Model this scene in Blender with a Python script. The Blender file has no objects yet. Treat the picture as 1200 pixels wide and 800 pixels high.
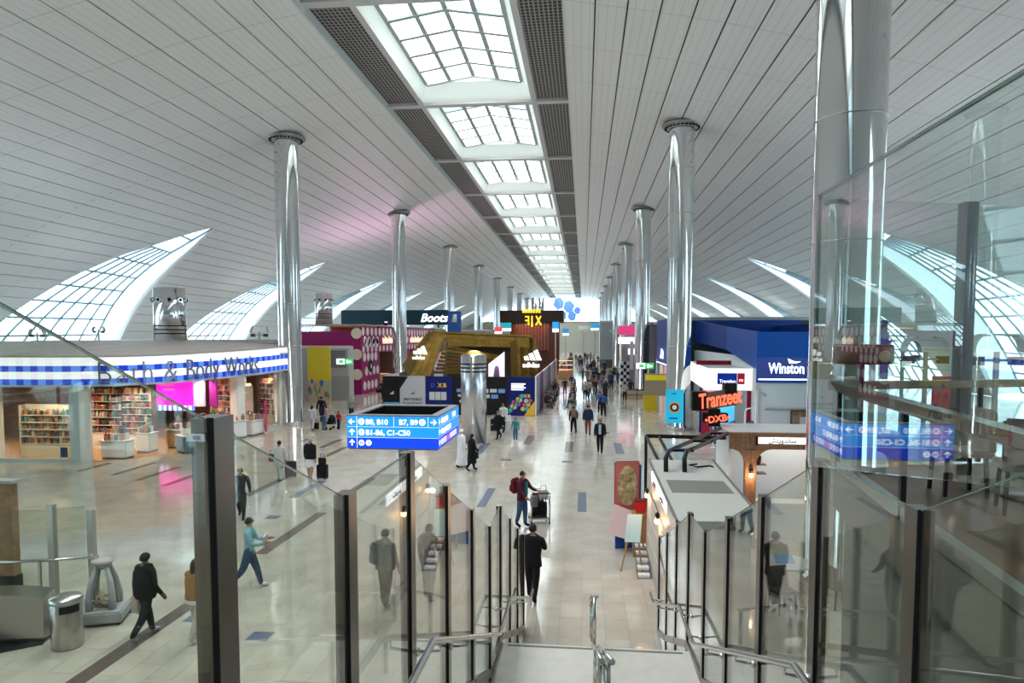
import bpy, bmesh, math, random
from mathutils import Vector, Matrix

random.seed(7)
sc = bpy.context.scene
C = sc.collection
R = math.radians

# ---------------------------------------------------------------- camera, world, light, exposure
F, CX, CY, VX, HY, H = 800., 600., 444., 684., 394., 5.8
pit = math.atan((CY-HY)/F)
yaw = math.atan((VX-CX)*math.cos(pit)/F)
cam_d = bpy.data.cameras.new('camera')
cam_d.lens = 24.0
cam_d.sensor_width = 36.0
cam_d.shift_y = (CY-400.)/1200.
cam_d.clip_start = .05
cam_d.clip_end = 900
cam = bpy.data.objects.new('camera', cam_d)
C.objects.link(cam)
cam.location = (0, 0, H)
cam.rotation_euler = (R(90)-pit, 0, yaw)
sc.camera = cam

sc.view_settings.view_transform = 'Standard'
sc.view_settings.look = 'None'
sc.view_settings.gamma = 1
sc.view_settings.use_curve_mapping = False
sc.view_settings.exposure = 0.36

world = bpy.data.worlds.new('sky')
sc.world = world
world.use_nodes = True
wb = world.node_tree.nodes['Background']
wb.inputs['Color'].default_value = (.66, .87, 1.0, 1)
wb.inputs['Strength'].default_value = 3.9
sc.cycles.max_bounces = 10
sc.cycles.transparent_max_bounces = 24
sc.cycles.caustics_reflective = False
sc.cycles.caustics_refractive = False
sc.cycles.sample_clamp_indirect = 8

def area(name, loc, size, power, col=(1, 1, 1), rot=(0, 0, 0), sy=None, spread=180):
    l = bpy.data.lights.new(name, 'AREA')
    l.energy = power
    l.color = col
    l.size = size
    l.spread = R(spread)
    if sy:
        l.shape = 'RECTANGLE'
        l.size_y = sy
    o = bpy.data.objects.new(name, l)
    C.objects.link(o)
    o.location = loc
    o.rotation_euler = rot
    return o

XC = -6.7                  # centre line of the hall
S = 27.1                   # bay length
Y0 = 16.3                  # first column row
YA, YB = -38., 256.        # the two ends of the hall
# daylight falling through the roof lights
for k in range(-2, 17):
    ym = Y0 + S/2*k + S/4
    area('skylight_daylight', (XC, ym, 23.4), 6.4, 2450, (1, .955, .89), sy=8.5)

# ---------------------------------------------------------------- helpers
_dirs = ((-math.sin(yaw)*math.cos(pit), math.cos(yaw)*math.cos(pit), -math.sin(pit)),
         (math.cos(yaw), math.sin(yaw), 0),
         (-math.sin(yaw)*math.sin(pit), math.cos(yaw)*math.sin(pit), math.cos(pit)))
def G(px, py, z=0.):
    """place on the level z that the photograph shows at pixel px, py"""
    u, v = (px-CX)/F, (CY-py)/F
    d = [_dirs[0][i]+_dirs[1][i]*u+_dirs[2][i]*v for i in range(3)]
    k = (z-H)/d[2]
    return (d[0]*k, d[1]*k, z)

MATS = {}
def M(name, col=(.8, .8, .8), rough=.5, metal=0., emit=None, es=1., spec=None, noise=None, bump=None, coat=0.):
    if name in MATS:
        return MATS[name]
    m = bpy.data.materials.new(name)
    m.use_nodes = True
    nt = m.node_tree
    b = nt.nodes['Principled BSDF']
    b.inputs['Base Color'].default_value = (*col, 1)
    b.inputs['Roughness'].default_value = rough
    b.inputs['Metallic'].default_value = metal
    if coat:
        b.inputs['Coat Weight'].default_value = coat
    b.inputs['Specular IOR Level'].default_value = (spec if spec is not None else (.5 if metal > .4 or rough < .3 else .22))
    if emit is not None:
        b.inputs['Emission Color'].default_value = (*emit, 1)
        b.inputs['Emission Strength'].default_value = es
    if noise:
        sc_, amt = noise
        tc = nt.nodes.new('ShaderNodeTexCoord')
        n = nt.nodes.new('ShaderNodeTexNoise')
        n.inputs['Scale'].default_value = sc_
        n.inputs['Detail'].default_value = 4
        r = nt.nodes.new('ShaderNodeValToRGB')
        lo = [max(0, c*(1-amt)) for c in col]
        hi = [min(1, c*(1+amt)) for c in col]
        r.color_ramp.elements[0].position = .3
        r.color_ramp.elements[1].position = .7
        r.color_ramp.elements[0].color = (*lo, 1)
        r.color_ramp.elements[1].color = (*hi, 1)
        nt.links.new(tc.outputs['Object'], n.inputs['Vector'])
        nt.links.new(n.outputs['Fac'], r.inputs['Fac'])
        nt.links.new(r.outputs['Color'], b.inputs['Base Color'])
        if bump:
            bp = nt.nodes.new('ShaderNodeBump')
            bp.inputs['Strength'].default_value = bump
            bp.inputs['Distance'].default_value = .02
            nt.links.new(n.outputs['Fac'], bp.inputs['Height'])
            nt.links.new(bp.outputs['Normal'], b.inputs['Normal'])
    MATS[name] = m
    return m

def glass_mat(name, tint=(.93, .97, .95), ior=1.5, rough=.0, refl=1.):
    if name in MATS:
        return MATS[name]
    m = bpy.data.materials.new(name)
    m.use_nodes = True
    nt = m.node_tree
    nt.nodes.clear()
    out = nt.nodes.new('ShaderNodeOutputMaterial')
    tr = nt.nodes.new('ShaderNodeBsdfTransparent')
    tr.inputs['Color'].default_value = (*tint, 1)
    gl = nt.nodes.new('ShaderNodeBsdfGlossy')
    gl.inputs['Roughness'].default_value = rough
    gl.inputs['Color'].default_value = (refl, refl, refl, 1)
    # Schlick reflectance of a thin sheet, the same from both sides
    lw = nt.nodes.new('ShaderNodeLayerWeight')
    lw.inputs['Blend'].default_value = .5
    pw = nt.nodes.new('ShaderNodeMath'); pw.operation = 'POWER'; pw.inputs[1].default_value = 5
    nt.links.new(lw.outputs['Facing'], pw.inputs[0])
    fr = nt.nodes.new('ShaderNodeMapRange')
    f0 = ((ior-1)/(ior+1))**2
    fr.inputs['To Min'].default_value = f0
    fr.inputs['To Max'].default_value = 1.
    nt.links.new(pw.outputs[0], fr.inputs['Value'])
    mx = nt.nodes.new('ShaderNodeMixShader')
    nt.links.new(fr.outputs['Result'], mx.inputs['Fac'])
    nt.links.new(tr.outputs['BSDF'], mx.inputs[1])
    nt.links.new(gl.outputs['BSDF'], mx.inputs[2])
    nt.links.new(mx.outputs['Shader'], out.inputs['Surface'])
    MATS[name] = m
    return m

def translucent_mat(name, col, rough=.5, amt=.55):
    m = M(name, col, rough)
    nt = m.node_tree
    b = nt.nodes['Principled BSDF']
    out = nt.nodes['Material Output']
    tl = nt.nodes.new('ShaderNodeBsdfTranslucent')
    tl.inputs['Color'].default_value = (*col, 1)
    mx = nt.nodes.new('ShaderNodeMixShader')
    mx.inputs['Fac'].default_value = amt
    nt.links.new(b.outputs['BSDF'], mx.inputs[1])
    nt.links.new(tl.outputs['BSDF'], mx.inputs[2])
    nt.links.new(mx.outputs['Shader'], out.inputs['Surface'])
    return m

class MB:
    """collects faces; build() links them as one mesh object"""
    def __init__(s):
        s.v = []; s.f = []; s.m = []; s.sm = []; s.uv = None
    def add(s, vs, fs, mi=0, smooth=False):
        o = len(s.v)
        s.v += [tuple(v) for v in vs]
        for f in fs:
            s.f.append(tuple(i+o for i in f)); s.m.append(mi); s.sm.append(smooth)
        return s
    def box(s, a, b, mi=0, rz=0., c=None):
        x0, y0, z0 = a; x1, y1, z1 = b
        vs = [(x0,y0,z0),(x1,y0,z0),(x1,y1,z0),(x0,y1,z0),(x0,y0,z1),(x1,y0,z1),(x1,y1,z1),(x0,y1,z1)]
        if rz:
            cx, cy = c if c else ((x0+x1)/2, (y0+y1)/2)
            cs, sn = math.cos(rz), math.sin(rz)
            vs = [(cx+(x-cx)*cs-(y-cy)*sn, cy+(x-cx)*sn+(y-cy)*cs, z) for x, y, z in vs]
        return s.add(vs, [(0,3,2,1),(4,5,6,7),(0,1,5,4),(1,2,6,5),(2,3,7,6),(3,0,4,7)], mi)
    def bevbox(s, a, b, r=.02, mi=0):
        bm = bmesh.new()
        bmesh.ops.create_cube(bm, size=1)
        for v in bm.verts:
            v.co = Vector([a[i]+(b[i]-a[i])*(v.co[i]+.5) for i in range(3)])
        bmesh.ops.bevel(bm, geom=bm.edges[:], offset=r, segments=2, affect='EDGES')
        bm.verts.index_update()
        s.add([v.co[:] for v in bm.verts], [[v.index for v in f.verts] for f in bm.faces], mi)
        bm.free()
        return s
    def bar(s, p, q, w, h=None, mi=0, up=(0, 0, 1)):
        """square bar from p to q"""
        h = h or w
        p, q = Vector(p), Vector(q)
        d = (q-p).normalized(); u = Vector(up)
        if abs(d.dot(u)) > .98:
            u = Vector((1, 0, 0))
        a = d.cross(u).normalized()*(w/2); b = a.cross(d).normalized()*(h/2)
        vs = [p-a-b, p+a-b, p+a+b, p-a+b, q-a-b, q+a-b, q+a+b, q-a+b]
        return s.add(vs, [(0,1,2,3),(7,6,5,4),(4,5,1,0),(5,6,2,1),(6,7,3,2),(7,4,0,3)], mi)
    def tube(s, pts, r, n=10, mi=0, cap=True):
        pts = [Vector(p) for p in pts]
        rs = r if isinstance(r, (list, tuple)) else [r]*len(pts)
        rings = []
        ref = None
        for i, p in enumerate(pts):
            d = (pts[min(i+1, len(pts)-1)]-pts[max(i-1, 0)]).normalized()
            if ref is None:
                u = Vector((0, 0, 1)) if abs(d.z) < .9 else Vector((1, 0, 0))
                ref = d.cross(u).normalized()
            a = (ref-d*ref.dot(d)).normalized(); ref = a
            b = d.cross(a)
            rings.append([p+(a*math.cos(t)+b*math.sin(t))*rs[i] for t in [2*math.pi*j/n for j in range(n)]])
        o = [v for rr in rings for v in rr]
        fs = []
        for i in range(len(pts)-1):
            for j in range(n):
                fs.append((i*n+j, i*n+(j+1) % n, (i+1)*n+(j+1) % n, (i+1)*n+j))
        s.add(o, fs, mi, True)
        if cap:
            k = len(s.v)-len(o)
            s.f += [tuple(k+j for j in reversed(range(n))), tuple(k+(len(pts)-1)*n+j for j in range(n))]
            s.m += [mi, mi]; s.sm += [False, False]
        return s
    def lathe(s, prof, c=(0, 0), n=24, mi=0, cap=True, sy=1., smooth=True):
        vs = []; fs = []
        for r, z in prof:
            for j in range(n):
                t = 2*math.pi*j/n
                vs.append((c[0]+r*math.cos(t), c[1]+r*sy*math.sin(t), z))
        for i in range(len(prof)-1):
            for j in range(n):
                fs.append((i*n+j, i*n+(j+1) % n, (i+1)*n+(j+1) % n, (i+1)*n+j))
        s.add(vs, fs, mi, smooth)
        if cap:
            k = len(s.v)-len(vs)
            s.f += [tuple(k+j for j in reversed(range(n))), tuple(k+(len(prof)-1)*n+j for j in range(n))]
            s.m += [mi, mi]; s.sm += [False, False]
        return s
    def prism(s, poly, z0, z1, mi=0):
        n = len(poly)
        vs = [(x, y, z0) for x, y in poly]+[(x, y, z1) for x, y in poly]
        fs = [tuple(reversed(range(n))), tuple(range(n, 2*n))]
        fs += [(i, (i+1) % n, n+(i+1) % n, n+i) for i in range(n)]
        return s.add(vs, fs, mi)
    def slab(s, poly3, t, mi=0):
        """flat polygon given by 3-D points, thickness t along its normal"""
        P = [Vector(p) for p in poly3]
        nrm = (P[1]-P[0]).cross(P[2]-P[0]).normalized()*t
        n = len(P)
        vs = P+[p+nrm for p in P]
        fs = [tuple(reversed(range(n))), tuple(range(n, 2*n))]
        fs += [(i, (i+1) % n, n+(i+1) % n, n+i) for i in range(n)]
        return s.add(vs, fs, mi)
    def ball(s, c, r, n=10, mi=0, sq=(1, 1, 1)):
        prof = [(max(r*math.sin(math.pi*i/n), 1e-4), -r*math.cos(math.pi*i/n)) for i in range(n+1)]
        vs = []; fs = []
        m2 = n+4
        for q, z in prof:
            for j in range(m2):
                t = 2*math.pi*j/m2
                vs.append((c[0]+q*math.cos(t)*sq[0], c[1]+q*math.sin(t)*sq[1], c[2]+z*sq[2]))
        for i in range(n):
            for j in range(m2):
                fs.append((i*m2+j, i*m2+(j+1) % m2, (i+1)*m2+(j+1) % m2, (i+1)*m2+j))
        return s.add(vs, fs, mi, True)
    def mesh(s, name):
        me = bpy.data.meshes.new(name)
        me.from_pydata(s.v, [], s.f)
        me.polygons.foreach_set('material_index', s.m)
        me.polygons.foreach_set('use_smooth', s.sm)
        if s.uv:
            l = me.uv_layers.new(name='UVMap')
            for p in me.polygons:
                for li in p.loop_indices:
                    l.data[li].uv = s.uv[me.loops[li].vertex_index]
        me.update()
        return me
    def build(s, name, mats, parent=None, loc=None, rz=0.):
        me = s.mesh(name)
        for m in (mats if isinstance(mats, (list, tuple)) else [mats]):
            me.materials.append(m)
        o = bpy.data.objects.new(name, me)
        C.objects.link(o)
        if parent:
            o.parent = parent
        if loc:
            o.location = loc
        if rz:
            o.rotation_euler.z = rz
        return o

def empty(name, loc=(0, 0, 0), rz=0.):
    o = bpy.data.objects.new(name, None)
    C.objects.link(o)
    o.location = loc
    o.rotation_euler.z = rz
    o.empty_display_size = .2
    return o
def tag(o, label, cat, group=None):
    o['label'] = label; o['category'] = cat
    if group:
        o['group'] = group
    return o
def thing(name, label, cat, loc=(0, 0, 0), rz=0., group=None):
    return tag(empty(name, loc, rz), label, cat, group)
def struct(o):
    o['kind'] = 'structure'
    return o
def stuff(o):
    o['kind'] = 'stuff'
    return o
def inst(name, me, parent=None, loc=None, rot=None):
    o = bpy.data.objects.new(name, me)
    C.objects.link(o)
    if parent:
        o.parent = parent
    if loc:
        o.location = loc
    if rot:
        o.rotation_euler = rot
    return o
def copy_tree(o, parent=None):
    c = o.copy(); C.objects.link(c)
    if parent:
        c.parent = parent
    for ch in list(o.children):
        copy_tree(ch, c)
    return c

_tx = {}
def text_mesh(txt, size=1., ext=.02, align='CENTER', bold=0., shear=0.):
    key = (txt, size, ext, align, bold, shear)
    if key not in _tx:
        cu = bpy.data.curves.new('t', 'FONT')
        cu.body = txt; cu.size = size; cu.extrude = ext; cu.offset = bold
        cu.align_x = align; cu.align_y = 'BOTTOM_BASELINE'; cu.shear = shear
        cu.resolution_u = 3
        o = bpy.data.objects.new('t', cu)
        C.objects.link(o)
        dg = bpy.context.evaluated_depsgraph_get()
        me = bpy.data.meshes.new_from_object(o.evaluated_get(dg))
        me.name = 'lettering'
        me.materials.clear()
        bpy.data.objects.remove(o)
        bpy.data.curves.remove(cu)
        _tx[key] = me
    return _tx[key]
def text(txt, size, mat, parent, loc, rz=0., ext=.015, align='CENTER', name='lettering', bold=0., shear=0., rx=90):
    """upright lettering; rz = 0 reads from -Y"""
    me = text_mesh(txt, size, ext, align, bold, shear).copy()
    me.materials.append(mat)
    return inst(name, me, parent, loc, (R(rx), 0, rz))

# ---------------------------------------------------------------- common materials
STEEL = M('brushed_steel', (.46, .43, .40), .28, 1.)
CHROME = M('chrome', (.70, .71, .71), .085, 1.)
DARKM = M('black_metal', (.012, .012, .013), .35)
BLACK = M('black_rubber', (.006, .006, .007), .6)
WHITE = M('white_paint', (.80, .80, .79), .45)
GREY = M('grey_paint', (.34, .35, .36), .5)
LGREY = M('light_grey_paint', (.55, .56, .56), .5)
DGREY = M('dark_grey_paint', (.09, .09, .095), .5)
GLASS = glass_mat('clear_glass', (.885, .915, .87), 1.45)
GLASS2 = glass_mat('tinted_glass', (.86, .92, .90), 1.5)
WPANE = glass_mat('roof_glass', (.95, .98, 1.0), 1.2)
LIT = M('lit_white', (.9, .9, .9), .4, emit=(1, 1, 1), es=1.0)
LITW = M('lit_letters', (.9, .9, .9), .4, emit=(1, 1, 1), es=1.3)
WOOD = M('oak_veneer', (.30, .175, .10), .45, noise=(6, .25))
WARM = M('warm_bulb', (1, .6, .2), .4, emit=(1, .55, .2), es=14)

# ---------------------------------------------------------------- vault: ceiling panels, roof shell, dormer windows
PROF = [(5.75, 20.0), (12.65, 18.7), (21.1, 16.5), (27.3, 14.5), (33.8, 11.2), (39, 7.9), (43, 4.2), (46, 0.)]
def _spline():
    P = [Vector(p) for p in PROF]
    P = [P[0]*2-P[1]]+P+[P[-1]*2-P[-2]]
    out = []
    for i in range(1, len(P)-2):
        for j in range(24):
            t = j/24
            a, b, c, d = P[i-1], P[i], P[i+1], P[i+2]
            out.append(.5*((2*b)+(c-a)*t+(2*a-5*b+4*c-d)*t*t+(3*b-a-3*c+d)*t**3))
    out.append(P[-2])
    return out
CURVE = _spline()
CUM = [0.]
for i in range(1, len(CURVE)):
    CUM.append(CUM[-1]+(CURVE[i]-CURVE[i-1]).length)
SL = CUM[-1]
def prof(s):
    s = min(max(s, 0), SL)
    lo, hi = 0, len(CUM)-1
    while hi-lo > 1:
        m = (lo+hi)//2
        if CUM[m] <= s: lo = m
        else: hi = m
    t = (s-CUM[lo])/(CUM[hi]-CUM[lo])
    p = CURVE[lo].lerp(CURVE[hi], t)
    d = (CURVE[hi]-CURVE[lo]).normalized()
    return p.x, p.y, -d.y, d.x       # r, z, outward normal (r, z)
def lerp_tab(tab, x):
    if x <= tab[0][0]: return tab[0][1]
    for (a, b), (c, d) in zip(tab, tab[1:]):
        if x <= c:
            return b+(d-b)*(x-a)/(c-a)
    return tab[-1][1]
RT = 25.4
NEAR = [(25.4, 0), (27.2, -.85), (29.3, -1.95), (31.5, -3.6), (34.6, -4.9), (37.2, -5.5), (40.2, -6.2), (46, -6.9)]
FAR = [(25.4, 0), (27, 1.3), (28.9, 2.55), (32, 4.1), (35.5, 6.0), (39, 8.4), (42, 10.5), (46, 13.2)]
CHEEK = [(25.4, 0), (28, .75), (30, 1.3), (32, 1.75), (34.5, 2.05), (38, 2.25), (46, 2.4)]
TIPS = [57.0+S*k for k in range(-3, 7)]
def vpt(side, r_, z_, nr, nz, y, off=0.):
    return (XC+side*(r_+nr*off), y, z_+nz*off)

def vault_piece(mb, side, s0, s1, ya, yb, off, th=0., ns=2):
    """a strip of the vault between arc lengths s0, s1 and ya, yb, cut by the dormer openings"""
    ss = [s0+(s1-s0)*i/ns for i in range(ns+1)]
    cuts = [t for t in TIPS if t-8 < yb and t+14 > ya]
    def edges(r):
        e = [ya]
        for t in cuts:
            if r > RT:
                e += [min(max(t+lerp_tab(NEAR, r), ya), yb), min(max(t+lerp_tab(FAR, r), ya), yb)]
            else:
                e += [min(max(t, ya), yb)]*2
        return e+[yb]
    pr = [prof(s) for s in ss]
    ed = [edges(p[0]) for p in pr]
    for i in range(ns):
        for j in range(0, len(ed[0]), 2):
            a0, a1, b0, b1 = ed[i][j], ed[i][j+1], ed[i+1][j], ed[i+1][j+1]
            if a1-a0 < .02 and b1-b0 < .02:
                continue
            q = [vpt(side, *pr[i], a0, off), vpt(side, *pr[i], a1, off), vpt(side, *pr[i+1], b1, off), vpt(side, *pr[i+1], b0, off)]
            if th:
                q2 = [vpt(side, *pr[i], a0, off+th), vpt(side, *pr[i], a1, off+th), vpt(side, *pr[i+1], b1, off+th), vpt(side, *pr[i+1], b0, off+th)]
                fs = [(0, 1, 2, 3), (7, 6, 5, 4), (0, 4, 5, 1), (2, 6, 7, 3)]
                if j == 0 and True: fs.append((0, 3, 7, 4))
                fs.append((1, 5, 6, 2))
                mb.add(q+q2, fs)
            else:
                mb.add(q, [(0, 1, 2, 3)])

def panel_material():
    m = bpy.data.materials.new('ceiling_panel_metal')
    m.use_nodes = True
    nt = m.node_tree
    b = nt.nodes['Principled BSDF']
    b.inputs['Roughness'].default_value = .42
    tc = nt.nodes.new('ShaderNodeTexCoord')
    geo = nt.nodes.new('ShaderNodeUVMap')
    sep = nt.nodes.new('ShaderNodeSeparateXYZ')
    nt.links.new(geo.outputs['UV'], sep.inputs['Vector'])
    # fine blade joints along the panel (u) and cross joints (v)
    def line(src, per, wid):
        a = nt.nodes.new('ShaderNodeMath'); a.operation = 'DIVIDE'; a.inputs[1].default_value = per
        f = nt.nodes.new('ShaderNodeMath'); f.operation = 'FRACT'
        c = nt.nodes.new('ShaderNodeMath'); c.operation = 'LESS_THAN'; c.inputs[1].default_value = wid
        nt.links.new(src, a.inputs[0]); nt.links.new(a.outputs[0], f.inputs[0]); nt.links.new(f.outputs[0], c.inputs[0])
        return c.outputs[0]
    l1 = line(sep.outputs['X'], .38, .05)
    l2 = line(sep.outputs['Y'], S/6, .010)
    mx = nt.nodes.new('ShaderNodeMath'); mx.operation = 'MAXIMUM'
    nt.links.new(l1, mx.inputs[0]); nt.links.new(l2, mx.inputs[1])
    mix = nt.nodes.new('ShaderNodeMix'); mix.data_type = 'RGBA'
    mix.inputs[6].default_value = (.79, .775, .76, 1)
    mix.inputs[7].default_value = (.55, .54, .53, 1)
    nt.links.new(mx.outputs[0], mix.inputs[0])
    nt.links.new(mix.outputs[2], b.inputs['Base Color'])
    return m
PANEL = panel_material()
ROOFIN = M('roof_backing', (.17, .16, .155), .8)

def uv_from_vault(mb):
    pass

shell = MB()
NSEG = 60
for side in (-1, 1):
    for i in range(NSEG):
        vault_piece(shell, side, SL*i/NSEG, SL*(i+1)/NSEG, YA, YB, .16, 0, 1)
ceiling = struct(shell.build('ceiling', ROOFIN))

NP = 34
PW = SL/NP
bays = [(YA, Y0-S)]+[(Y0+S*k, Y0+S*(k+1)) for k in range(-1, 8)]+[(Y0+S*8, YB)]
rest = MB(); rest_uv = []
def panel_uv(vs, side, i):
    out = []
    for x, y, z in vs:
        r = abs(x-XC)
        out.append((i*PW, y))
    return out
for bi, (ya, yb) in enumerate(bays):
    for side in (-1, 1):
        for i in range(NP):
            one = 1 <= bi <= 4
            mb = MB() if one else rest
            n0 = len(mb.v)
            s0, s1 = i*PW+.035, (i+1)*PW-.035
            vault_piece(mb, side, s0, s1, ya+.02, yb-.02, 0., .09, 2)
            # uv: u = arc length, v = along the hall
            if one:
                if not mb.f: continue
                pr = [prof(s0+(s1-s0)*q/2) for q in range(3)]
                uv = []
                for x, y, z in mb.v:
                    r = abs(x-XC)
                    q = min(range(3), key=lambda j: min(abs(pr[j][0]-r)+abs(pr[j][1]-z), abs(pr[j][0]+pr[j][2]*.09-r)+abs(pr[j][1]+pr[j][3]*.09-z)))
                    uv.append((s0+(s1-s0)*q/2, y-Y0))
                mb.uv = uv
                mb.build('ceiling_panel', PANEL, ceiling)
            else:
                rest_uv += [(s0+.1, v[1]-Y0) for v in mb.v[n0:]]
rest.uv = rest_uv
stuff(rest.build('ceiling_panels_far', PANEL, ceiling))

# dormer windows: crescents of glass with a white cheek on the far side
CHEEKM = translucent_mat('dormer_cheek', (.84, .89, .90), .5, .38)
RIMM = M('dormer_rim', (.88, .88, .87), .45)
MULL = M('mullion_steel', (.22, .30, .33), .4, .3)
wn = 0
def dormer(side, yt, detail):
    global wn
    wn += 1
    w = struct(empty('window_%d' % wn, (0, 0, 0)))
    s_tip = next(CUM[i] for i in range(len(CURVE)) if CURVE[i].x >= RT)
    n = 22
    ss = [s_tip+(SL-.2-s_tip)*i/n for i in range(n+1)]
    pr = [prof(s) for s in ss]
    near = [Vector(vpt(side, *p, yt+lerp_tab(NEAR, p[0]), .16)) for p in pr]
    far = [Vector(vpt(side, *p, yt+lerp_tab(FAR, p[0]), .0)) for p in pr]
    # cheek direction: level, outward
    out = [f+Vector((side*lerp_tab(CHEEK, p[0]), -.25*lerp_tab(CHEEK, p[0]), .12*lerp_tab(CHEEK, p[0]))) for f, p in zip(far, pr)]
    ck = MB()
    vs = []
    for f, o in zip(far, out):
        vs += [f+(o-f)*.14, o]
    ck.add(vs, [(2*i, 2*i+1, 2*i+3, 2*i+2) for i in range(n)], 0, False)
    fs = []
    for i in range(n):
        for j in range(4):
            fs.append((i*4+j, i*4+(j+1) % 4, (i+1)*4+(j+1) % 4, (i+1)*4+j))
    ck.build('cheek', CHEEKM, w)
    rm = MB()
    vs = []
    for f, o in zip(far, out):
        e = f+(o-f)*.15
        vs += [f+Vector((0, -.08, 0)), e+Vector((0, -.08, 0)), e+Vector((0, .3, 0)), f+Vector((0, .3, 0))]
    rm.add(vs, fs, 0, False)
    rm.build('rim', RIMM, w)
    # glazing between near edge and cheek
    na, nb = 11, 6
    def gp(a, b):
        x = a*n; i = min(int(x), n-1); t = x-i
        p = near[i].lerp(near[i+1], t); q = out[i].lerp(out[i+1], t)
        return p.lerp(q, b)
    bars = MB()
    for a in range(na+1):
        aa = (a/na)**1.0
        pts = [gp(aa, b/8) for b in range(9)]
        bars.tube(pts, .10, 5, cap=False)
    for b in range(nb+1):
        pts = [gp(a/22, b/nb) for a in range(0 if b in (0, nb) else 4, 23)]
        bars.tube(pts, .095, 5, cap=False)
    bars.build('mullions', MULL, w)
    if detail:
        for a in range(na):
            for b in range(nb):
                q = [gp(a/na, b/nb), gp((a+1)/na, b/nb), gp((a+1)/na, (b+1)/nb), gp(a/na, (b+1)/nb)]
                if (q[0]-q[3]).length < .05 and (q[1]-q[2]).length < .1:
                    continue
                MB().add(q, [(0, 1, 2, 3)]).build('pane', WPANE, w)
    else:
        g = MB()
        for a in range(na):
            for b in range(nb):
                g.add([gp(a/na, b/nb), gp((a+1)/na, b/nb), gp((a+1)/na, (b+1)/nb), gp(a/na, (b+1)/nb)], [(0, 1, 2, 3)])
        stuff(g.build('panes', WPANE, w))
    return w
for side in (-1, 1):
    for yt in TIPS:
        dormer(side, yt, (yt in (TIPS[3], TIPS[4])))

# ---------------------------------------------------------------- the slot with roof lights
def grille_mat():
    m = bpy.data.materials.new('open_cell_grille')
    m.use_nodes = True
    nt = m.node_tree
    b = nt.nodes['Principled BSDF']
    b.inputs['Roughness'].default_value = .6
    tc = nt.nodes.new('ShaderNodeTexCoord')
    br = nt.nodes.new('ShaderNodeTexBrick')
    br.offset = 0
    br.inputs['Scale'].default_value = 1.
    br.inputs['Brick Width'].default_value = .21
    br.inputs['Row Height'].default_value = .30
    br.inputs['Mortar Size'].default_value = .034
    br.inputs['Color1'].default_value = (.018, .017, .018, 1)
    br.inputs['Color2'].default_value = (.022, .02, .02, 1)
    br.inputs['Mortar'].default_value = (.34, .325, .325, 1)
    nt.links.new(tc.outputs['Object'], br.inputs['Vector'])
    nt.links.new(br.outputs['Color'], b.inputs['Base Color'])
    return m
GRILLE = grille_mat()
BEAM = M('slot_beam', (.62, .60, .60), .5)
WELL = translucent_mat('skylight_reveal', (.84, .85, .78), .6, .10)
LIP = M('slot_lip', (.70, .73, .70), .4)
ZS = 20.35
trim = struct(empty('trim_1'))
for side in (-1, 1):
    MB().box((XC+side*5.75-.06, YA, 19.98), (XC+side*5.75+.06, YB, 20.8)).build('slot_lip', LIP, trim)
    MB().box((XC+side*3.55-.16, YA, ZS-.02), (XC+side*3.55+.16, YB, ZS+.4)).build('slot_beam', BEAM, trim)
MB().box((XC-6.2, YA, 20.8), (XC-3.7, YB, 20.9)).build('slot_deck', ROOFIN, trim)
MB().box((XC+3.7, YA, 20.8), (XC+6.2, YB, 20.9)).build('slot_deck', ROOFIN, trim)
grille_me = None
kmin, kmax = -4, 17
YE = 236.
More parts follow.
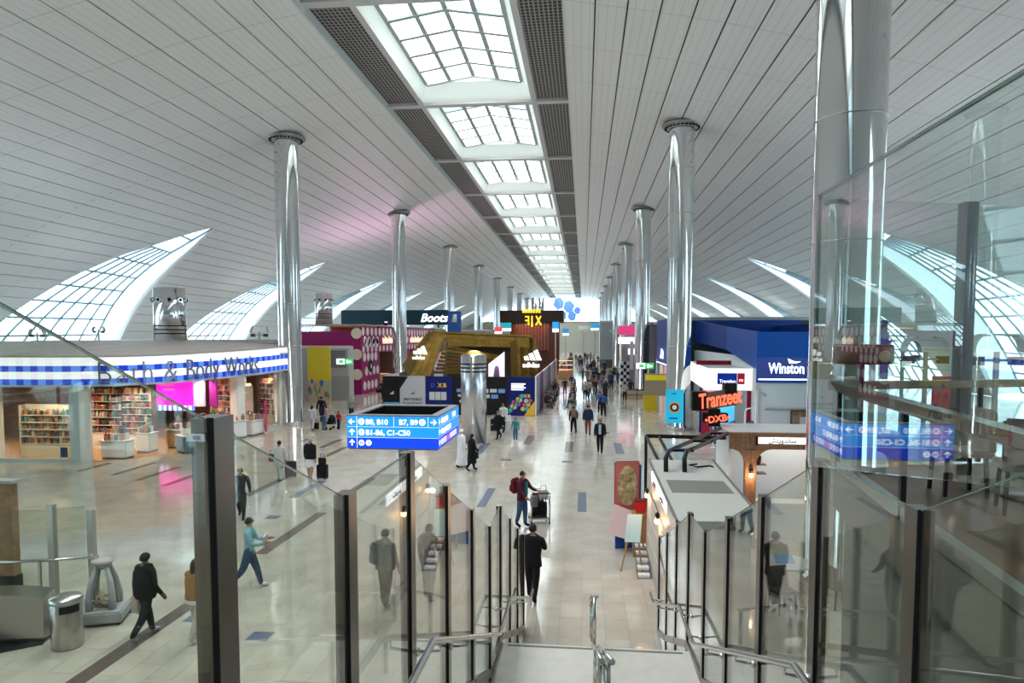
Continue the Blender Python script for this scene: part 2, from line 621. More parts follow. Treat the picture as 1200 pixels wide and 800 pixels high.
for k in range(kmin, kmax):
    ya = max(Y0+S/2*k, YA); yb = min(Y0+S/2*(k+1), YB)
    if yb-ya < 1: continue
    MB().box((XC-5.7, ya-.28, ZS-.06), (XC+5.7, ya+.28, ZS+.42)).build('cross_beam', BEAM, trim)
    for side in (-1, 1):
        x0, x1 = sorted((XC+side*3.72, XC+side*5.68))
        MB().box((x0, ya+.3, ZS+.12), (x1, yb-.3, ZS+.2)).build('grille_panel', GRILLE, trim)
    # roof light
    wn += 1
    w = struct(empty('window_%d' % wn))
    z1 = 21.15
    A = (XC-3.4, ya+.28); B = (XC+3.4, yb-.28)
    yn, yf = ya+1.3, yb-1.7
    a4 = [(A[0], A[1], ZS+.1), (B[0], A[1], ZS+.1), (B[0], B[1], ZS+.1), (A[0], B[1], ZS+.1)]
    b4 = [(XC-2.9, yn, z1), (XC+2.9, yn, z1), (XC+2.9, yf, z1), (XC-2.9, yf, z1)]
    for i in range(4):
        j = (i+1) % 4
        MB().add([a4[i], a4[j], b4[j], b4[i]], [(0, 1, 2, 3)]).build('reveal', WELL, w)
    # gabled glazing with bars
    def gz(x): return z1+.45*(1-abs(x-XC)/2.9)
    bars = MB()
    for i in range(6):
        y = yn+(yf-yn)*i/5
        bars.bar((XC-2.9, y, z1), (XC, y, z1+.45), .24, .40)
        bars.bar((XC, y, z1+.45), (XC+2.9, y, z1), .24, .40)
    for i in range(5):
        x = XC-2.9+5.8*i/4
        bars.bar((x, yn, gz(x)), (x, yf, gz(x)), .24, .3)
    bars.build('glazing_bars', M('glazing_bar', (.42, .46, .45), .5), w)
    for sd in (0, 1):
        y = (yn, yf)[sd]
        MB().add([(XC-2.9, y, z1), (XC+2.9, y, z1), (XC, y, z1+.45)], [(0, 1, 2)]).build('gable', WELL, w)
    if 0 <= k <= 4:
        for i in range(5):
            for j in range(4):
                x0, x1 = XC-2.9+5.8*j/4, XC-2.9+5.8*(j+1)/4
                y0, y1 = yn+(yf-yn)*i/5, yn+(yf-yn)*(i+1)/5
                MB().add([(x0, y0, gz(x0)+.02), (x1, y0, gz(x1)+.02), (x1, y1, gz(x1)+.02), (x0, y1, gz(x0)+.02)], [(0, 1, 2, 3)]).build('pane', WPANE, w)
    else:
        g = MB()
        g.add([(XC-2.9, yn, z1+.02), (XC, yn, z1+.47), (XC, yf, z1+.47), (XC-2.9, yf, z1+.02)], [(0, 1, 2, 3)])
        g.add([(XC+2.9, yn, z1+.02), (XC, yn, z1+.47), (XC, yf, z1+.47), (XC+2.9, yf, z1+.02)], [(0, 1, 2, 3)])
        stuff(g.build('panes', WPANE, w))

# ---------------------------------------------------------------- end walls
def vault_outline(n=40):
    pts = []
    for i in range(n+1):
        r, z, _, _ = prof(SL*(1-i/n)); pts.append((XC-r-.1, z+.1))
    for i in range(n+1):
        r, z, _, _ = prof(SL*i/n); pts.append((XC+r+.1, z+.1))
    return pts
ol = vault_outline()
wf = MB()
n = len(ol)
wf.add([(x, YA, z) for x, z in ol]+[(x, YA-.4, z) for x, z in ol], [tuple(range(n)), tuple(reversed(range(n, 2*n)))])
struct(wf.build('wall_front', M('end_wall_grey', (.55, .56, .57), .6)))
struct(MB().box((XC-7, YA-.5, 20), (XC+7, YA-.1, 24)).build('wall_front_upper', MATS['end_wall_grey']))
# far wall: lower band, glazed upper part
FW = M('far_wall_stone', (.50, .46, .38), .7)
wbk = MB()
low = [(x, (min(z, 11.2) if z > .3 else -.2)) for x, z in ol]
wbk.add([(x, YB, z) for x, z in low]+[(x, YB+.4, z) for x, z in low], [tuple(range(n)), tuple(reversed(range(n, 2*n)))])
wall_back = struct(wbk.build('wall_back', FW))
wn += 1
wend = struct(empty('window_%d' % wn))
up_ = [(x, z) for x, z in ol if z > 11.2]
xs0, xs1 = min(x for x, z in up_), max(x for x, z in up_)
def topz(x):
    r = abs(x-XC)
    if r <= 5.75: return 20.8
    return lerp_tab([(p[0], p[1]) for p in PROF], r)+.1
nx = 22
for i in range(nx):
    x0, x1 = xs0+(xs1-xs0)*i/nx, xs0+(xs1-xs0)*(i+1)/nx
    MB().add([(x0, YB, 11.2), (x1, YB, 11.2), (x1, YB, topz(x1)), (x0, YB, topz(x0))], [(0, 1, 2, 3)]).build('pane', WPANE, wend)
eb = MB()
for i in range(nx+1):
    x = xs0+(xs1-xs0)*i/nx
    eb.bar((x, YB-.1, 11.2), (x, YB-.1, topz(x)), .22)
for z in (11.2, 14.2, 17.2):
    eb.bar((xs0+ (3 if z < 12 else 8), YB-.1, z), (xs1-(3 if z < 12 else 8), YB-.1, z), .22)
eb.build('mullions', MULL, wend)
# blue honeycomb print on the far glazing
hx = MB()
for (cx, cz, rr) in ((-9.3, 18.0, 2.1), (-5.6, 16.8, 2.1), (-8.0, 13.6, 1.7), (-4.4, 13.3, 1.7), (-2.4, 15.4, 1.3)):
    vs = [(cx+rr*math.cos(R(60*j+15)), YB-.3, cz+rr*1.15*math.sin(R(60*j+15))) for j in range(6)]
    hx.add(vs+[(x, YB-.24, z) for x, y, z in vs], [tuple(range(6)), tuple(reversed(range(6, 12)))]+[(j, (j+1) % 6, 6+(j+1) % 6, 6+j) for j in range(6)])
hx.build('blue_print', M('blue_film', (.12, .25, .62), .4, emit=(.10, .22, .6), es=.45), wend)  # emission stands in for sky light coming through the film
struct(MB().box((XC-7, YB-.2, 20), (XC+7, YB+.2, 24)).build('wall_back_upper', WHITE))

# ---------------------------------------------------------------- columns
def column(x, y, label, big):
    t = thing('column', label, 'column', (x, y, 0), group='chrome columns of the hall')
    n = 48 if big else 24
    top = 18.75
    MB().lathe([(.80, 0), (.80, .25), (.735, .30), (.735, 9), (.76, top-.1), (.76, top+.3)], n=n).build('shaft', CHROME, t)
    for z in ((2.5, 5.2, 7.9, 10.6, 13.3, 16.0) if big else (5.2, 10.6)):
        MB().lathe([(.742, z-.012), (.764, z-.008), (.764, z+.008), (.742, z+.012)], n=n, cap=False).build('seam_ring', STEEL, t)
    cl = MB().lathe([(.78, top-.35), (1.22, top-.18), (1.25, top-.08), (.8, top+.05)], n=n, cap=False).build('collar', M('collar_metal', (.30, .29, .28), .35, .8), t)
    if big:
        h = MB()
        for j in range(26):
            a = 2*math.pi*j/26
            h.ball((1.0*math.cos(a), 1.0*math.sin(a), top-.29), .085, 5, sq=(1, 1, .5))
        h.build('collar_holes', BLACK, cl)
    return t
ordl = ['first', 'second', 'third', 'fourth', 'fifth', 'sixth', 'seventh', 'eighth', 'ninth']
for k in range(0, 9):
    y = Y0+S*k
    if k > 0:
        column(-19.3, y, 'tall chrome column, %s of the left row counted from the shop with the gingham fascia' % ordl[k-1], k < 3)
    column(5.9, y, 'tall chrome column, %s of the right row counted from the glass screens' % ordl[k] if k else 'largest, nearest tall chrome column on the right behind the glass screen', k < 3)

# ---------------------------------------------------------------- floor
def floor_mat(name, joints):
    m = bpy.data.materials.new(name)
    m.use_nodes = True
    nt = m.node_tree
    b = nt.nodes['Principled BSDF']
    b.inputs['Roughness'].default_value = .10
    b.inputs['Specular IOR Level'].default_value = .75
    tc = nt.nodes.new('ShaderNodeTexCoord')
    n = nt.nodes.new('ShaderNodeTexNoise')
    n.inputs['Scale'].default_value = 1.1
    n.inputs['Detail'].default_value = 6
    geo = nt.nodes.new('ShaderNodeNewGeometry')
    nt.links.new(geo.outputs['Position'], n.inputs['Vector'])
    r = nt.nodes.new('ShaderNodeValToRGB')
    r.color_ramp.elements[0].position = .3
    r.color_ramp.elements[1].position = .72
    r.color_ramp.elements[0].color = (.41, .37, .315, 1)
    r.color_ramp.elements[1].color = (.52, .48, .415, 1)
    nt.links.new(n.outputs['Fac'], r.inputs['Fac'])
    rr = nt.nodes.new('ShaderNodeMapRange')
    rr.inputs['To Min'].default_value = .06
    rr.inputs['To Max'].default_value = .13
    nt.links.new(n.outputs['Fac'], rr.inputs['Value'])
    nt.links.new(rr.outputs['Result'], b.inputs['Roughness'])
    if joints:
        br = nt.nodes.new('ShaderNodeTexBrick')
        br.offset = .5
        br.inputs['Scale'].default_value = 1
        br.inputs['Brick Width'].default_value = .92
        br.inputs['Row Height'].default_value = .46
        br.inputs['Mortar Size'].default_value = .004
        br.inputs['Color1'].default_value = (1, 1, 1, 1)
        br.inputs['Color2'].default_value = (.96, .96, .96, 1)
        br.inputs['Mortar'].default_value = (.6, .6, .6, 1)
        mp = nt.nodes.new('ShaderNodeMapping')
        mp.inputs['Rotation'].default_value = (0, 0, R(90))
        nt.links.new(geo.outputs['Position'], mp.inputs['Vector'])
        nt.links.new(mp.outputs['Vector'], br.inputs['Vector'])
        mu = nt.nodes.new('ShaderNodeMix'); mu.data_type = 'RGBA'; mu.blend_type = 'MULTIPLY'
        mu.inputs[0].default_value = 1
        nt.links.new(r.outputs['Color'], mu.inputs[6]); nt.links.new(br.outputs['Color'], mu.inputs[7])
        nt.links.new(mu.outputs[2], b.inputs['Base Color'])
    else:
        oi = nt.nodes.new('ShaderNodeObjectInfo')
        mr = nt.nodes.new('ShaderNodeMapRange')
        mr.inputs['To Min'].default_value = .93
        mr.inputs['To Max'].default_value = 1.04
        nt.links.new(oi.outputs['Random'], mr.inputs['Value'])
        mu = nt.nodes.new('ShaderNodeVectorMath'); mu.operation = 'SCALE'
        nt.links.new(r.outputs['Color'], mu.inputs[0]); nt.links.new(mr.outputs['Result'], mu.inputs['Scale'])
        nt.links.new(mu.outputs[0], b.inputs['Base Color'])
    return m
FL = floor_mat('polished_stone_floor', True)
TILE = floor_mat('polished_stone_tile', False)
GROUT = M('floor_joint', (.20, .19, .175), .7)
TX0, TX1, TY0, TY1 = -25.3, 6.9, 9.2, 37.72       # field of laid tiles
TW, TH = .46, .92
fl = MB()
for (x0, y0, x1, y1) in ((-55, YA, 42, TY0), (-55, TY1, 42, YB), (-55, TY0, TX0, TY1), (TX1, TY0, 42, TY1)):
    fl.add([(x0, y0, 0), (x1, y0, 0), (x1, y1, 0), (x0, y1, 0)], [(0, 1, 2, 3)], 0)
fl.add([(TX0, TY0, -.012), (TX1, TY0, -.012), (TX1, TY1, -.012), (TX0, TY1, -.012)], [(0, 1, 2, 3)], 1)
fl.box((-55, YA, -.3), (42, YB, -.05), 1)
floor = struct(fl.build('floor', [FL, GROUT]))
tiles = []
nxt = int(round((TX1-TX0)/TW)); nyt = int(round((TY1-TY0)/TH))
for i in range(nxt):
    for j in range(nyt+1):
        x = TX0+TW*i
        y = TY0+TH*j-(TH/2 if i % 2 else 0)
        ya, yb = max(y, TY0), min(y+TH, TY1)
        if yb-ya < .05: continue
        tiles.append((x, ya, yb))
def proj(x, y, z=0.):
    q = (x, y, z-H)
    a, b, c = [sum(q[i]*d[i] for i in range(3)) for d in _dirs]
    return (CX+F*b/a, CY-F*c/a) if a > .1 else (-999, -999)
def tvis(t):
    px, py = proj(t[0]+TW/2, (t[1]+t[2])/2)
    return 0 < px < 1200 and 400 < py < 800
near_t = sorted([t for t in tiles if tvis(t)], key=lambda t: t[1]+abs(t[0])*.2)[:290]
ns_ = set(near_t)
g = .0025
tm = MB().add([(g, g, 0), (TW-g, g, 0), (TW-g, TH-g, 0), (g, TH-g, 0), (g, g, -.02), (TW-g, g, -.02), (TW-g, TH-g, -.02), (g, TH-g, -.02)],
              [(0, 1, 2, 3), (0, 4, 5, 1), (1, 5, 6, 2), (2, 6, 7, 3), (3, 7, 4, 0)]).mesh('floor_tile')
tm.materials.append(TILE)
big = MB()
for t in tiles:
    if t in ns_ and abs(t[2]-t[1]-TH) < .01:
        inst('floor_tile', tm, floor, (t[0], t[1], 0))
    else:
        x, ya, yb = t
        big.add([(x+g, ya+g, 0), (x+TW-g, ya+g, 0), (x+TW-g, yb-g, 0), (x+g, yb-g, 0), (x+g, ya+g, -.012), (x+TW-g, ya+g, -.012), (x+TW-g, yb-g, -.012), (x+g, yb-g, -.012)],
                [(0, 1, 2, 3), (0, 4, 5, 1), (1, 5, 6, 2), (2, 6, 7, 3), (3, 7, 4, 0)])
stuff(big.build('floor_tiles_far', TILE, floor))
BROWNI = M('brown_inlay', (.115, .082, .074), .2)
BLUEI = M('slate_blue_inlay', (.11, .135, .20), .2)
def inlay(x, y0, y1, w, m):
    MB().box((x-w/2, y0, -.01), (x+w/2, y1, .0015)).build('floor_inlay', m, floor)
inlay(-8.45, 9.4, 14.4, .34, BROWNI)
inlay(-8.55, 17.1, 21.4, .34, BROWNI)
inlay(-8.6, 24.0, 27.0, .34, BROWNI)
inlay(-12.2, 23.4, 26.4, .34, BROWNI)
inlay(-10.4, 23.3, 26.2, .34, BLUEI)
for x, y in ((-3.45, 22.7), (-.02, 22.4), (-6.9, 22.6)):
    inlay(x, y, y+2.9, .3, BLUEI)
for x, y in ((-7.9, 12.8), (-9.6, 13.1), (-9.9, 20.5), (-6.2, 12.1)):
    inlay(x, y, y+.42, .42, BLUEI)
for x, y, m in ((1.85, 33.9, BLUEI), (-.72, 34.1, BROWNI), (-5.2, 33.2, BLUEI), (-3.0, 36.3, BROWNI)):
    inlay(x, y, y+3.4, .42, m)
for x, y in ((1.9, 31.2), (-.72, 31.2), (-3.6, 31.4), (1.3, 41.0)):
    inlay(x, y, y+.45, .5, BROWNI)
for px, py, qy in ((-21.6, 27.0, 2.0), (-19.6, 26.4, 2.9), (-17.9, 25.5, 2.9), (-16.2, 24.7, 2.1), (-13.6, 34, 3), (-12.4, 31.5, 3), (-15.5, 36.2, 1.4)):
    inlay(px, py, py+qy, .32, BROWNI)

# ---------------------------------------------------------------- staircase down from the upper level
XL, XR = -1.13, 1.47
STONE = M('stair_stone', (.56, .53, .48), .3, noise=(5, .06))
NOSE = M('stair_nosing', (.16, .155, .15), .5)
UP = 4.25
def stair_z(y):
    return lerp_tab([(-3, UP), (.55, UP), (3.15, 3.1), (4.4, 3.1), (8.3, 1.5), (9.35, 1.5), (13.0, 0.), (30, 0.)], y)
st = thing('staircase', 'pale stone staircase with two landings leading down to the hall floor', 'staircase', (.17, 9, 0))
def stp(x0, x1, y0, y1, z, name, low=None):
    o = MB().box((x0, y0, (z-.5 if low is None else low)), (x1, y1, z)).build(name, STONE, st)
    o.location = (-.17, -9, 0)
    return o
def flight(y0, y1, z0, z1, n):
    for i in range(1, n):
        ya = y0+(y1-y0)*(i-1)/(n-1); yb = y0+(y1-y0)*i/(n-1)
        z = z0+(z1-z0)*i/n
        o = stp(XL, XR, ya, yb, z, 'step', max(0, z-.4))
        ns = MB().box((XL+.05, yb-.07, z), (XR-.05, yb-.02, z+.003)).build('nosing', NOSE, o)
flight(.55, 3.15, UP, 3.1, 8)
stp(XL, XR, 3.15, 4.4, 3.1, 'landing', 2.7)
flight(4.4, 7.7, 3.1, 1.5, 11)
stp(XL, XR, 7.7, 9.3, 1.5, 'landing', 1.1)
flight(9.3, 11.9, 1.5, 0, 10)
for y in (4.32, 9.2):
    z = stair_z(y)
    o = MB().box((XL+.1, y, z), (XR-.1, y+.05, z+.003)).build('nosing', NOSE, st); o.location = (-.17, -9, 0)
# upper level where the stairs begin
struct(MB().box((-14, -12, UP-.5), (2.2, .55, UP)).build('floor_upper', FL))

POSTM = M('post_bronze_steel', (.20, .17, .145), .28, 1.)
GH = 1.93
def balustrade(x, ys, side, label):
    """row of glass panes between metal posts; side = +1: looks to +X"""
    t = thing('glass_balustrade', label, 'balustrade', (x, ys[0], 0))
    for i, y in enumerate(ys):
        z = stair_z(y)
        hgt = GH if y > .6 else 1.95
        a, b = (-.075, 0.) if side > 0 else (0., .075)
        p = MB().box((a, y, max(z-.35, 0)), (b, y+.12, z+hgt)).build('post', POSTM, t)
        p.location = (0, -ys[0], 0)
        a2, b2 = (-.02, .001) if side > 0 else (-.001, .02)
        q = MB().box((a2, y-.006, max(z-.35, 0)), (b2, y, z+hgt+.003)).build('gasket', BLACK, p)
        if i+1 < len(ys):
            yb = ys[i+1]; zb = stair_z(yb); hb = GH
            y0_, y1_ = y+.125, yb-.01
            xa, xb = (-.028, -.014) if side > 0 else (.014, .028)
            za, zc = stair_z(y0_), stair_z(y1_)
            vs = []
            for xx in (xa, xb):
                vs += [(xx, y0_, max(za-.3, .02)), (xx, y1_, max(zc-.3, .02)), (xx, y1_, zc+GH-.01), (xx, y0_, za+hgt-.01)]
            gl = MB().add(vs, [(3, 2, 1, 0), (4, 5, 6, 7), (0, 1, 5, 4), (1, 2, 6, 5), (2, 3, 7, 6), (3, 0, 4, 7)]).build('glass_pane', GLASS, t)
            gl.location = (0, -ys[0], 0)
            ec = MB().bar((xa, y0_, za+hgt-.004), (xa, y1_, zc+GH-.004), .007, .006).build('top_edge', M('glass_edge', (.10, .16, .14), .2), gl)
            ch = MB().bar((-.02*side, y0_, za+.06), (-.02*side, y1_, zc+.06), .05, .10).build('base_channel', POSTM, t)
            ch.location = (0, -ys[0], 0)
    return t
LY = [.72, 1.98, 3.17, 4.36, 5.6, 6.9, 8.25, 9.35, 10.6, 11.85, 13.1]
RY = [2.1, 3.14, 4.42, 5.75, 7.05, 8.35, 9.6, 10.8, 12.0, 13.2]
balustrade(XL, LY, 1, 'glass and bronze post balustrade along the left of the stairs')
balustrade(XR, RY, -1, 'glass and bronze post balustrade along the right of the stairs')
# small paper label on the nearest left post
lab = thing('label_strip', 'small white paper strip stuck on the nearest left balustrade post', 'label', (XL-.04, 1.968, 5.49))
MB().box((-.042, -.003, -.012), (.018, 0, .012)).build('paper', WHITE, lab)
MB().box((-.02, -.0045, -.006), (.004, -.003, .006)).build('print', M('violet_print', (.35, .2, .5), .6), lab)

RAIL = M('satin_rail', (.58, .56, .54), .22, 1.)
def handrail(pts, label, xg, ybr):
    t = thing('handrail', label, 'handrail', pts[0])
    o = Vector(pts[0])
    fine = []
    MB().tube([Vector(p)-o for p in pts], .024, 10).build('rail', RAIL, t)
    for y in ybr:
        zz = lerp_tab([(p[1], p[2]) for p in pts], y)
        x = pts[0][0]
        b = MB().tube([Vector((x, y, zz-.02))-o, Vector((x, y, zz-.07))-o, Vector((xg, y, zz-.09))-o], .011, 6)
        b.ball(Vector((xg, y, zz-.09))-o, .03, 6)
        b.build('bracket', RAIL, t)
handrail([(-.97, 2.4, 4.25), (-.97, 3.2, 3.83), (-.97, 4.3, 3.8), (-.97, 7.9, 2.25), (-.97, 9.1, 2.23), (-.97, 12.7, .83), (-.97, 13.2, .80)],
         'satin steel wall handrail following the left side of the stairs', XL, [3.4, 4.5, 5.7, 7.0, 8.3, 8.9, 10.6, 11.8, 12.9])
handrail([(1.32, 2.4, 4.2), (1.32, 3.2, 3.8), (1.32, 4.3, 3.75), (1.32, 8.1, 2.15), (1.32, 9.3, 2.12), (1.32, 12.6, .86), (1.32, 13.2, .83)],
         'satin steel wall handrail following the right side of the stairs', XR, [3.4, 4.5, 5.9, 7.2, 8.5, 9.2, 10.8, 12.0, 13.0])
def mid_rail(pts, posts, label):
    t = thing('handrail', label, 'handrail', (pts[0][0], pts[0][1], stair_z(pts[0][1])))
    o = Vector((pts[0][0], pts[0][1], stair_z(pts[0][1])))
    for dx in (-.035, .035):
        MB().tube([Vector((p[0]+dx, p[1], p[2]))-o for p in pts], .022, 8).build('rail', RAIL, t)
    for y in posts:
        z1 = lerp_tab([(p[1], p[2]) for p in pts], y)
        MB().tube([Vector((pts[0][0], y, stair_z(y)))-o, Vector((pts[0][0], y, z1))-o], .03, 10).build('post', RAIL, t)
mid_rail([(.17, 9.32, 2.2), (.17, 12.2, .95)], (9.34, 10.7, 12.18), 'double steel rail in the middle of the lowest stair flight')
mid_rail([(.17, 4.5, 3.62), (.17, 8.2, 2.02)], (4.6, 6.4, 8.18), 'double steel rail in the middle of the upper stair flight')

# tall glass screen close by on the right, on the upper level
sg = thing('glass_screen', 'tall frameless glass screen at the right edge of the upper level', 'screen', (.70, 0, 3.55))
gv = []
for xx in (-.02, -.008):
    gv += [(-.085+xx, -1.2, 2.38), (.0+xx, 2.12, 1.86), (.0+xx, 2.12, 2.66), (-.085+xx, -1.2, 2.62)]
MB().add(gv, [(3, 2, 1, 0), (4, 5, 6, 7), (0, 1, 5, 4), (1, 2, 6, 5), (2, 3, 7, 6), (3, 0, 4, 7)]).build('glass_pane', glass_mat('screen_glass', (.90, .95, .935), 1.75), sg)
MB().bar((-.012, 2.122, 1.86), (-.012, 2.122, 2.66), .014, .01).build('edge_strip', MATS['glass_edge'], sg)
MB().bar((-.097, -1.2, 2.622), (-.014, 2.12, 2.662), .007, .006).build('top_edge', MATS['glass_edge'], sg)
MB().box((-.03, .98, .35), (.05, 1.07, 2.35)).build('post', DGREY, sg)
MB().box((-.05, .98, 2.05), (.0, 1.07, 2.12)).build('clamp', STEEL, sg)

# lounge gallery on the right
LZ = 4.12
E0, E1 = Vector((3.2, 9.05, LZ)), Vector((2.17, 0., LZ))
E2 = Vector((11.5, 11.6, LZ))
SLABM = M('gallery_fascia', (.12, .11, .095), .5)
struct(MB().prism([(2.35, -12), (2.5, -12), (2.55, 0), (3.42, 8.7), (11.5, 11.2), (11.5, 11.4), (3.3, 8.9), (2.4, 0)], 0, LZ-.5).build('wall_gallery_added', M('gallery_darkening_wall', (.13, .135, .125), .45)))  # wall added to darken what shows below the gallery slab
BRFL = M('gallery_brown_floor', (.10, .058, .034), .4, noise=(3, .2))
poly = [(2.0, -12), (16, -12), (16, 13), (E2.x, E2.y), (E0.x, E0.y), (E1.x, E1.y)]
gal = MB().prism(poly, LZ-.5, LZ-.02).build('floor_gallery', SLABM)
struct(gal)
MB().prism([(2.12, -12), (15.9, -12), (15.9, 12.9), (E2.x, E2.y-.1), (E0.x+.1, E0.y-.1), (E1.x+.1, E1.y)], LZ-.02, LZ).build('floor_finish', BRFL, gal)
MB().bar(E1+Vector((.03, 0, .06)), E0+Vector((.03, 0, .06)), .1, .12).build('edge_kerb', M('kerb_steel', (.28, .27, .25), .3, .8), gal)
RB = M('bronze_rail', (.20, .15, .10), .25, .9)
hr = thing('handrail', 'thick dark bronze handrail of the gallery with a sharp corner', 'handrail', tuple(E0))
up1 = Vector((0, 0, 1.05))
a = E1-E0
MB().bar(up1, up1+a*1.05, .14, .10).build('rail', RB, hr)
MB().bar(up1+Vector((-.05, .03, 0)), up1+(E2-E0), .14, .10).build('rail', RB, hr)
for f in (0.02, .28, .55, .8):
    MB().bar(a*f, up1+a*f, .05).build('baluster', DARKM, hr)
for f in (.25, .5, .75):
    MB().bar((E2-E0)*f, up1+(E2-E0)*f, .05).build('baluster', DARKM, hr)
gs = thing('glass_screen', 'high glass screen with dark metal fin at the end of the gallery', 'screen', tuple(E0))
b = E2-E0
bn = b.normalized()
for i, (f0, f1) in enumerate(((0, .215), (.235, .6), (.615, 1.))):
    p, q = b*f0+Vector((0, .12, 0)), b*f1+Vector((0, .12, 0))
    MB().slab([p, q, q+Vector((0, 0, 3.42)), p+Vector((0, 0, 3.42))], .02).build('glass_pane', GLASS2, gs)
for f in (.225, .61, 1.0):
    p = b*f+Vector((0, .14, 0))
    MB().bar(p, p+Vector((0, 0, 3.45)), .18, .16, up=(0, 1, 0)).build('fin', M('fin_metal', (.10, .105, .11), .3, .7), gs)

def cafe_chair(loc, rz, label):
    t = thing('cafe_chair', label, 'chair', loc, rz, 'chairs on the gallery')
    MB().bevbox((-.24, -.24, .42), (.24, .24, .49), .02).build('seat', M('taupe_fabric', (.15, .135, .12), .8), t)
    MB().bevbox((-.24, .19, .46), (.24, .26, .92), .025).build('backrest', MATS['taupe_fabric'], t)
    for x in (-.2, .2):
        for y in (-.2, .2):
            MB().bar((x, y, 0), (x*.9, y*.9, .43), .035).build('leg', DARKM, t)
def cafe_table(loc, label, r=.4):
    t = thing('cafe_table', label, 'table', loc)
    MB().lathe([(r, .72), (r+.02, .735), (r, .75)], n=24).build('table_top', M('dark_table', (.05, .045, .04), .3), t)
    MB().lathe([(.04, .02), (.04, .72)], n=10).build('stem', DARKM, t)
    MB().lathe([(.25, 0), (.24, .02), (.05, .03)], n=16).build('foot', DARKM, t)
cafe_table((4.6, 7.5, LZ), 'small round dark table on the gallery nearest its corner')
cafe_table((6.6, 8.3, LZ), 'small round dark table on the gallery farther from its corner', .5)
cafe_chair((4.0, 7.7, LZ), R(-95), 'taupe chair left of the small round gallery table')
cafe_chair((4.2, 6.9, LZ), R(-200), 'taupe chair nearest the camera on the gallery')
cafe_chair((5.3, 7.3, LZ), R(90), 'taupe chair right of the small round gallery table')
cafe_chair((5.9, 8.5, LZ), R(-80), 'taupe chair beside the farther gallery table')
cafe_chair((7.3, 8.0, LZ), R(100), 'taupe chair behind the farther gallery table')
ms = thing('menu_stand', 'dark menu stand with white printed sheets on the gallery', 'stand', (5.35, 8.6, LZ))
MB().bar((0, 0, 0), (0, 0, 1.0), .05).build('pole', DARKM, ms)
MB().lathe([(.2, 0), (.2, .02)], n=16).build('foot', DARKM, ms)
MB().box((-.17, -.02, .85), (.17, .02, 1.45)).build('board', M('menu_board', (.42, .42, .40), .5), ms)
for i, (x, z) in enumerate(((-.08, 1.3), (.08, 1.3), (-.08, 1.1), (.08, 1.1), (0, .95))):
    MB().box((x-.06, -.024, z-.06), (x+.06, -.02, z+.07)).build('printed_sheet', M('menu_print', (.14, .12, .10), .5), ms)
# bronze drum lamp standing on the gallery rail corner
dl = thing('drum_lamp', 'wide bronze drum lamp on a thin post at the gallery corner', 'lamp', (3.45, 8.9, LZ))
MB().lathe([(.34, 1.34), (.36, 1.38), (.36, 1.55), (.34, 1.58)], n=28, sy=.8).build('drum', M('bronze_drum', (.12, .07, .045), .35, .6), dl)
MB().bar((0, 0, 0), (0, 0, 1.35), .04).build('post', DARKM, dl)
MB().lathe([(.2, 0), (.2, .03)], n=14).build('foot', DARKM, dl)

# ---------------------------------------------------------------- grey-roofed kiosk beside the stairs
KR = M('kiosk_roof_paint', (.50, .49, .46), .6)
KW = M('kiosk_wall_panel', (.42, .37, .33), .5)
ki = thing('kiosk', 'grey flat-roofed kiosk with angled corner beside the foot of the stairs', 'kiosk', (2.4, 14.4, 0))
kp = [(1.66, 17.3), (1.58, 11.55), (2.42, 11.6), (3.06, 12.5), (3.24, 17.4)]
kp = [(x-2.4, y-14.4) for x, y in kp]
MB().prism([(x*.96, y*.985) for x, y in kp], 0, 2.38).build('body', KW, ki)
rf = MB().prism(kp, 2.38, 2.7).build('roof', KR, ki)
MB().prism([(x-2.4, y-14.4) for x, y in ((1.79, 14.87), (3.0, 14.85), (2.98, 13.7), (1.77, 13.68))], 2.695, 2.706).build('roof_hatch', M('hatch_grey', (.20, .19, .175), .6), rf)
for pa, pb in ((kp[0], kp[1]), (kp[4], kp[3]), (kp[3], kp[2])):
    MB().bar((*pa, 2.70), (*pb, 2.70), .04, .05).build('edge_trim', M('kiosk_trim', (.17, .16, .15), .5), rf)
MB().tube([(.35, 2.35, 2.72), (.15, 2.2, 2.72), (.3, 1.95, 2.72), (.62, 2.15, 2.72), (.66, 2.0, 2.72)], .02, 6).build('cable', BLACK, rf)
AR = '\uFEB3\uFE8E\uFEE7\uFEAA\uFEED\uFEF3\uFE98\uFEB6'[::-1]
ls = MB().bar((-.77, 1.8, 2.52), (-.795, -1.3, 2.52), .03, .22).build('light_box_sign', LIT, ki)
for i, y in enumerate((.9, -.5)):
    text(AR if i else 'sandwich', .16, DGREY, ki, (-.81, y, 2.46), R(-90), .004)
for z0 in (0.5, 1.0, 1.5):
    MB().box((-.80, -2.6, z0), (-.76, 2.6, z0+.45)).build('wall_panel', M('kiosk_side_panel', (.50, .44, .39), .5), ki)
for y in (2.1, -.2):
    lm = MB().lathe([(.02, 2.0), (.05, 2.05), (.05, 2.12), (.02, 2.16)], c=(-.86, y), n=10).build('wall_lamp', DARKM, ki)
    MB().ball((-.86, y, 1.97), .055, 6).build('bulb', WARM, lm)
    l = bpy.data.lights.new('kiosk_wall_lamp', 'POINT'); l.energy = 12; l.color = (1, .6, .3); l.shadow_soft_size = .05
    lo = bpy.data.objects.new('kiosk_wall_lamp', l); C.objects.link(lo); lo.location = (2.4-.98, 14.4+y, 1.97)

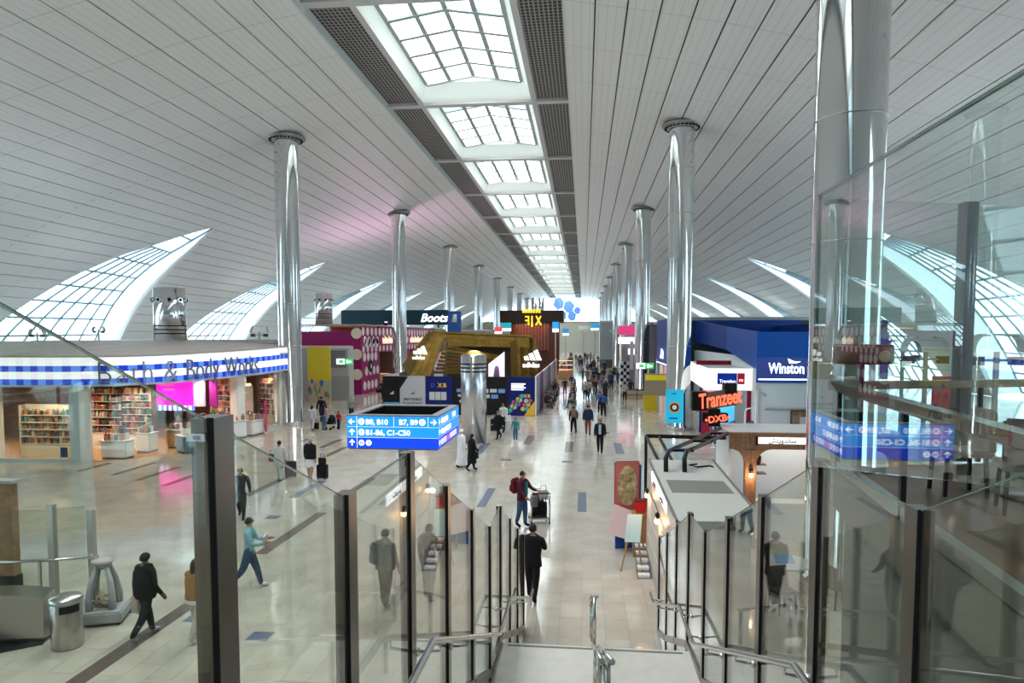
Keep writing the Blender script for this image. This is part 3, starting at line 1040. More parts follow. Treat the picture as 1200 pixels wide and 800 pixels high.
# black rail frame carrying the neon sign
fr = thing('sign_frame', 'black steel ladder frame bridging the kiosk roof and the neon sign', 'frame', (2.0, 15.9, 2.7))
fo = Vector((2.0, 15.9, 2.7))
for dx in (0, .42):
    pts = [(1.9+dx, 15.8, 2.7), (1.9+dx, 15.85, 3.0), (1.98+dx, 16.1, 3.12), (4.72+dx*1.3, 21.9, 3.12)]
    MB().tube([Vector(p)-fo for p in pts], .055, 8).build('rail', DARKM, fr)
for f in (.04, .3, .55, .8):
    p = Vector((1.98, 16.1, 3.12)).lerp(Vector((4.72, 21.9, 3.12)), f)-fo
    MB().bar(p, p+Vector((.5, 0, 0)), .16, .06).build('rung', DARKM, fr)
MB().bar(Vector((5.25, 21.9, 3.15))-fo, Vector((5.25, 21.9, 0))-fo, .1).build('leg', DARKM, fr)
MB().bar(Vector((4.72, 21.9, 3.12))-fo, Vector((4.72, 21.9, 0))-fo, .1).build('leg', DARKM, fr)
MB().bar(Vector((1.8, 19.75, 2.95))-fo, Vector((4.2, 19.6, 2.95))-fo, .1).build('cross_rail', DARKM, fr)
for x0, y0 in ((1.8, 19.75), (2.15, 19.7)):
    MB().bar(Vector((x0, y0, 2.95))-fo, Vector((x0+.1, 17.3, 2.65))-fo, .06).build('brace', DARKM, fr)
MB().bar(Vector((1.8, 19.75, 2.95))-fo, Vector((1.8, 19.75, 0))-fo, .08).build('leg', DARKM, fr)

NEON = M('neon_orange_red', (.9, .1, .05), .4, emit=(1, .16, .075), es=1.2)
ns = thing('neon_sign', 'orange red neon lettering on stacked black boxes above the ladder frame', 'sign', (3.8, 20.4, 3.18))
MB().bevbox((-.62, 0, .45), (-.18, .4, 1.0), .02).build('box', DARKM, ns)
MB().bevbox((.3, 0, .95), (.66, .4, 1.25), .02).build('box', DARKM, ns)
MB().add([(-.5, .02, .42), (.66, .02, .62), (.66, .02, 1.12), (-.5, .02, .92), (-.5, .2, .42), (.66, .2, .62), (.66, .2, 1.12), (-.5, .2, .92)],
         [(0, 1, 2, 3), (7, 6, 5, 4), (4, 5, 1, 0), (5, 6, 2, 1), (6, 7, 3, 2), (7, 4, 0, 3)]).build('back_panel', M('sign_grey', (.12, .115, .11), .5), ns)
o = text('Tranzeet', .47, NEON, ns, (-.42, -.03, .5), 0, .02, 'LEFT', bold=.008, shear=.25)
o.rotation_euler = (R(90), R(-10), 0); o.scale = (.72, 1.3, 1)
MB().bevbox((-.32, -.02, .1), (.42, .2, .38), .02).build('box', DARKM, ns)
MB().bevbox((-.15, 0, -.02), (.2, .25, .5), .02).build('box', DARKM, ns)
o = text('•DXB•', .27, NEON, ns, (.12, -.05, .13), 0, .015, bold=.006)
o.rotation_euler = (R(90), R(-9), 0)

# ---------------------------------------------------------------- sandwich shop with wooden arches
ws = thing('sandwich_counter', 'wooden arched shop front with lit white name strip behind the grey kiosk', 'shop front', (4, 19, 0))
def arch_panel(x0, x1, z0, z1, ax0, ax1, az, r, th, mb):
    """panel x0..x1 with an arched opening ax0..ax1, spring height az"""
    n = 8
    pts = [(ax0, z0), (ax0, az)]
    pts += [(ax0+r-r*math.cos(math.pi/2*i/n), az+r*math.sin(math.pi/2*i/n)) for i in range(1, n+1)]
    top = [(ax1-r+r*math.sin(math.pi/2*i/n), az+r*math.cos(math.pi/2*i/n)) for i in range(n+1)]
    inner = pts+top[0:]+[(ax1, z0)]
    poly_ = [(x0, z0)]+inner+[(x1, z0), (x1, z1), (x0, z1)]
    m = len(poly_)
    vs = [(x, 0, z) for x, z in poly_]+[(x, th, z) for x, z in poly_]
    # split the face into quads between the arch and the frame
    k = len(inner)
    fs = []
    def fan(o, rev):
        out = []
        ids = list(range(1, 1+k))
        half = k//2
        tl, tr, bl, br = m-1, m-2, 0, 1+k
        l = [bl]+ids[:half+1]+[tl]
        rr_ = [tl]+ids[half:]+[br, tr]
        for f in (l, rr_):
            ff = [i+o for i in f]
            out.append(tuple(reversed(ff)) if rev else tuple(ff))
        return out
    fs += fan(0, False)+fan(m, True)
    fs += [(i, (i+1) % m, m+(i+1) % m, m+i) for i in range(m)]
    mb.add(vs, fs)
WSL = M('slatted_oak', (.27, .15, .085), .5, noise=(9, .2))
m1 = MB(); arch_panel(0., .70, 0, 2.75, -.5, .40, 2.3, .35, .18, m1)
MB().box((.40, 0, 0), (.70, .18, 2.72)).build('pillar', WSL, ws)
# spandrels beside the openings
def spandrel(xa, za, r, sgn, name='spandrel'):
    n = 8
    pts = [(xa, za+r)]+[(xa+sgn*(r-r*math.cos(math.pi/2*i/n)), za+r*math.sin(math.pi/2*i/n)) for i in range(n+1)]
    vs = [(x, .0, z) for x, z in pts]+[(x, .18, z) for x, z in pts]
    m_ = len(pts)
    MB().add(vs, [tuple(range(m_)), tuple(reversed(range(m_, 2*m_)))]+[(i, (i+1) % m_, m_+(i+1) % m_, m_+i) for i in range(m_)]).build(name, WSL, ws)
spandrel(.70, 2.32, .42, 1)
spandrel(.40, 2.32, .42, -1)
spandrel(4.2, 2.32, .42, -1)
MB().box((4.2, 0, 0), (4.6, .18, 2.74)).build('pillar', WSL, ws)
MB().box((0., 0, 2.74), (4.6, .2, 3.18)).build('fascia', WSL, ws)
for i in range(36):
    x = .02+i*.127
    MB().box((x, -.012, 2.75), (x+.1, 0, 3.17)).build('slat', WSL, ws)
for i in range(2):
    MB().box((.42+i*.14, -.012, .02), (.53+i*.14, 0, 2.72)).build('slat', WSL, ws)
MB().box((.72, -.05, 2.9), (2.6, -.012, 3.07)).build('name_strip', LIT, ws)
MB().box((.66, -.06, 2.86), (.72, -.01, 3.1)).build('strip_end', DARKM, ws)
def shape_ar(s):
    return s[::-1]
text(shape_ar('\uFEB3\uFE8E\uFEE7\uFEAA\uFEED\uFEF3\uFE98\uFEB6'), .17, BLACK, ws, (1.35, -.06, 2.935), 0, .004, bold=.004)
text('sandwich', .14, BLACK, ws, (2.25, -.06, 2.945), 0, .004, bold=.003)
MB().box((0, .2, 3.1), (4.6, 2.1, 3.18)).build('roof', LGREY, ws)
MB().box((0.1, 2.0, 0), (4.6, 2.1, 3.1)).build('back_wall', M('tile_white', (.72, .74, .76), .25), ws)
MB().box((4.5, .2, 0), (4.6, 2.0, 3.1)).build('side_wall', MATS['tile_white'], ws)
MB().box((-.0, .2, 0), (.06, 2.0, 3.1)).build('side_wall', MATS['tile_white'], ws)
for z in (1.95, 2.2):
    MB().box((.72, .5, z), (1.1, .8, z+.03)).build('shelf', M('shelf_oak', (.2, .12, .07), .5), ws)
MB().box((.9, .9, .0), (4.3, 1.5, 1.05)).build('counter', M('counter_white', (.7, .7, .71), .3), ws)
for sx in (.55, 4.4):
    lm = MB().lathe([(.02, 2.08), (.05, 2.1), (.05, 2.2), (.02, 2.22)], c=(sx, -.08), n=10).build('wall_lamp', DARKM, ws)
    MB().ball((sx, -.09, 2.03), .06, 6).build('bulb', WARM, lm)
    l = bpy.data.lights.new('shop_wall_lamp', 'POINT'); l.energy = 10; l.color = (1, .6, .3); l.shadow_soft_size = .05
    lo = bpy.data.objects.new('shop_wall_lamp', l); C.objects.link(lo); lo.location = (4+sx, 18.72, 2.02)
pot = thing('flower_pot', 'dark red pot on the shelf inside the wooden arch', 'pot', (4.9, 19.62, 2.23))
MB().lathe([(.06, 0), (.09, .1), (.08, .12)], n=10).build('pot', M('dark_red_pot', (.2, .03, .03), .5), pot)
MB().ball((0, 0, .17), .09, 6).build('plant', M('dark_plant', (.06, .04, .03), .8), pot)
area('sandwich_shop_light', (6.2, 20.2, 3.05), 2.5, 28, (1, .96, .9), sy=1.2)
rt = thing('round_table', 'round white table with a grey top behind the right balustrade', 'table', (4.55, 15.6, 0))
MB().lathe([(.55, .72), (.57, .74), (.55, .76)], n=28).build('table_top', M('table_grey', (.5, .5, .5), .4), rt)
MB().lathe([(.05, .03), (.05, .72)], n=10).build('stem', GREY, rt)
MB().lathe([(.3, 0), (.3, .03)], n=18).build('foot', GREY, rt)
tb = thing('tablet', 'light blue menu card lying tilted on the round table', 'card', (4.5, 15.6, .76))
MB().add([(-.2, -.12, 0), (.2, -.12, 0), (.2, .12, .12), (-.2, .12, .12), (-.2, -.12, .015), (.2, -.12, .015), (.2, .12, .135), (-.2, .12, .135)],
         [(3, 2, 1, 0), (4, 5, 6, 7), (0, 1, 5, 4), (1, 2, 6, 5), (2, 3, 7, 6), (3, 0, 4, 7)]).build('card', M('pale_blue_card', (.25, .42, .62), .4), tb)
def stool(loc, label, col):
    t = thing('stool', label, 'stool', loc)
    MB().lathe([(.19, .62), (.2, .66), (.19, .68)], n=16).build('seat', col, t)
    for j in range(4):
        a = R(45+90*j)
        MB().bar((.12*math.cos(a), .12*math.sin(a), .63), (.2*math.cos(a), .2*math.sin(a), 0), .03).build('leg', DARKM, t)
stool((3.75, 16.8, 0), 'red-topped stool beside the kiosk', M('red_vinyl', (.5, .03, .04), .4))
for i, (x, y, r) in enumerate(((5.5, 15.0, 100), (4.2, 14.6, 20))):
    cafe_chair((x, y, 0), R(r), ('grey chair on the hall floor right of the round white table', 'grey chair on the hall floor nearest the kiosk side')[i])

# easel boards in front of the kiosk
ea = thing('easel', 'wooden tripod easel with a pale blue notice on the floor by the kiosk', 'easel', (1.25, 17.0, 0))
EW = M('easel_wood', (.35, .2, .1), .6)
for p in ((-.3, -.25, 0), (.22, -.3, 0), (.42, .4, 0)):
    MB().bar(p, (.05, .0, 1.45), .03).build('leg', EW, ea)
MB().slab([(-.22, -.28, .75), (.16, -.28, .75), (.22, -.1, 1.4), (-.14, -.1, 1.4)], .015).build('notice', M('pale_blue_notice', (.48, .66, .72), .5), ea)
bo = thing('display_board', 'pink framed floral display board with blue edge leaning by the kiosk', 'board', (1.2, 18.6, 0), R(16))
MB().bevbox((-.36, -.02, 1.02), (.36, .04, 2.42), .03).build('frame', M('dusty_pink_frame', (.50, .16, .14), .6), bo)
n = 20
poly_ = [(.27*math.cos(2*math.pi*i/n), 1.75+.55*math.sin(2*math.pi*i/n)) for i in range(n)]
MB().add([(x, -.05, z) for x, z in poly_]+[(x, -.02, z) for x, z in poly_], [tuple(range(n)), tuple(reversed(range(n, 2*n)))]+[(i, n+i, n+(i+1) % n, (i+1) % n) for i in range(n)]).build('floral_print', M('floral_print', (.42, .36, .20), .6, noise=(7, .6)), bo)
MB().box((-.30, .04, .0), (.42, .09, 2.3)).build('back_frame', M('royal_blue', (.02, .08, .35), .5), bo)
MB().box((-.38, -.06, .95), (.36, -.02, 1.22)).build('banner', M('dusty_pink', (.42, .10, .10), .6), bo)
bo2 = thing('display_board', 'pale pink square board tilted against the oval board', 'board', (1.15, 18.2, 0))
MB().slab([(-.5, -.1, .55), (.22, -.1, .35), (.36, .12, 1.05), (-.3, .12, 1.3)], .02).build('panel', M('pale_pink', (.70, .55, .58), .6), bo2)
MB().bar((0, .0, 0), (0, .1, .9), .04).build('prop', EW, bo2)
pd = thing('podium', 'wooden podium with a red box on top beside the kiosk', 'podium', (1.5, 18.1, 0))
MB().box((-.17, -.2, 0), (.17, .2, 1.1)).build('body', M('podium_oak', (.33, .17, .07), .5), pd)
MB().box((-.2, -.23, 1.1), (.2, .23, 1.16)).build('top', EW, pd)
rbx = thing('red_box', 'bright red box standing on the wooden podium', 'box', (1.52, 18.1, 1.16))
MB().bevbox((-.14, -.14, 0), (.14, .14, .3), .01).build('body', M('bright_red', (.55, .02, .02), .5), rbx)
MB().box((-.15, -.15, .3), (.15, .15, .33)).build('lid', M('dark_red', (.2, .015, .02), .5), rbx)
cr = thing('magazine_rack', 'low white slatted rack on the floor beside the podium', 'rack', (1.5, 16.9, 0))
for i in range(5):
    MB().box((-.16, -.6+.26*i, 0.02+.1*i), (.12, -.4+.26*i, .08+.1*i)).build('tray', M('rack_white', (.7, .71, .73), .4), cr)
for x in (-.17, .13):
    MB().bar((x, -.62, .0), (x, .7, .52), .02, .05).build('side', DGREY, cr)

# ---------------------------------------------------------------- direction sign
SB1 = M('sign_blue_light', (.02, .22, .75), .3, emit=(.012, .23, .85), es=.9)
SB2 = M('sign_blue_deep', (.01, .05, .55), .3, emit=(.004, .045, .62), es=.9)
SGW = M('sign_white', (.95, .95, .95), .4, emit=(1, 1, 1), es=.9)
SGP = M('sign_pink', (.9, .1, .3), .4, emit=(.9, .1, .3), es=.8)
sg_ = thing('direction_sign', 'square blue airport direction sign box on a steel post above the hall floor', 'sign', (-3.86, 14.6, 0))
W2, D2 = .95, 1.12
zb, zt = 3.52, 4.17
z1_, z2_ = zb+.215, zb+.435
for (z0, z1, m, nme) in ((zb, z1_, SB2, 'band_lower'), (z1_+.006, z2_, SB1, 'band_middle'), (z2_+.006, zt, SB1, 'band_upper')):
    mb = MB()
    mb.box((-W2, -D2, z0), (W2, -D2+.06, z1)); mb.box((-W2, D2-.06, z0), (W2, D2, z1))
    mb.box((-W2, -D2+.06, z0), (-W2+.06, D2-.06, z1)); mb.box((W2-.06, -D2+.06, z0), (W2, D2-.06, z1))
    mb.build(nme, m, sg_)
mb = MB()
for z in (z1_, z2_):
    mb.box((-W2+.004, -D2+.004, z), (W2-.004, D2-.004, z+.006))
mb.build('divider', SGW, sg_)
rimm = M('sign_rim', (.20, .21, .22), .4)
mb = MB()
r_ = .17
mb.box((-W2, -D2, zt), (W2, -D2+r_, zt+.03)); mb.box((-W2, D2-r_, zt), (W2, D2, zt+.03))
mb.box((-W2, -D2+r_, zt), (-W2+r_, D2-r_, zt+.03)); mb.box((W2-r_, -D2+r_, zt), (W2, D2-r_, zt+.03))
mb.build('top_rim', rimm, sg_)
MB().box((-W2+.05, -D2+.05, zt-.30), (W2-.05, D2-.05, zt-.26)).build('inner_tray', M('sign_void', (.004, .004, .004), 1., spec=0.), sg_)
mb = MB()
for a, b_ in (((-W2+r_, -D2+r_, zt-.3), (W2-r_, -D2+r_+.02, zt)), ((-W2+r_, D2-r_-.02, zt-.3), (W2-r_, D2-r_, zt)), ((-W2+r_, -D2+r_, zt-.3), (-W2+r_+.02, D2-r_, zt)), ((W2-r_-.02, -D2+r_, zt-.3), (W2-r_, D2-r_, zt))):
    mb.box(a, b_)
mb.build('tray_sides', M('sign_void', (.004, .004, .004), 1., spec=0.), sg_)
MB().box((-W2+.02, -D2+.02, zb-.03), (W2-.02, D2-.02, zb)).build('underside', rimm, sg_)
MB().box((-.09, -.35, 0), (.09, -.17, zb)).build('post', STEEL, sg_)
def arrow_mesh(ang):
    mb = MB()
    c, s = math.cos(ang), math.sin(ang)
    def rot(p): return (p[0]*c-p[1]*s, 0, p[0]*s+p[1]*c)
    def poly(ps):
        k = len(ps)
        v = [rot(p) for p in ps]
        mb.add([(x, -.006, z) for x, y, z in v]+[(x, 0, z) for x, y, z in v], [tuple(range(k)), tuple(reversed(range(k, 2*k)))]+[(i, k+i, k+(i+1) % k, (i+1) % k) for i in range(k)])
    poly([(-.012, -.06), (.012, -.06), (.012, .05), (-.012, .05)])
    poly([(0, .07), (-.062, .01), (-.047, -.004), (0, .042)])
    poly([(0, .07), (0, .042), (.047, -.004), (.062, .01)])
    return mb
def disc_mesh(r):
    n = 18
    v = [(r*math.cos(2*math.pi*i/n), r*math.sin(2*math.pi*i/n)) for i in range(n)]
    return MB().add([(x, -.005, z) for x, z in v]+[(x, 0, z) for x, z in v], [tuple(range(n)), tuple(reversed(range(n, 2*n)))]+[(i, n+i, n+(i+1) % n, (i+1) % n) for i in range(n)])
def plane_icon():
    mb = MB()
    for a, b_, w in (((-.035, -.02), (.04, .025), .014), ((0, .0), (-.005, .05), .012), ((0, 0), (.035, -.035), .012)):
        mb.bar((a[0], -.007, a[1]), (b_[0], -.007, b_[1]), w, .004, up=(0, 1, 0))
    return mb
def sign_face(rot_z, half, depth):
    """lettering of one face, local x along the face"""
    def put(mb, x, z, m, nme):
        o = mb.build(nme, m, sg_)
        o.matrix_local = Matrix.Rotation(rot_z, 4, 'Z') @ Matrix.Translation((x, -depth-.002, z))
        return o
    def tx(t, x, z, s=.15, al='LEFT'):
        me = text_mesh(t, s, .004, al, .003).copy(); me.materials.append(SGW)
        o = inst('lettering', me, sg_)
        o.matrix_local = Matrix.Rotation(rot_z, 4, 'Z') @ Matrix.Translation((x, -depth-.004, z)) @ Matrix.Rotation(R(90), 4, 'X')
    zc = [(zb+z1_)/2, (z1_+z2_)/2, (z2_+zt)/2]
    k = half/.95
    put(arrow_mesh(R(90)), -.85*k, zc[2], SGW, 'arrow')
    put(arrow_mesh(0), -.85*k, zc[1], SGW, 'arrow')
    put(arrow_mesh(0), -.85*k, zc[0], SGW, 'arrow')
    put(MB().box((-.004, -.003, zb-zc[2]), (.004, 0, zt-zc[2])), -.745*k, zc[2], SGW, 'divider')
    for x, z in ((-.65*k, zc[2]), (-.65*k, zc[1]), (.62*k, zc[2])):
        put(disc_mesh(.066), x, z, SGW, 'icon_disc')
        put(plane_icon(), x, z, SB1, 'plane_icon')
    tx('B8, B10', -.56*k, zc[2]-.055)
    tx('B7, B9', .53*k, zc[2]-.055, al='RIGHT')
    put(MB().box((-.003, -.003, -.1), (.003, 0, .1)), .03*k, zc[2], SGW, 'divider')
    put(MB().box((-.003, -.003, -.1), (.003, 0, .1)), .74*k, zc[2], SGW, 'divider')
    put(arrow_mesh(R(-90)), .85*k, zc[2], SGW, 'arrow')
    tx('B1-B6, C1-C50', -.56*k, zc[1]-.055)
    for i, x in enumerate((-.65, -.50)):
        put(disc_mesh(.06), x*k, zc[0], SGW, 'icon_disc')
        if i == 0:
            for dx in (-.02, .02):
                put(MB().box((dx-.009, -.008, -.03), (dx+.009, -.004, .03)), x*k, zc[0], SB2, 'pictogram')
        else:
            for a in (-.018, .018):
                put(MB().bar((a, -.007, -.035), (-a*.6, -.007, .035), .012, .004, up=(0, 1, 0)), x*k, zc[0], SB2, 'pictogram')
sign_face(0, W2, D2)
# side face: arrows and a row of round pictograms
def side_face(rot_z, depth):
    def put(mb, x, z, m, nme):
        o = mb.build(nme, m, sg_)
        o.matrix_local = Matrix.Rotation(rot_z, 4, 'Z') @ Matrix.Translation((x, -depth-.002, z))
    def tx(t, x, z, s=.15, al='LEFT'):
        me = text_mesh(t, s, .004, al, .003).copy(); me.materials.append(SGW)
        o = inst('lettering', me, sg_)
        o.matrix_local = Matrix.Rotation(rot_z, 4, 'Z') @ Matrix.Translation((x, -depth-.004, z)) @ Matrix.Rotation(R(90), 4, 'X')
    zc = [(zb+z1_)/2, (z1_+z2_)/2, (z2_+zt)/2]
    for z in zc:
        put(arrow_mesh(0 if z != zc[2] else R(90)), -1.0, z, SGW, 'arrow')
    put(disc_mesh(.066), -.75, zc[2], SGW, 'icon_disc')
    tx('B8, B10', -.62, zc[2]-.055); tx('B1-B6', .35, zc[2]-.055)
    put(disc_mesh(.066), -.75, zc[1], SGW, 'icon_disc')
    tx('A, B1-B2, C1', -.62, zc[1]-.055)
    for i in range(9):
        put(disc_mesh(.062), -.78+.19*i, zc[0], SGP if i in (3, 4) else SGW, 'icon_disc')
        put(MB().box((-.02, -.008, -.028), (.02, -.004, .028)), -.78+.19*i, zc[0], SB2, 'pictogram')
side_face(R(90), W2)

# ---------------------------------------------------------------- gingham shop on the left
shop = thing('cosmetics_shop', 'open shop with blue and white gingham fascia on a rounded corner at the left', 'shop', (-24, 36, 0))
SO = Vector((-24, 36, 0))
def shop_path(n=40):
    pts = [(-33.0, 28.8), (-30, 28.75), (-27, 28.75), (-24.6, 28.85)]
    for i in range(1, 11):
        a = R(-90+78*i/10)
        pts.append((-24.4+4.3*math.cos(a), 33.2+4.35*math.sin(a)))
    pts += [(-19.75, 34.6), (-19.55, 37), (-19.5, 40), (-19.7, 43), (-20.0, 45.6)]
    return pts
SP = shop_path()
def path_len(P):
    L = [0.]
    for a, b_ in zip(P, P[1:]):
        L.append(L[-1]+math.dist(a, b_))
    return L
SLn = path_len(SP)
def spt(l, off=0.):
    l = min(max(l, 0), SLn[-1]-1e-6)
    i = max(j for j in range(len(SLn)) if SLn[j] <= l)
    i = min(i, len(SP)-2)
    t = (l-SLn[i])/(SLn[i+1]-SLn[i])
    x = SP[i][0]+(SP[i+1][0]-SP[i][0])*t; y = SP[i][1]+(SP[i+1][1]-SP[i][1])*t
    # smoothed tangent
    def tan(k):
        k = min(max(k, 0), len(SP)-1)
        a_, b_ = SP[max(k-1, 0)], SP[min(k+1, len(SP)-1)]
        return Vector((b_[0]-a_[0], b_[1]-a_[1])).normalized()
    d = (tan(i)*(1-t)+tan(i+1)*t).normalized()
    nx_, ny_ = d.y, -d.x      # outward (towards the hall)
    return (x+nx_*off, y+ny_*off, math.atan2(d.y, d.x))
def gingham():
    m = bpy.data.materials.new('gingham_lightbox')
    m.use_nodes = True
    nt = m.node_tree
    b = nt.nodes['Principled BSDF']
    uv = nt.nodes.new('ShaderNodeUVMap')
    sep = nt.nodes.new('ShaderNodeSeparateXYZ')
    nt.links.new(uv.outputs['UV'], sep.inputs[0])
    def math_(op, a, b_=None):
        n = nt.nodes.new('ShaderNodeMath'); n.operation = op
        if isinstance(a, float): n.inputs[0].default_value = a
        else: nt.links.new(a, n.inputs[0])
        if b_ is not None:
            if isinstance(b_, float): n.inputs[1].default_value = b_
            else: nt.links.new(b_, n.inputs[1])
        return n.outputs[0]
    u, v = sep.outputs[0], sep.outputs[1]
    chk = math_('LESS_THAN', math_('FRACT', math_('DIVIDE', u, .68)), .48)
    ramp = nt.nodes.new('ShaderNodeValToRGB')
    ramp.color_ramp.interpolation = 'CONSTANT'
    e = ramp.color_ramp.elements
    e[0].position = 0; e[0].color = (1, 1, 1, 1)
    e[1].position = .21; e[1].color = (0, 0, 0, 1)
    x = e.new(.48); x.color = (1, 1, 1, 1)
    x = e.new(.69); x.color = (0, 0, 0, 1)
    nt.links.new(v, ramp.inputs['Fac'])
    mixb = nt.nodes.new('ShaderNodeMix'); mixb.data_type = 'RGBA'
    mixb.inputs[6].default_value = (.085, .22, .78, 1); mixb.inputs[7].default_value = (.0, .03, .5, 1)
    nt.links.new(chk, mixb.inputs[0])
    mixw = nt.nodes.new('ShaderNodeMix'); mixw.data_type = 'RGBA'
    mixw.inputs[6].default_value = (1, .97, .98, 1); mixw.inputs[7].default_value = (.93, .86, .95, 1)
    nt.links.new(chk, mixw.inputs[0])
    fin = nt.nodes.new('ShaderNodeMix'); fin.data_type = 'RGBA'
    nt.links.new(ramp.outputs['Color'], fin.inputs[0])
    nt.links.new(mixw.outputs[2], fin.inputs[6]); nt.links.new(mixb.outputs[2], fin.inputs[7])
    nt.links.new(fin.outputs[2], b.inputs['Base Color'])
    nt.links.new(fin.outputs[2], b.inputs['Emission Color'])
    b.inputs['Emission Strength'].default_value = .5
    return m
GING = gingham()
FZ0, FZ1 = 3.6, 4.85
def fz(l, top):
    return (FZ1+.28*max(0, (l-12)/14)) if top else FZ0+.1*max(0, (l-12)/14)
def band(mb, o0, o1, z0f, z1f, uvs=False):
    N = 60
    vs = []; uv = []
    for i in range(N+1):
        l = SLn[-1]*i/N
        xa, ya, _ = spt(l, o0); xb, yb, _ = spt(l, o1)
        z0, z1 = z0f(l), z1f(l)
        vs += [(xb-SO.x, yb-SO.y, z0), (xb-SO.x, yb-SO.y, z1), (xa-SO.x, ya-SO.y, z1), (xa-SO.x, ya-SO.y, z0)]
        uv += [(l, 0.001), (l, .999), (l, .999), (l, .001)]
    fs = []
    for i in range(N):
        for j in range(4):
            fs.append((i*4+j, (i+1)*4+j, (i+1)*4+(j+1) % 4, i*4+(j+1) % 4))
    fs += [(0, 1, 2, 3), tuple(reversed((N*4, N*4+1, N*4+2, N*4+3)))]
    mb.add(vs, fs)
    if uvs: mb.uv = uv
    return mb
band(MB(), 0, .5, lambda l: fz(l, 0), lambda l: fz(l, 1), True).build('fascia', GING, shop)
band(MB(), -.05, .56, lambda l: fz(l, 1), lambda l: fz(l, 1)+.07).build('fascia_cap', M('fascia_cap_grey', (.36, .33, .31), .5), shop)
band(MB(), -.1, .52, lambda l: fz(l, 0)-.09, lambda l: fz(l, 0)).build('fascia_soffit', M('soffit_grey', (.5, .52, .53), .5), shop)
# shop roof, gently dished
roofm = M('shop_roof_membrane', (.44, .38, .35), .6, noise=(1.2, .12))
mb = MB()
N = 40
inner = [(-34, 30)]
vs = []
for i in range(N+1):
    l = SLn[-1]*i/N
    x, y, _ = spt(l, .1)
    vs.append((x-SO.x, y-SO.y, fz(l, 1)+.05))
ctr = []
for i in range(N+1):
    l = SLn[-1]*i/N
    x, y, _ = spt(l, .1)
    ctr.append(((x*.45+.55*-33)-SO.x, (y*.55+.45*41)-SO.y, 5.55))
mb.add(vs+ctr, [(i, i+1, N+1+i+1, N+1+i) for i in range(N)])
mb.build('roof', roofm, shop)
# lettering standing on the lower edge of the fascia
word = 'Bath & Body Works'
LTM = M('brushed_letter', (.20, .22, .26), .3, .7)
LS, LE = 10.8, 20.3
wid = []
for ch in word:
    if ch == ' ':
        wid.append((None, .32)); continue
    me = text_mesh(ch, 1.5, .03, 'LEFT', -.018)
    xs = [v.co.x for v in me.vertices]
    wid.append((min(xs), max(xs)-min(xs)))
tot = sum(w for _, w in wid)+.13*(len(word)-1)
ll = LS
kx_ = (LE-LS)/tot
for ch, (x0_, w_) in zip(word, wid):
    w2 = w_*kx_
    if ch != ' ':
        x, y, a = spt(ll+w2/2, .62)
        me = text_mesh(ch, 1.5, .03, 'LEFT', -.018).copy()
        for v in me.vertices:
            v.co.x = (v.co.x-x0_-w_/2)*kx_
        me.materials.append(LTM)
        inst('letter', me, shop, (x-SO.x, y-SO.y, FZ0+.03+.1*max(0, (ll-12)/14)), (R(90), 0, a))
    ll += w2+.13*kx_
text('Bath & Body', .28, LTM, shop, (spt(24.3, .53)[0]-SO.x, spt(24.3, .53)[1]-SO.y, 4.6), spt(24.3)[2], .01)
# piers
PIER = M('pier_white', (.74, .70, .66), .5)
PIERG = M('pier_grey_green', (.46, .52, .52), .4)
def pier(l0, l1, m, nme='pier'):
    mb = MB()
    vs = []
    for l in (l0, (l0+l1)/2, l1):
        xa, ya, _ = spt(l, -.35); xb, yb, _ = spt(l, .12)
        vs.append(((xa-SO.x, ya-SO.y), (xb-SO.x, yb-SO.y)))
    poly = [vs[0][1], vs[1][1], vs[2][1], vs[2][0], vs[1][0], vs[0][0]]
    mb.prism(poly, 0, 3.55).build(nme, m, shop)
pier(0.2, 5.6, PIERG, 'pier')
pier(5.6, 6.05, PIER)
pier(9.55, 9.95, PIERG)
pier(9.95, 10.35, PIER)
pier(18.9, 19.7, PIER)
pier(24.6, 25.4, PIER)
# window at the left with glass and low panels
def shop_glass(l0, l1, nme='shop_window'):
    a, b_ = spt(l0, 0), spt(l1, 0)
    p, q = Vector((a[0], a[1], .1))-SO, Vector((b_[0], b_[1], .1))-SO
    MB().slab([p, q, q+Vector((0, 0, 3.4)), p+Vector((0, 0, 3.4))], .02).build(nme, GLASS, shop)
    MB().bar(p+Vector((0, 0, 3.42)), q+Vector((0, 0, 3.42)), .1).build('window_head', PIERG, shop)
    MB().bar(p+Vector((0, 0, -.02)), q+Vector((0, 0, -.02)), .12, .16).build('window_sill', PIERG, shop)
shop_glass(6.05, 9.55)
shop_glass(19.7, 24.6)
MB().box((9.15-33.0-SO.x, 28.73-SO.y, .25), (9.5-33.0-SO.x, 28.745-SO.y, .72)).build('window_decal', M('navy_decal', (.01, .03, .10), .4), shop)
# floor, ceiling and back walls inside
WFL = M('shop_floor_wood', (.42, .24, .12), .25, noise=(4, .12))
mb = MB()
poly = [(x-SO.x, y-SO.y) for x, y in SP]+[(-34-SO.x, 45.6-SO.y)]
poly = [(-34-SO.x, 28.8-SO.y)]+poly
mb.prism(poly, .0, .006).build('floor_finish', WFL, shop)
MB().prism(poly, 3.62, 3.7).build('ceiling_panel', M('shop_ceiling', (.75, .72, .68), .6), shop)
BK = M('shop_wall_warm', (.30, .18, .13), .6)
MB().box((-34.1-SO.x, 45.2-SO.y, 0), (-20.2-SO.x, 45.4-SO.y, 3.6)).build('back_wall', BK, shop)
MB().box((-34.2-SO.x, 28.8-SO.y, 0), (-34-SO.x, 45.4-SO.y, 3.6)).build('side_wall', BK, shop)
MB().box((-34-SO.x, 36.6-SO.y, 0), (-25.5-SO.x, 36.8-SO.y, 3.6)).build('partition', BK, shop)
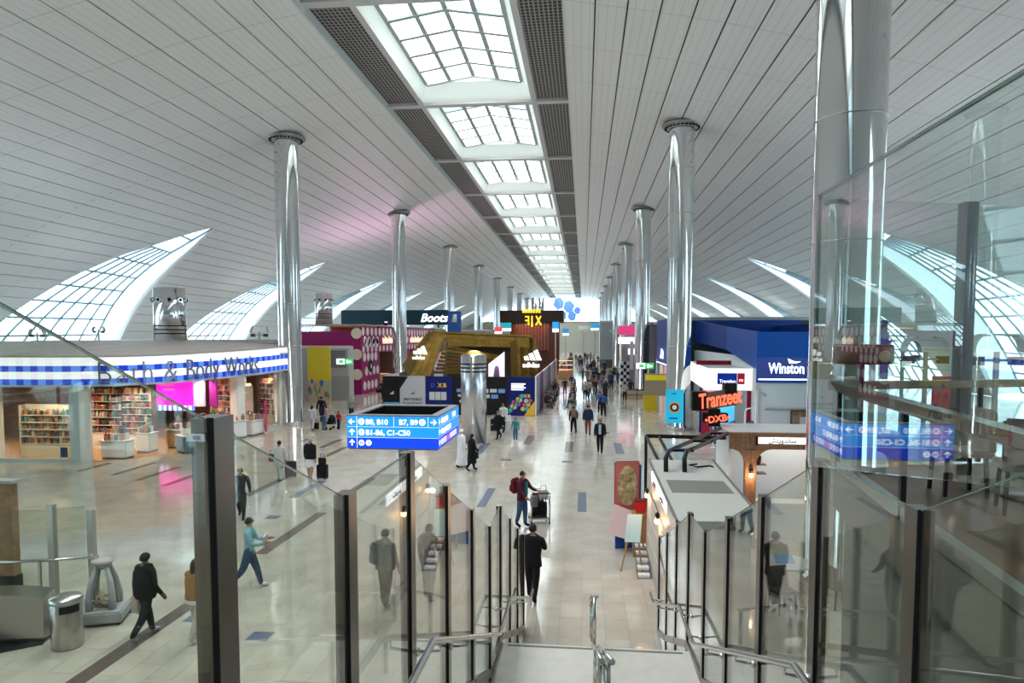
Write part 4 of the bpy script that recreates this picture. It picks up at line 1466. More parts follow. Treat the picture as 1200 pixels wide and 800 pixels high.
def downlight(x, y, z, power, col, label):
    t = thing('downlight', label, 'lamp', (x, y, z), group='recessed downlights in the gingham shop ceiling')
    MB().lathe([(.14, -.05), (.15, 0), (.1, .02)], n=14).build('trim_ring', WHITE, t)
    MB().lathe([(.1, -.045), (.1, -.04)], n=14).build('lens', M('downlight_lens', (1, .85, .7), .4, emit=(1, .85, .65), es=6), t)
    l = bpy.data.lights.new('downlight', 'SPOT'); l.energy = power; l.color = col; l.spot_size = R(140); l.spot_blend = .7; l.shadow_soft_size = .08
    o = bpy.data.objects.new('downlight', l); C.objects.link(o); o.location = (x, y, z-.08)
for x in (-31, -28, -25.5, -23):
    for y in (29.6, 32.4):
        downlight(x, y, 3.6, 280, (1, .74, .52), 'small warm recessed downlight in the gingham shop ceiling')
for x, y in ((-21.2, 33.5), (-21.2, 36), (-21.0, 38.6), (-21.5, 41), (-24, 40), (-20.6, 43), (-23.5, 35.2)):
    downlight(x, y, 3.6, 320, (1, .74, .52), 'small warm recessed downlight in the gingham shop ceiling')

# magenta wall screen
scn = thing('wall_screen', 'magenta promotional screen with gingham border hanging inside the gingham shop', 'screen', (-22.3, 36.45, 1.55))
MB().box((-2.35, -.12, .35), (.35, .1, 1.85)).build('panel', M('magenta_screen', (.75, .02, .45), .4, emit=(.80, .015, .45), es=1.0), scn)
MB().box((-2.35, -.13, .05), (.35, .1, .35)).build('border', M('border_blue', (.1, .2, .75), .4, emit=(.12, .25, .85), es=.6), scn)
for i in range(9):
    MB().box((-2.28+.3*i, -.135, .06), (-2.14+.3*i, -.13, .34)).build('border_check', LITW, scn)
for i, (x, z, w) in enumerate(((-1.2, 1.45, .9), (-1.05, 1.2, .7), (-1.9, 1.65, .5))):
    MB().box((x-w/2, -.13, z), (x+w/2, -.12, z+.09)).build('print_line', SGP, scn)
MB().box((.4, -.1, .3), (1.0, .1, 1.85)).build('side_poster', M('lilac_poster', (.55, .55, .75), .4, emit=(.5, .5, .7), es=.3), scn)
MB().box((1.35, -.1, .3), (1.75, .1, 1.85)).build('side_poster', M('purple_poster', (.25, .02, .22), .4, emit=(.3, .02, .25), es=.3), scn)
MB().box((-2.3, 0, -1.55), (-2.2, .1, .1)).build('leg', DARKM, scn)
MB().box((.2, 0, -1.55), (.3, .1, .1)).build('leg', DARKM, scn)

# goods on shelves: racks are things, each product its own
PCOL = [M('goods_%d' % i, c, .45) for i, c in enumerate(((.55, .22, .14), (.70, .50, .34), (.32, .06, .06), (.75, .66, .55), (.16, .16, .24), (.10, .26, .26), (.62, .28, .10), (.50, .16, .20), (.40, .22, .12), (.10, .04, .035)))]
def bottle_me():
    mb = MB().lathe([(.045, 0), (.045, .13), (.02, .16), (.02, .2)], n=8)
    return mb.mesh('lotion_bottle')
def cand_me():
    mb = MB().lathe([(.06, 0), (.06, .11), (.063, .112), (.063, .14)], n=8)
    return mb.mesh('candle_jar')
def carton_me():
    return MB().bevbox((-.052, -.05, 0), (.052, .05, .19), .008).mesh('gift_carton')
KIND = [('lotion_bottle', bottle_me(), 'bottle', 'small lotion bottle in a crowded row on the shop shelves'),
        ('candle_jar', cand_me(), 'candle', 'small lidded candle jar in a crowded row on the shop shelves'),
        ('gift_carton', carton_me(), 'box', 'small gift carton in a crowded row on the shop shelves')]
GM = {}
for ki_, (nme, me, cat, lab_) in enumerate(KIND):
    for ci, m in enumerate(PCOL):
        c = me.copy(); c.materials.append(m); GM[ki_, ci] = c
rg = random.Random(3)
NG = 0
def good(x, y, z, s=1., where='on the shop shelves'):
    global NG
    k = rg.randrange(3)
    nme, me, cat, lab_ = KIND[k]
    o = inst(nme, GM[k, rg.randrange(len(PCOL))], None, (x, y, z), (0, 0, rg.uniform(-.2, .2)))
    o.scale = (s, s, s)
    tag(o, nme.replace('_', ' ')+' '+where, cat, cat+' goods '+where)
    NG += 1
def rack(x, y, rz, w, hgt, nsh, label, mat, per=9, s=1.5):
    t = thing('shelf_rack', label, 'shelf', (x, y, 0), rz)
    MB().box((-w/2, .18, 0), (w/2, .22, hgt)).build('back_panel', mat, t)
    for sx in (-1, 1):
        MB().box((sx*w/2-.02, -.2, 0), (sx*w/2+.02, .2, hgt)).build('side_panel', mat, t)
    MB().box((-w/2, -.2, 0), (w/2, .2, .55)).build('plinth', M('plinth_white', (.72, .70, .67), .5), t)
    cs, sn = math.cos(rz), math.sin(rz)
    for i in range(nsh):
        z = .62+(hgt-.75)*i/nsh
        MB().box((-w/2, -.2, z-.03), (w/2, .2, z)).build('shelf', PIER, t)
        for j in range(per):
            lx = -w/2+.12+(w-.24)*j/(per-1); ly = -.06+rg.uniform(-.02, .02)
            good(x+lx*cs-ly*sn, y+lx*sn+ly*cs, z, s*rg.uniform(.9, 1.05), 'on the '+label)
DKR = M('rack_dark', (.10, .05, .05), .5)
rack(-25.5, 30.4, R(0), 3.3, 2.5, 5, 'long shop shelf rack behind the left shop window', PIER, 20, 1.45)
rack(-25.9, 34.2, R(0), 3.0, 3.3, 6, 'dark shelf rack far behind the left shop window', DKR, 15, 1.6)
rack(-23.3, 33.6, R(0), 1.7, 3.3, 7, 'dark shelf rack left of the magenta screen', DKR, 10, 1.55)
rack(-20.65, 43.4, R(-25), 1.9, 3.2, 7, 'dark shelf rack at the back right of the gingham shop', DKR, 10, 1.55)
rack(-22.7, 41.6, R(-12), 2.5, 3.2, 7, 'warm lit shelf rack in the middle back of the gingham shop', PIER, 14, 1.6)
rack(-20.75, 40.4, R(-60), 2.6, 2.8, 6, 'white shelf rack behind the right shop window', PIER, 14, 1.5)
def island(x, y, rz, a, b_, hgt, label, mat, n=10):
    t = thing('display_island', label, 'display', (x, y, 0), rz)
    MB().bevbox((-a/2, -b_/2, .06), (a/2, b_/2, hgt), .06).build('body', mat, t)
    MB().box((-a/2-.03, -b_/2-.03, hgt), (a/2+.03, b_/2+.03, hgt+.04)).build('top', PIER, t)
    MB().box((-a/2+.05, -b_/2+.05, 0), (a/2-.05, b_/2-.05, .06)).build('toe_kick', DGREY, t)
    cs, sn = math.cos(rz), math.sin(rz)
    MB().box((-a/2+.2, -.05, hgt+.04), (a/2-.2, b_/2-.1, hgt+.34)).build('riser', PIER, t)
    for j in range(n):
        lx = rg.uniform(-a/2+.12, a/2-.12); back = rg.random() < .5 and abs(lx) < a/2-.25
        ly = rg.uniform(.03, b_/2-.15) if back else rg.uniform(-b_/2+.1, -.12)
        good(x+lx*cs-ly*sn, y+lx*sn+ly*cs, hgt+(.34 if back else .04), rg.uniform(1.3, 1.9), 'on the '+label)
BLUEG = M('island_blue_grey', (.14, .20, .27), .4)
IW = M('island_white', (.72, .70, .68), .4)
island(-22.1, 30.2, R(4), 1.25, .75, .85, 'white display plinth with bottles at the shop entrance', IW, 20)
island(-21.9, 32.1, R(0), .8, .7, .95, 'white display plinth behind the entrance plinth', IW, 14)
island(-21.1, 33.4, R(0), .7, .7, .95, 'small wooden display plinth in the middle of the shop floor', M('island_oak', (.30, .2, .12), .5), 7)
island(-20.3, 34.2, R(10), 1.0, .9, 1.1, 'white display table with gift boxes before the magenta screen', IW, 18)
island(-19.15, 31.6+1.2, R(52), 2.6, 1.0, .85, 'long blue grey display counter across the shop entrance', BLUEG, 26)
island(-20.0, 36.4, R(70), 2.0, 1.0, 1.0, 'white display table behind the long blue grey counter', IW, 22)
island(-19.45, 38.3, R(85), 1.3, .8, .85, 'white display plinth right of the shop entrance', IW, 12)
pt = thing('topiary_tree', 'small green cone topiary standing among the shop displays', 'plant', (-20.0, 35.0, 1.1))
MB().lathe([(.26, .12), (.22, .3), (.14, .55), (.02, .85)], n=10).build('foliage', M('topiary_green', (.05, .16, .05), .9, noise=(12, .4)), pt)
MB().lathe([(.1, 0), (.13, .12)], n=10).build('pot', IW, pt)
pst = thing('poster_stand', 'magenta poster stand on the floor outside the gingham shop', 'stand', (-19.0, 39.1, 0), R(-62))
MB().box((-.42, -.04, .08), (.42, .04, 1.9)).build('panel', M('poster_magenta', (.45, .02, .16), .4, emit=(.4, .02, .15), es=.2), pst)
MB().box((-.45, -.05, 0), (.45, .05, .08)).build('foot', WHITE, pst)
MB().box((.0, -.05, .5), (.3, -.04, 1.15)).build('print', LGREY, pst)
MB().box((-.42, -.05, .12), (.42, -.04, .25)).build('stripe', M('poster_navy', (.03, .04, .2), .4), pst)
for z in (1.55, 1.68):
    MB().box((-.3, -.05, z), (.3, -.04, z+.06)).build('print_line', M('poster_pink', (.8, .5, .6), .5), pst)

# chrome air drums standing on the roofs
def drum(x, y, z0, z1, r, label, roundholes=True):
    t = thing('air_drum', label, 'vent', (x, y, z0))
    hgt = z1-z0
    MB().lathe([(r, 0), (r, hgt), (r-.08, hgt+.04)], n=36).build('drum', CHROME, t)
    for k in range(3):
        z = hgt*.22+k*.16*hgt/2.9*1.2
        MB().lathe([(r+.003, z), (r+.02, z+.01), (r+.02, z+.055), (r+.003, z+.065)], n=36, cap=False).build('black_ring', BLACK, t)
    if roundholes:
        for j in range(10):
            a = 2*math.pi*j/10+.25
            p = Vector((math.cos(a), math.sin(a), 0))
            nz = MB().tube([p*(r-.02)+Vector((0, 0, hgt*.80)), p*(r+.14)+Vector((0, 0, hgt*.80))], [.2, .15], 12).build('nozzle', CHROME, t)
            MB().tube([p*(r+.1401)+Vector((0, 0, hgt*.80)), p*(r+.145)+Vector((0, 0, hgt*.80))], .115, 12).build('nozzle_mouth', BLACK, nz)
    return t
def Ypt(px, py, Y):
    u, v = (px-CX)/F, (CY-py)/F
    d = [_dirs[0][i]+_dirs[1][i]*u+_dirs[2][i]*v for i in range(3)]
    k = Y/d[1]
    return d[0]*k, H+d[2]*k
x, z1 = Ypt(198, 338, 43.5); _, z0 = Ypt(198, 403, 43.5)
drum(x, 43.5, z0-.2, z1, 1.0, 'fat chrome air drum with round nozzles on the gingham shop roof')
MB().box((-.9, -.9, 0), (.9, .9, 1.0))
x, z1 = Ypt(379, 344, 70); _, z0 = Ypt(379, 378, 70)
drum(x, 70, z0-.3, z1, .9, 'chrome air drum with round nozzles on the polka-dot shop roof')
cx_, _ = Ypt(555, 418, 36.9)
d3 = thing('air_tower', 'free-standing chrome air tower with three black rings on the hall floor', 'vent', (cx_, 36.9, 0))
MB().lathe([(.70, 0), (.70, 4.75), (.62, 4.82), (.3, 4.84)], n=40).build('drum', M('satin_chrome', (.52, .53, .55), .24, 1.), d3)
for k in range(3):
    z = 3.85+k*.21
    MB().lathe([(.704, z), (.718, z+.01), (.718, z+.07), (.704, z+.08)], n=40, cap=False).build('black_ring', BLACK, d3)
for a in (-90, 90):
    MB().box((-.05, -.72, 3.6), (.05, -.69, 4.7)).build('rib', STEEL, d3, rz=R(a+90))
def rooffan(px, py, Y, label):
    pass

# ---------------------------------------------------------------- yellow hoarding and grey service block
gb = thing('service_block', 'grey service block with louvre left of the polka-dot shop', 'kiosk', (-21.9, 60, 0))
MB().box((-4.5, 0, 0), (.7, 1.4, 4.9)).build('body', M('block_grey', (.40, .40, .39), .6), gb)
MB().box((-1.4, -.06, 2.9), (.6, 0, 4.6)).build('louvre_frame', GREY, gb)
for i in range(12):
    MB().box((-1.3, -.1, 3.0+.13*i), (.5, -.03, 3.06+.13*i)).build('louvre_blade', DGREY, gb)
MB().box((-4.4, -.05, 4.7), (.95, .1, 4.95)).build('cap', LGREY, gb)
for x in (-1.2, -.4, .4):
    MB().box((x-.38, -.05, 0), (x+.36, 0, 2.2)).build('door_leaf', M('door_grey', (.30, .30, .29), .5), gb)
yp = thing('yellow_hoarding', 'tall yellow hoarding panel with painted figures at its foot beside the first left column', 'hoarding', (-21.7, 56.6, 0))
MB().box((-1.9, -.08, 2.0), (.1, .08, 4.95)).build('yellow_panel', M('hoarding_yellow', (.62, .47, .03), .5), yp)
MB().box((-1.9, -.08, 0), (.1, .08, 2.0)).build('figure_panel', M('figure_panel', (.42, .36, .24), .5), yp)
cols = ((.45, .05, .05), (.03, .2, .3), (.05, .1, .4), (.5, .4, .05), (.3, .1, .2), (.02, .3, .2), (.4, .15, .02))
for i in range(14):
    x = -1.8+.135*i; z = rg.uniform(.3, 2.2)
    n_ = 8; ra, rb_ = rg.uniform(.06, .12), rg.uniform(.2, .38)
    v = [(x+ra*math.cos(2*math.pi*j/n_), z+rb_*math.sin(2*math.pi*j/n_)) for j in range(n_)]
    MB().add([(a, -.1, b_) for a, b_ in v]+[(a, -.08, b_) for a, b_ in v], [tuple(range(n_)), tuple(reversed(range(n_, 2*n_)))]+[(j, n_+j, n_+(j+1) % n_, (j+1) % n_) for j in range(n_)]).build('painted_figure', M('figure_%d' % (i % 7), cols[i % 7], .5), yp)
GRN = M('exit_green', (.02, .35, .08), .4, emit=(.05, .55, .12), es=.8)
def exit_sign(x, y, z, rz, label):
    t = thing('exit_sign', label, 'sign', (x, y, z), rz)
    MB().box((-.75, -.06, 0), (0, .06, .5)).build('white_half', LIT, t)
    MB().box((0, -.06, 0), (.75, .06, .5)).build('green_half', GRN, t)
    MB().box((-.12, -.08, .12), (-.5, -.06, .38)).build('arrow_mark', GRN, t)
    MB().box((.2, -.08, .1), (.32, -.06, .4)).build('pictogram', LITW, t)
    MB().box((.4, -.08, .15), (.6, -.06, .3)).build('pictogram', LITW, t)
    MB().bar((0, .05, .25), (0, .4, .25), .06).build('bracket', DARKM, t)
exit_sign(-21.3, 59.3, 3.3, 0, 'green and white exit sign on the grey service block')

# ---------------------------------------------------------------- polka-dot shop
MAG = M('polka_magenta', (.27, .008, .10), .5)
DOT = M('polka_dot_white', (.72, .68, .66), .5)
CRM = M('cream_disc', (.72, .62, .42), .5)
ps = thing('polka_dot_shop', 'magenta shop with white polka dots behind the first left columns', 'shop', (-22, 66, 0))
MB().box((-6.2, 0, 0), (0, .3, 6.3)).build('end_wall', MAG, ps)
pw = MB()
MB().box((-.3, .3, 0), (0, 6.2, 6.7)).build('dotted_wall', MAG, ps)
MB().box((-.3, 6.2, 4.1), (0, 15.6, 6.9)).build('dotted_fascia', MAG, ps)
MB().box((-.3, 15.6, 0), (0, 19.0, 6.9)).build('dotted_wall', MAG, ps)
MB().box((-.3, 19.0, 4.1), (0, 27, 6.9)).build('dotted_fascia', MAG, ps)
MB().box((-.3, 27, 0), (0, 34, 6.9)).build('dotted_wall', MAG, ps)
MB().box((-7, .3, 6.9), (.1, 36, 7.0)).build('roof', roofm, ps)
MB().box((-7, 10, 0), (-6.8, 36, 6.9)).build('back_wall', BK, ps)
MB().box((-6.8, 6, 0), (-.3, 36, .01)).build('floor_finish', WFL, ps)
MB().box((-.28, 12.4, 0), (-.06, 15.6, 4.1)).build('red_wall', M('polka_red', (.5, .01, .06), .45), ps)
def dotx(y, z, r, m=DOT, nme='polka_dot'):
    n_ = 14
    v = [(y+r*math.cos(2*math.pi*j/n_), z+r*math.sin(2*math.pi*j/n_)) for j in range(n_)]
    MB().add([(.02, a, b_) for a, b_ in v]+[(0, a, b_) for a, b_ in v], [tuple(range(n_)), tuple(reversed(range(n_, 2*n_)))]+[(j, n_+j, n_+(j+1) % n_, (j+1) % n_) for j in range(n_)]).build(nme, m, ps)
for j in range(4):
    for i in range(5):
        y = 1.0+i*1.25+(.6 if j % 2 else 0); z = .8+j*1.45
        if y < 6: dotx(y, z, .46)
for i in range(24):
    y = .7+i*1.4
    dotx(y, 6.3, .42)
    if not (5.5 < y < 16 or 18.2 < y < 27): dotx(y+.5, 5.4, .42)
    dotx(y, 4.5, .33)
for z in (6.1, 4.0, 2.0):
    n_ = 16
    v = [(-.45+.55*math.cos(2*math.pi*j/n_), z+.55*math.sin(2*math.pi*j/n_)) for j in range(n_)]
    MB().add([(a, -.03, b_) for a, b_ in v]+[(a, 0, b_) for a, b_ in v], [tuple(range(n_)), tuple(reversed(range(n_, 2*n_)))]+[(j, n_+j, n_+(j+1) % n_, (j+1) % n_) for j in range(n_)]).build('cream_disc', CRM, ps)
CRL = M('cream_letters', (.8, .72, .55), .5, emit=(1, .85, .6), es=.5)
for i, hh in enumerate((.7, .9, .7, .9, .7, .9, .7, .7, .9, .7, .9)):
    y = 7.2+.78*i
    for y_ in (y, y+12.0):
        if y_ > 27: continue
        l = MB()
        l.box((.03, y_, 5.0), (.10, y_+.14, 5.0+hh)); l.box((.03, y_+.42, 5.0), (.10, y_+.56, 5.0+hh*.8)); l.box((.03, y_, 5.3), (.10, y_+.56, 5.42))
        l.build('cream_glyph', CRL, ps)
# black oval emblem
MB().tube([(.02, 2.9, 2.7), (.08, 2.9, 2.7)], .62, 18).build('emblem', BLACK, ps)
MB().box((.08, 2.75, 2.5), (.1, 3.05, 2.95)).build('emblem_mark', DOT, ps)
for y in (7.0, 8.5, 10.2, 20.5, 22.5):
    t = MB()
    t.box((-2.2, y, 0), (-1.6, y+1.1, 2.8)).build('goods_rack', M('goods_warm', (.45, .2, .1), .6, noise=(5, .5)), ps)
area('polka_shop_light', (-25, 76, 6.6), 3, 600, (1, .75, .5), sy=12)
sc2 = thing('advert_screen', 'tall blue lit advert screen at the polka-dot shop entrance', 'screen', (-21.6, 77.6, 0), R(-70))
MB().box((-.9, -.06, .9), (.9, .06, 3.4)).build('panel', M('advert_blue', (.1, .25, .7), .4, emit=(.1, .28, .8), es=.7), sc2)
MB().box((-.95, -.05, 0), (.95, .05, .9)).build('base', MATS['polka_red'], sc2)
dt = thing('display_table', 'pale wooden display table inside the polka-dot shop entrance', 'table', (-22.4, 74, 0))
MB().box((-.8, -.9, 0), (.8, .9, 1.6)).build('body', M('pale_oak', (.42, .28, .16), .5), dt)
MB().box((-.85, -.95, 1.6), (.85, .95, 1.66)).build('top', M('pale_oak_top', (.48, .34, .2), .5), dt)

# pharmacy roof sign and tall advert
bs = thing('roof_sign', 'long dark teal rooftop sign with white script lettering', 'sign', (-21.0, 88, 7.0))
MB().box((-11, 0, .3), (3.4, .4, 2.25)).build('panel', M('teal_sign', (.008, .035, .055), .3), bs)
text('Boots', 1.5, LITW, bs, (1.5, -.06, .72), 0, .03, bold=.03, shear=.3)
for x in (-8, -3, 2):
    MB().bar((x, .5, -.1), (x, .5, .4), .15).build('strut', DARKM, bs)
bs2 = thing('advert_tower', 'tall navy advert panel beside the dark rooftop sign', 'sign', (-16.4, 86, 0))
MB().box((-.85, 0, 4.9), (.85, .3, 9.0)).build('panel', M('advert_navy', (.012, .04, .13), .35, emit=(.015, .06, .2), es=.4), bs2)
MB().tube([(0, -.02, 7.6), (.1, -.02, 8.6)], [.35, .22], 10).build('print_shape', LGREY, bs2)
MB().box((-.65, -.03, 5.2), (.65, 0, 5.55)).build('print_line', LITW, bs2)
MB().bar((0, .15, 0), (0, .15, 4.9), .3).build('post', DGREY, bs2)

# ---------------------------------------------------------------- gold sports kiosk with hoardings
NAVY = M('hoarding_navy', (.006, .012, .12), .4)
HB = M('hoarding_black', (.010, .010, .012), .35)
HG = M('hoarding_grey', (.46, .46, .48), .5)
YEL = M('logo_yellow', (.75, .45, .03), .5)
hd = thing('hoarding_wall', 'waist-high advert hoarding wall of black, grey and navy panels in front of the gold kiosk', 'hoarding', (-9, 49.6, 0))
def hpanel(x0, x1, m, nme='panel', z1=2.85):
    return MB().box((x0+9+.01, -.06, 0), (x1+9-.01, .06, z1)).build(nme, m, hd)
hpanel(-14.9, -13.6, HB)
g1 = hpanel(-13.6, -11.65, HG)
MB().add([(-13.59+9, -.07, 2.84), (-12.95+9, -.07, 2.84), (-13.59+9, -.07, 1.9)], [(0, 1, 2)]).build('black_corner', HB, hd)
hpanel(-11.65, -9.6, NAVY)
hpanel(-9.6, -7.6, HB)
hpanel(-7.6, -5.5, HB)
hpanel(-5.5, -3.5, NAVY)
MB().box((-3.5+9, -.06, 0), (-3.42+9, .5, 2.9)).build('end_post', WHITE, hd)
text('IMPOSSIBLE', .27, DGREY, hd, (-12.62+9, -.07, 1.05), 0, .006, bold=.006)
text('IS NOTHING', .27, DGREY, hd, (-12.62+9, -.07, .72), 0, .006, bold=.006)
for (xx) in (-12.62, -14.2):
    for i in range(3):
        MB().slab([(xx+9-.14+.1*i, -.075, 1.5), (xx+9-.06+.1*i, -.075, 1.5), (xx+9-.02+.1*i-.03, -.075, 1.5+.08+.07*i), (xx+9-.09+.1*i-.02, -.075, 1.5+.10+.07*i)], .005).build('stripe_mark', DGREY if xx > -13 else DOT, hd)
MB().box((-14.85+9, -.07, .0), (-13.65+9, -.06, .9)).build('blue_strip', M('sky_strip', (.1, .35, .55), .4), hd)
for z in (.25, .55):
    MB().box((-14.7+9, -.08, z), (-13.9+9, -.07, z+.12)).build('print_line', DGREY, hd)
for X in (-10.55, -4.2):
    z = 2.05 if X < -6 else 1.35
    s = .42 if X < -6 else .3
    text('D', s, M('logo_blue', (.05, .15, .6), .5), hd, (X+9-.55*s/.42, -.07, z), 0, .006)
    text('X', s, YEL, hd, (X+9+.0, -.07, z), 0, .006, bold=.02)
    text('B', s, YEL, hd, (X+9+.36*s/.42, -.07, z), 0, .006, bold=.02)
for i in range(3):
    MB().box((-11.35+9+.44*i, -.07, 1.1), (-10.95+9+.44*i, -.06, 1.7)).build('picture', LGREY, hd)
for i in range(4):
    MB().box((-5.25+9, -.07, 2.3-.14*i), (-4.2+9-.15*(i % 2), -.06, 2.37-.14*i)).build('print_line', LITW, hd)
rgb = random.Random(5)
for i in range(15):
    x = -9.3+.62*(i % 6)+(.1*(i//6)); z = 1.95-.42*(i//6)
    if i < 14 and x < -6.2:
        MB().box((x+9, -.07, z-.3*rgb.uniform(.5, 1)), (x+9+.5, -.06, z)).build('poster', LGREY if i % 5 else M('poster_blue', (.15, .3, .65), .4), hd)
for i in range(15):
    a, c = divmod(i, 3)
    x = -5.3+.3*a+.12*c; z = .4+.3*c+(.22*a if a < 3 else .1)
    MB().tube([(x+9, -.08, z), (x+9, -.06, z)], .16, 8).build('mosaic_dot', M('mosaic_%d' % (i % 4), ((.05, .4, .45), (.6, .45, .05), (.45, .1, .2), (.5, .5, .5))[i % 4], .5), hd)
MB().add([(-4.3+9, -.085, .02), (-3.52+9, -.085, .02), (-3.52+9, -.085, 1.1)], [(0, 1, 2)]).build('yellow_corner', YEL, hd)
# hoarding running back along the aisle
for i in range(9):
    m = (M('hoarding_lilac', (.40, .38, .50), .4), M('hoarding_purple', (.16, .05, .22), .4), M('hoarding_white', (.6, .6, .62), .4))[i % 3]
    MB().box((-3.56+9, .5+i*4.3, 0), (-3.44+9, .5+(i+1)*4.3-.05, 2.85)).build('side_panel', m, hd)
for i in range(6):
    MB().box((-14.95+9, .2+i*4.3, 0), (-14.85+9, .2+(i+1)*4.3-.05, 2.85)).build('side_panel', HB if i % 2 else HG, hd)

GOLD = M('gold_timber', (.30, .175, .028), .33, .55, noise=(2.5, .3))
GOLD2 = M('gold_timber_dark', (.14, .08, .015), .4, .5)
gk = thing('gold_kiosk', 'gold folded-timber sports kiosk with white triangle logos behind the hoarding', 'kiosk', (-9, 55, 0))
def P3(x, y, z): return (x+9, y-55, z)
# tilted front fold on the left, made of boards
A0, A1, B0, B1 = Vector((-14.3, 54.2, 2.6)), Vector((-12.3, 54.2, 2.6)), Vector((-12.6, 55.5, 6.15)), Vector((-11.2, 55.5, 6.0))
tipl = Vector((-14.6, 54, 3.6))
nb_ = 9
for i in range(nb_):
    t0, t1 = i/nb_, (i+.93)/nb_
    q = [A0.lerp(tipl, .0).lerp(A1, t0), A0.lerp(A1, t1), B0.lerp(B1, t1)+Vector((.0, 0, 0)), B0.lerp(B1, t0)]
    q = [Vector(P3(*v)) for v in q]
    MB().slab(q, .12+.03*(i % 2)).build('board', GOLD, gk)
MB().slab([Vector(P3(-14.6, 54.0, 3.5)), Vector(P3(-14.2, 54.1, 2.6)), Vector(P3(-12.5, 55.4, 6.1)), Vector(P3(-12.75, 55.5, 6.25))], .2).build('edge_board', GOLD2, gk)
# inner darker fold
for i in range(8):
    z = 5.15-.31*i
    x0 = -11.35+.0*i
    MB().slab([Vector(P3(-11.35-.12*i, 55.0, z)), Vector(P3(-11.35-.12*i, 55.0, z-.24)), Vector(P3(-7.4, 58.5, 4.2-.2*i-.2)), Vector(P3(-7.4, 58.5, 4.2-.2*i))], .08).build('slat', GOLD if i < 2 else GOLD2, gk)
# long roof made of boards
for i in range(7):
    ya, yb = 55.3+i*.75, 55.3+(i+.92)*.75
    MB().slab([Vector(P3(-12.4, ya, 6.1-.1*i)), Vector(P3(-4.2, ya, 5.75-.1*i)), Vector(P3(-4.2, yb, 5.70-.1*i)), Vector(P3(-12.4, yb, 6.05-.1*i))], .14).build('roof_board', GOLD, gk)
for i in range(4):
    MB().slab([Vector(P3(-11.3+.1*i, 55.1-.02*i, 5.95-.24*i)), Vector(P3(-11.3+.1*i, 55.1-.02*i, 5.73-.24*i)), Vector(P3(-4.35, 55.1, 5.5-.2*i)), Vector(P3(-4.35, 55.1, 5.7-.2*i))], .1).build('fascia_board', GOLD, gk)
# upright fins at the right
for i in range(6):
    y = 54.6+i*.5; x = -5.7+.3*i
    MB().slab([Vector(P3(x, y, .2)), Vector(P3(x+.5, y, .2)), Vector(P3(x+.25, y, 5.6)), Vector(P3(x-.15, y, 5.3))], .14).build('fin', GOLD if i % 2 else GOLD2, gk)
MB().box((-12.0+9, 4.5, 0), (-4.2+9, 4.7, 5.4)).build('back_wall', M('kiosk_dark_wall', (.07, .05, .04), .6), gk)
def tri_logo(o, s, parent, txt_=False):
    o = Vector(o)
    for i in range(3):
        hgt = s*(.42+.29*i)
        x0 = -s*.62+s*.42*i
        pts = [(x0, 0), (x0+s*.32, 0), (x0+s*.32-.0*s, hgt*.62), (x0+s*.05, hgt)] if False else [(x0, 0), (x0+s*.34, 0), (x0+s*.34-hgt*.30, hgt*.75), (x0-hgt*.30+.06*s, hgt*.62)]
        v = [(o.x+a, o.y, o.z+b_) for a, b_ in pts]
        MB().add(v+[(a, b_+.05, c) for a, b_, c in v], [(0, 1, 2, 3), (7, 6, 5, 4), (0, 4, 5, 1), (1, 5, 6, 2), (2, 6, 7, 3), (3, 7, 4, 0)]).build('logo_stripe', LIT, parent)
tri_logo(P3(-3.95, 54.2, 3.9), 1.15, gk)
text('adidas', .55, LIT, gk, P3(-4.45+.3, 54.2, 3.35), 0, .03, bold=.012)
tri_logo(P3(-13.1, 54.25, 4.35), .95, gk)
text('adidas', .42, LIT, gk, P3(-13.3, 54.25, 3.95), 0, .03, bold=.01)
pic = thing('photo_panel', 'slanted white lightbox with a sports portrait inside the gold kiosk', 'picture', (-7.0, 54.0, 0))
MB().slab([(-.55, 0, 2.3), (.75, 0, 2.3), (.75, 0, 4.6), (-.55, 0, 3.6)], .06).build('panel', M('photo_white', (.8, .78, .85), .5, emit=(.85, .8, .95), es=.55), pic)
MB().tube([(.1, -.07, 2.35), (.12, -.07, 3.1), (.12, -.07, 3.45)], [.28, .2, .12], 8).build('portrait_print', M('portrait_violet', (.25, .12, .3), .6), pic)
MB().bar((.1, .05, 0), (.1, .05, 2.4), .2).build('support', DARKM, pic)
for i, (x, c) in enumerate(((-11.7, (.6, .12, .06)), (-11.2, (.75, .3, .2)), (-10.7, (.7, .25, .12)), (-10.2, (.8, .4, .25)))):
    mq = thing('mannequin', 'mannequin in a %s sports top inside the gold kiosk' % ('red', 'pink', 'orange', 'peach')[i], 'mannequin', (x, 53.2+.2*i, 0))
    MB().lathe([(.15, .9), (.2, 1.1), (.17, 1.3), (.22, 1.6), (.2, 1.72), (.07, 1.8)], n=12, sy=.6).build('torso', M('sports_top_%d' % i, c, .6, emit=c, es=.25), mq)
    MB().ball((0, 0, 1.95), .13, 8, sq=(.85, 1, 1.2)).build('head', M('mannequin_skin', (.5, .38, .32), .4), mq)
    for sx in (-1, 1):
        MB().tube([(sx*.09, 0, .95), (sx*.1, 0, .5), (sx*.1, 0, 0)], [.1, .07, .05], 8).build('leg', DARKM, mq)
        MB().tube([(sx*.22, 0, 1.68), (sx*.27, 0, 1.3), (sx*.25, .05, 1.0)], [.06, .05, .04], 8).build('arm', MATS['mannequin_skin'], mq)
area('gold_kiosk_light', (-9, 56.8, 4.6), .6, 160, (1, .8, .5), sy=.6)

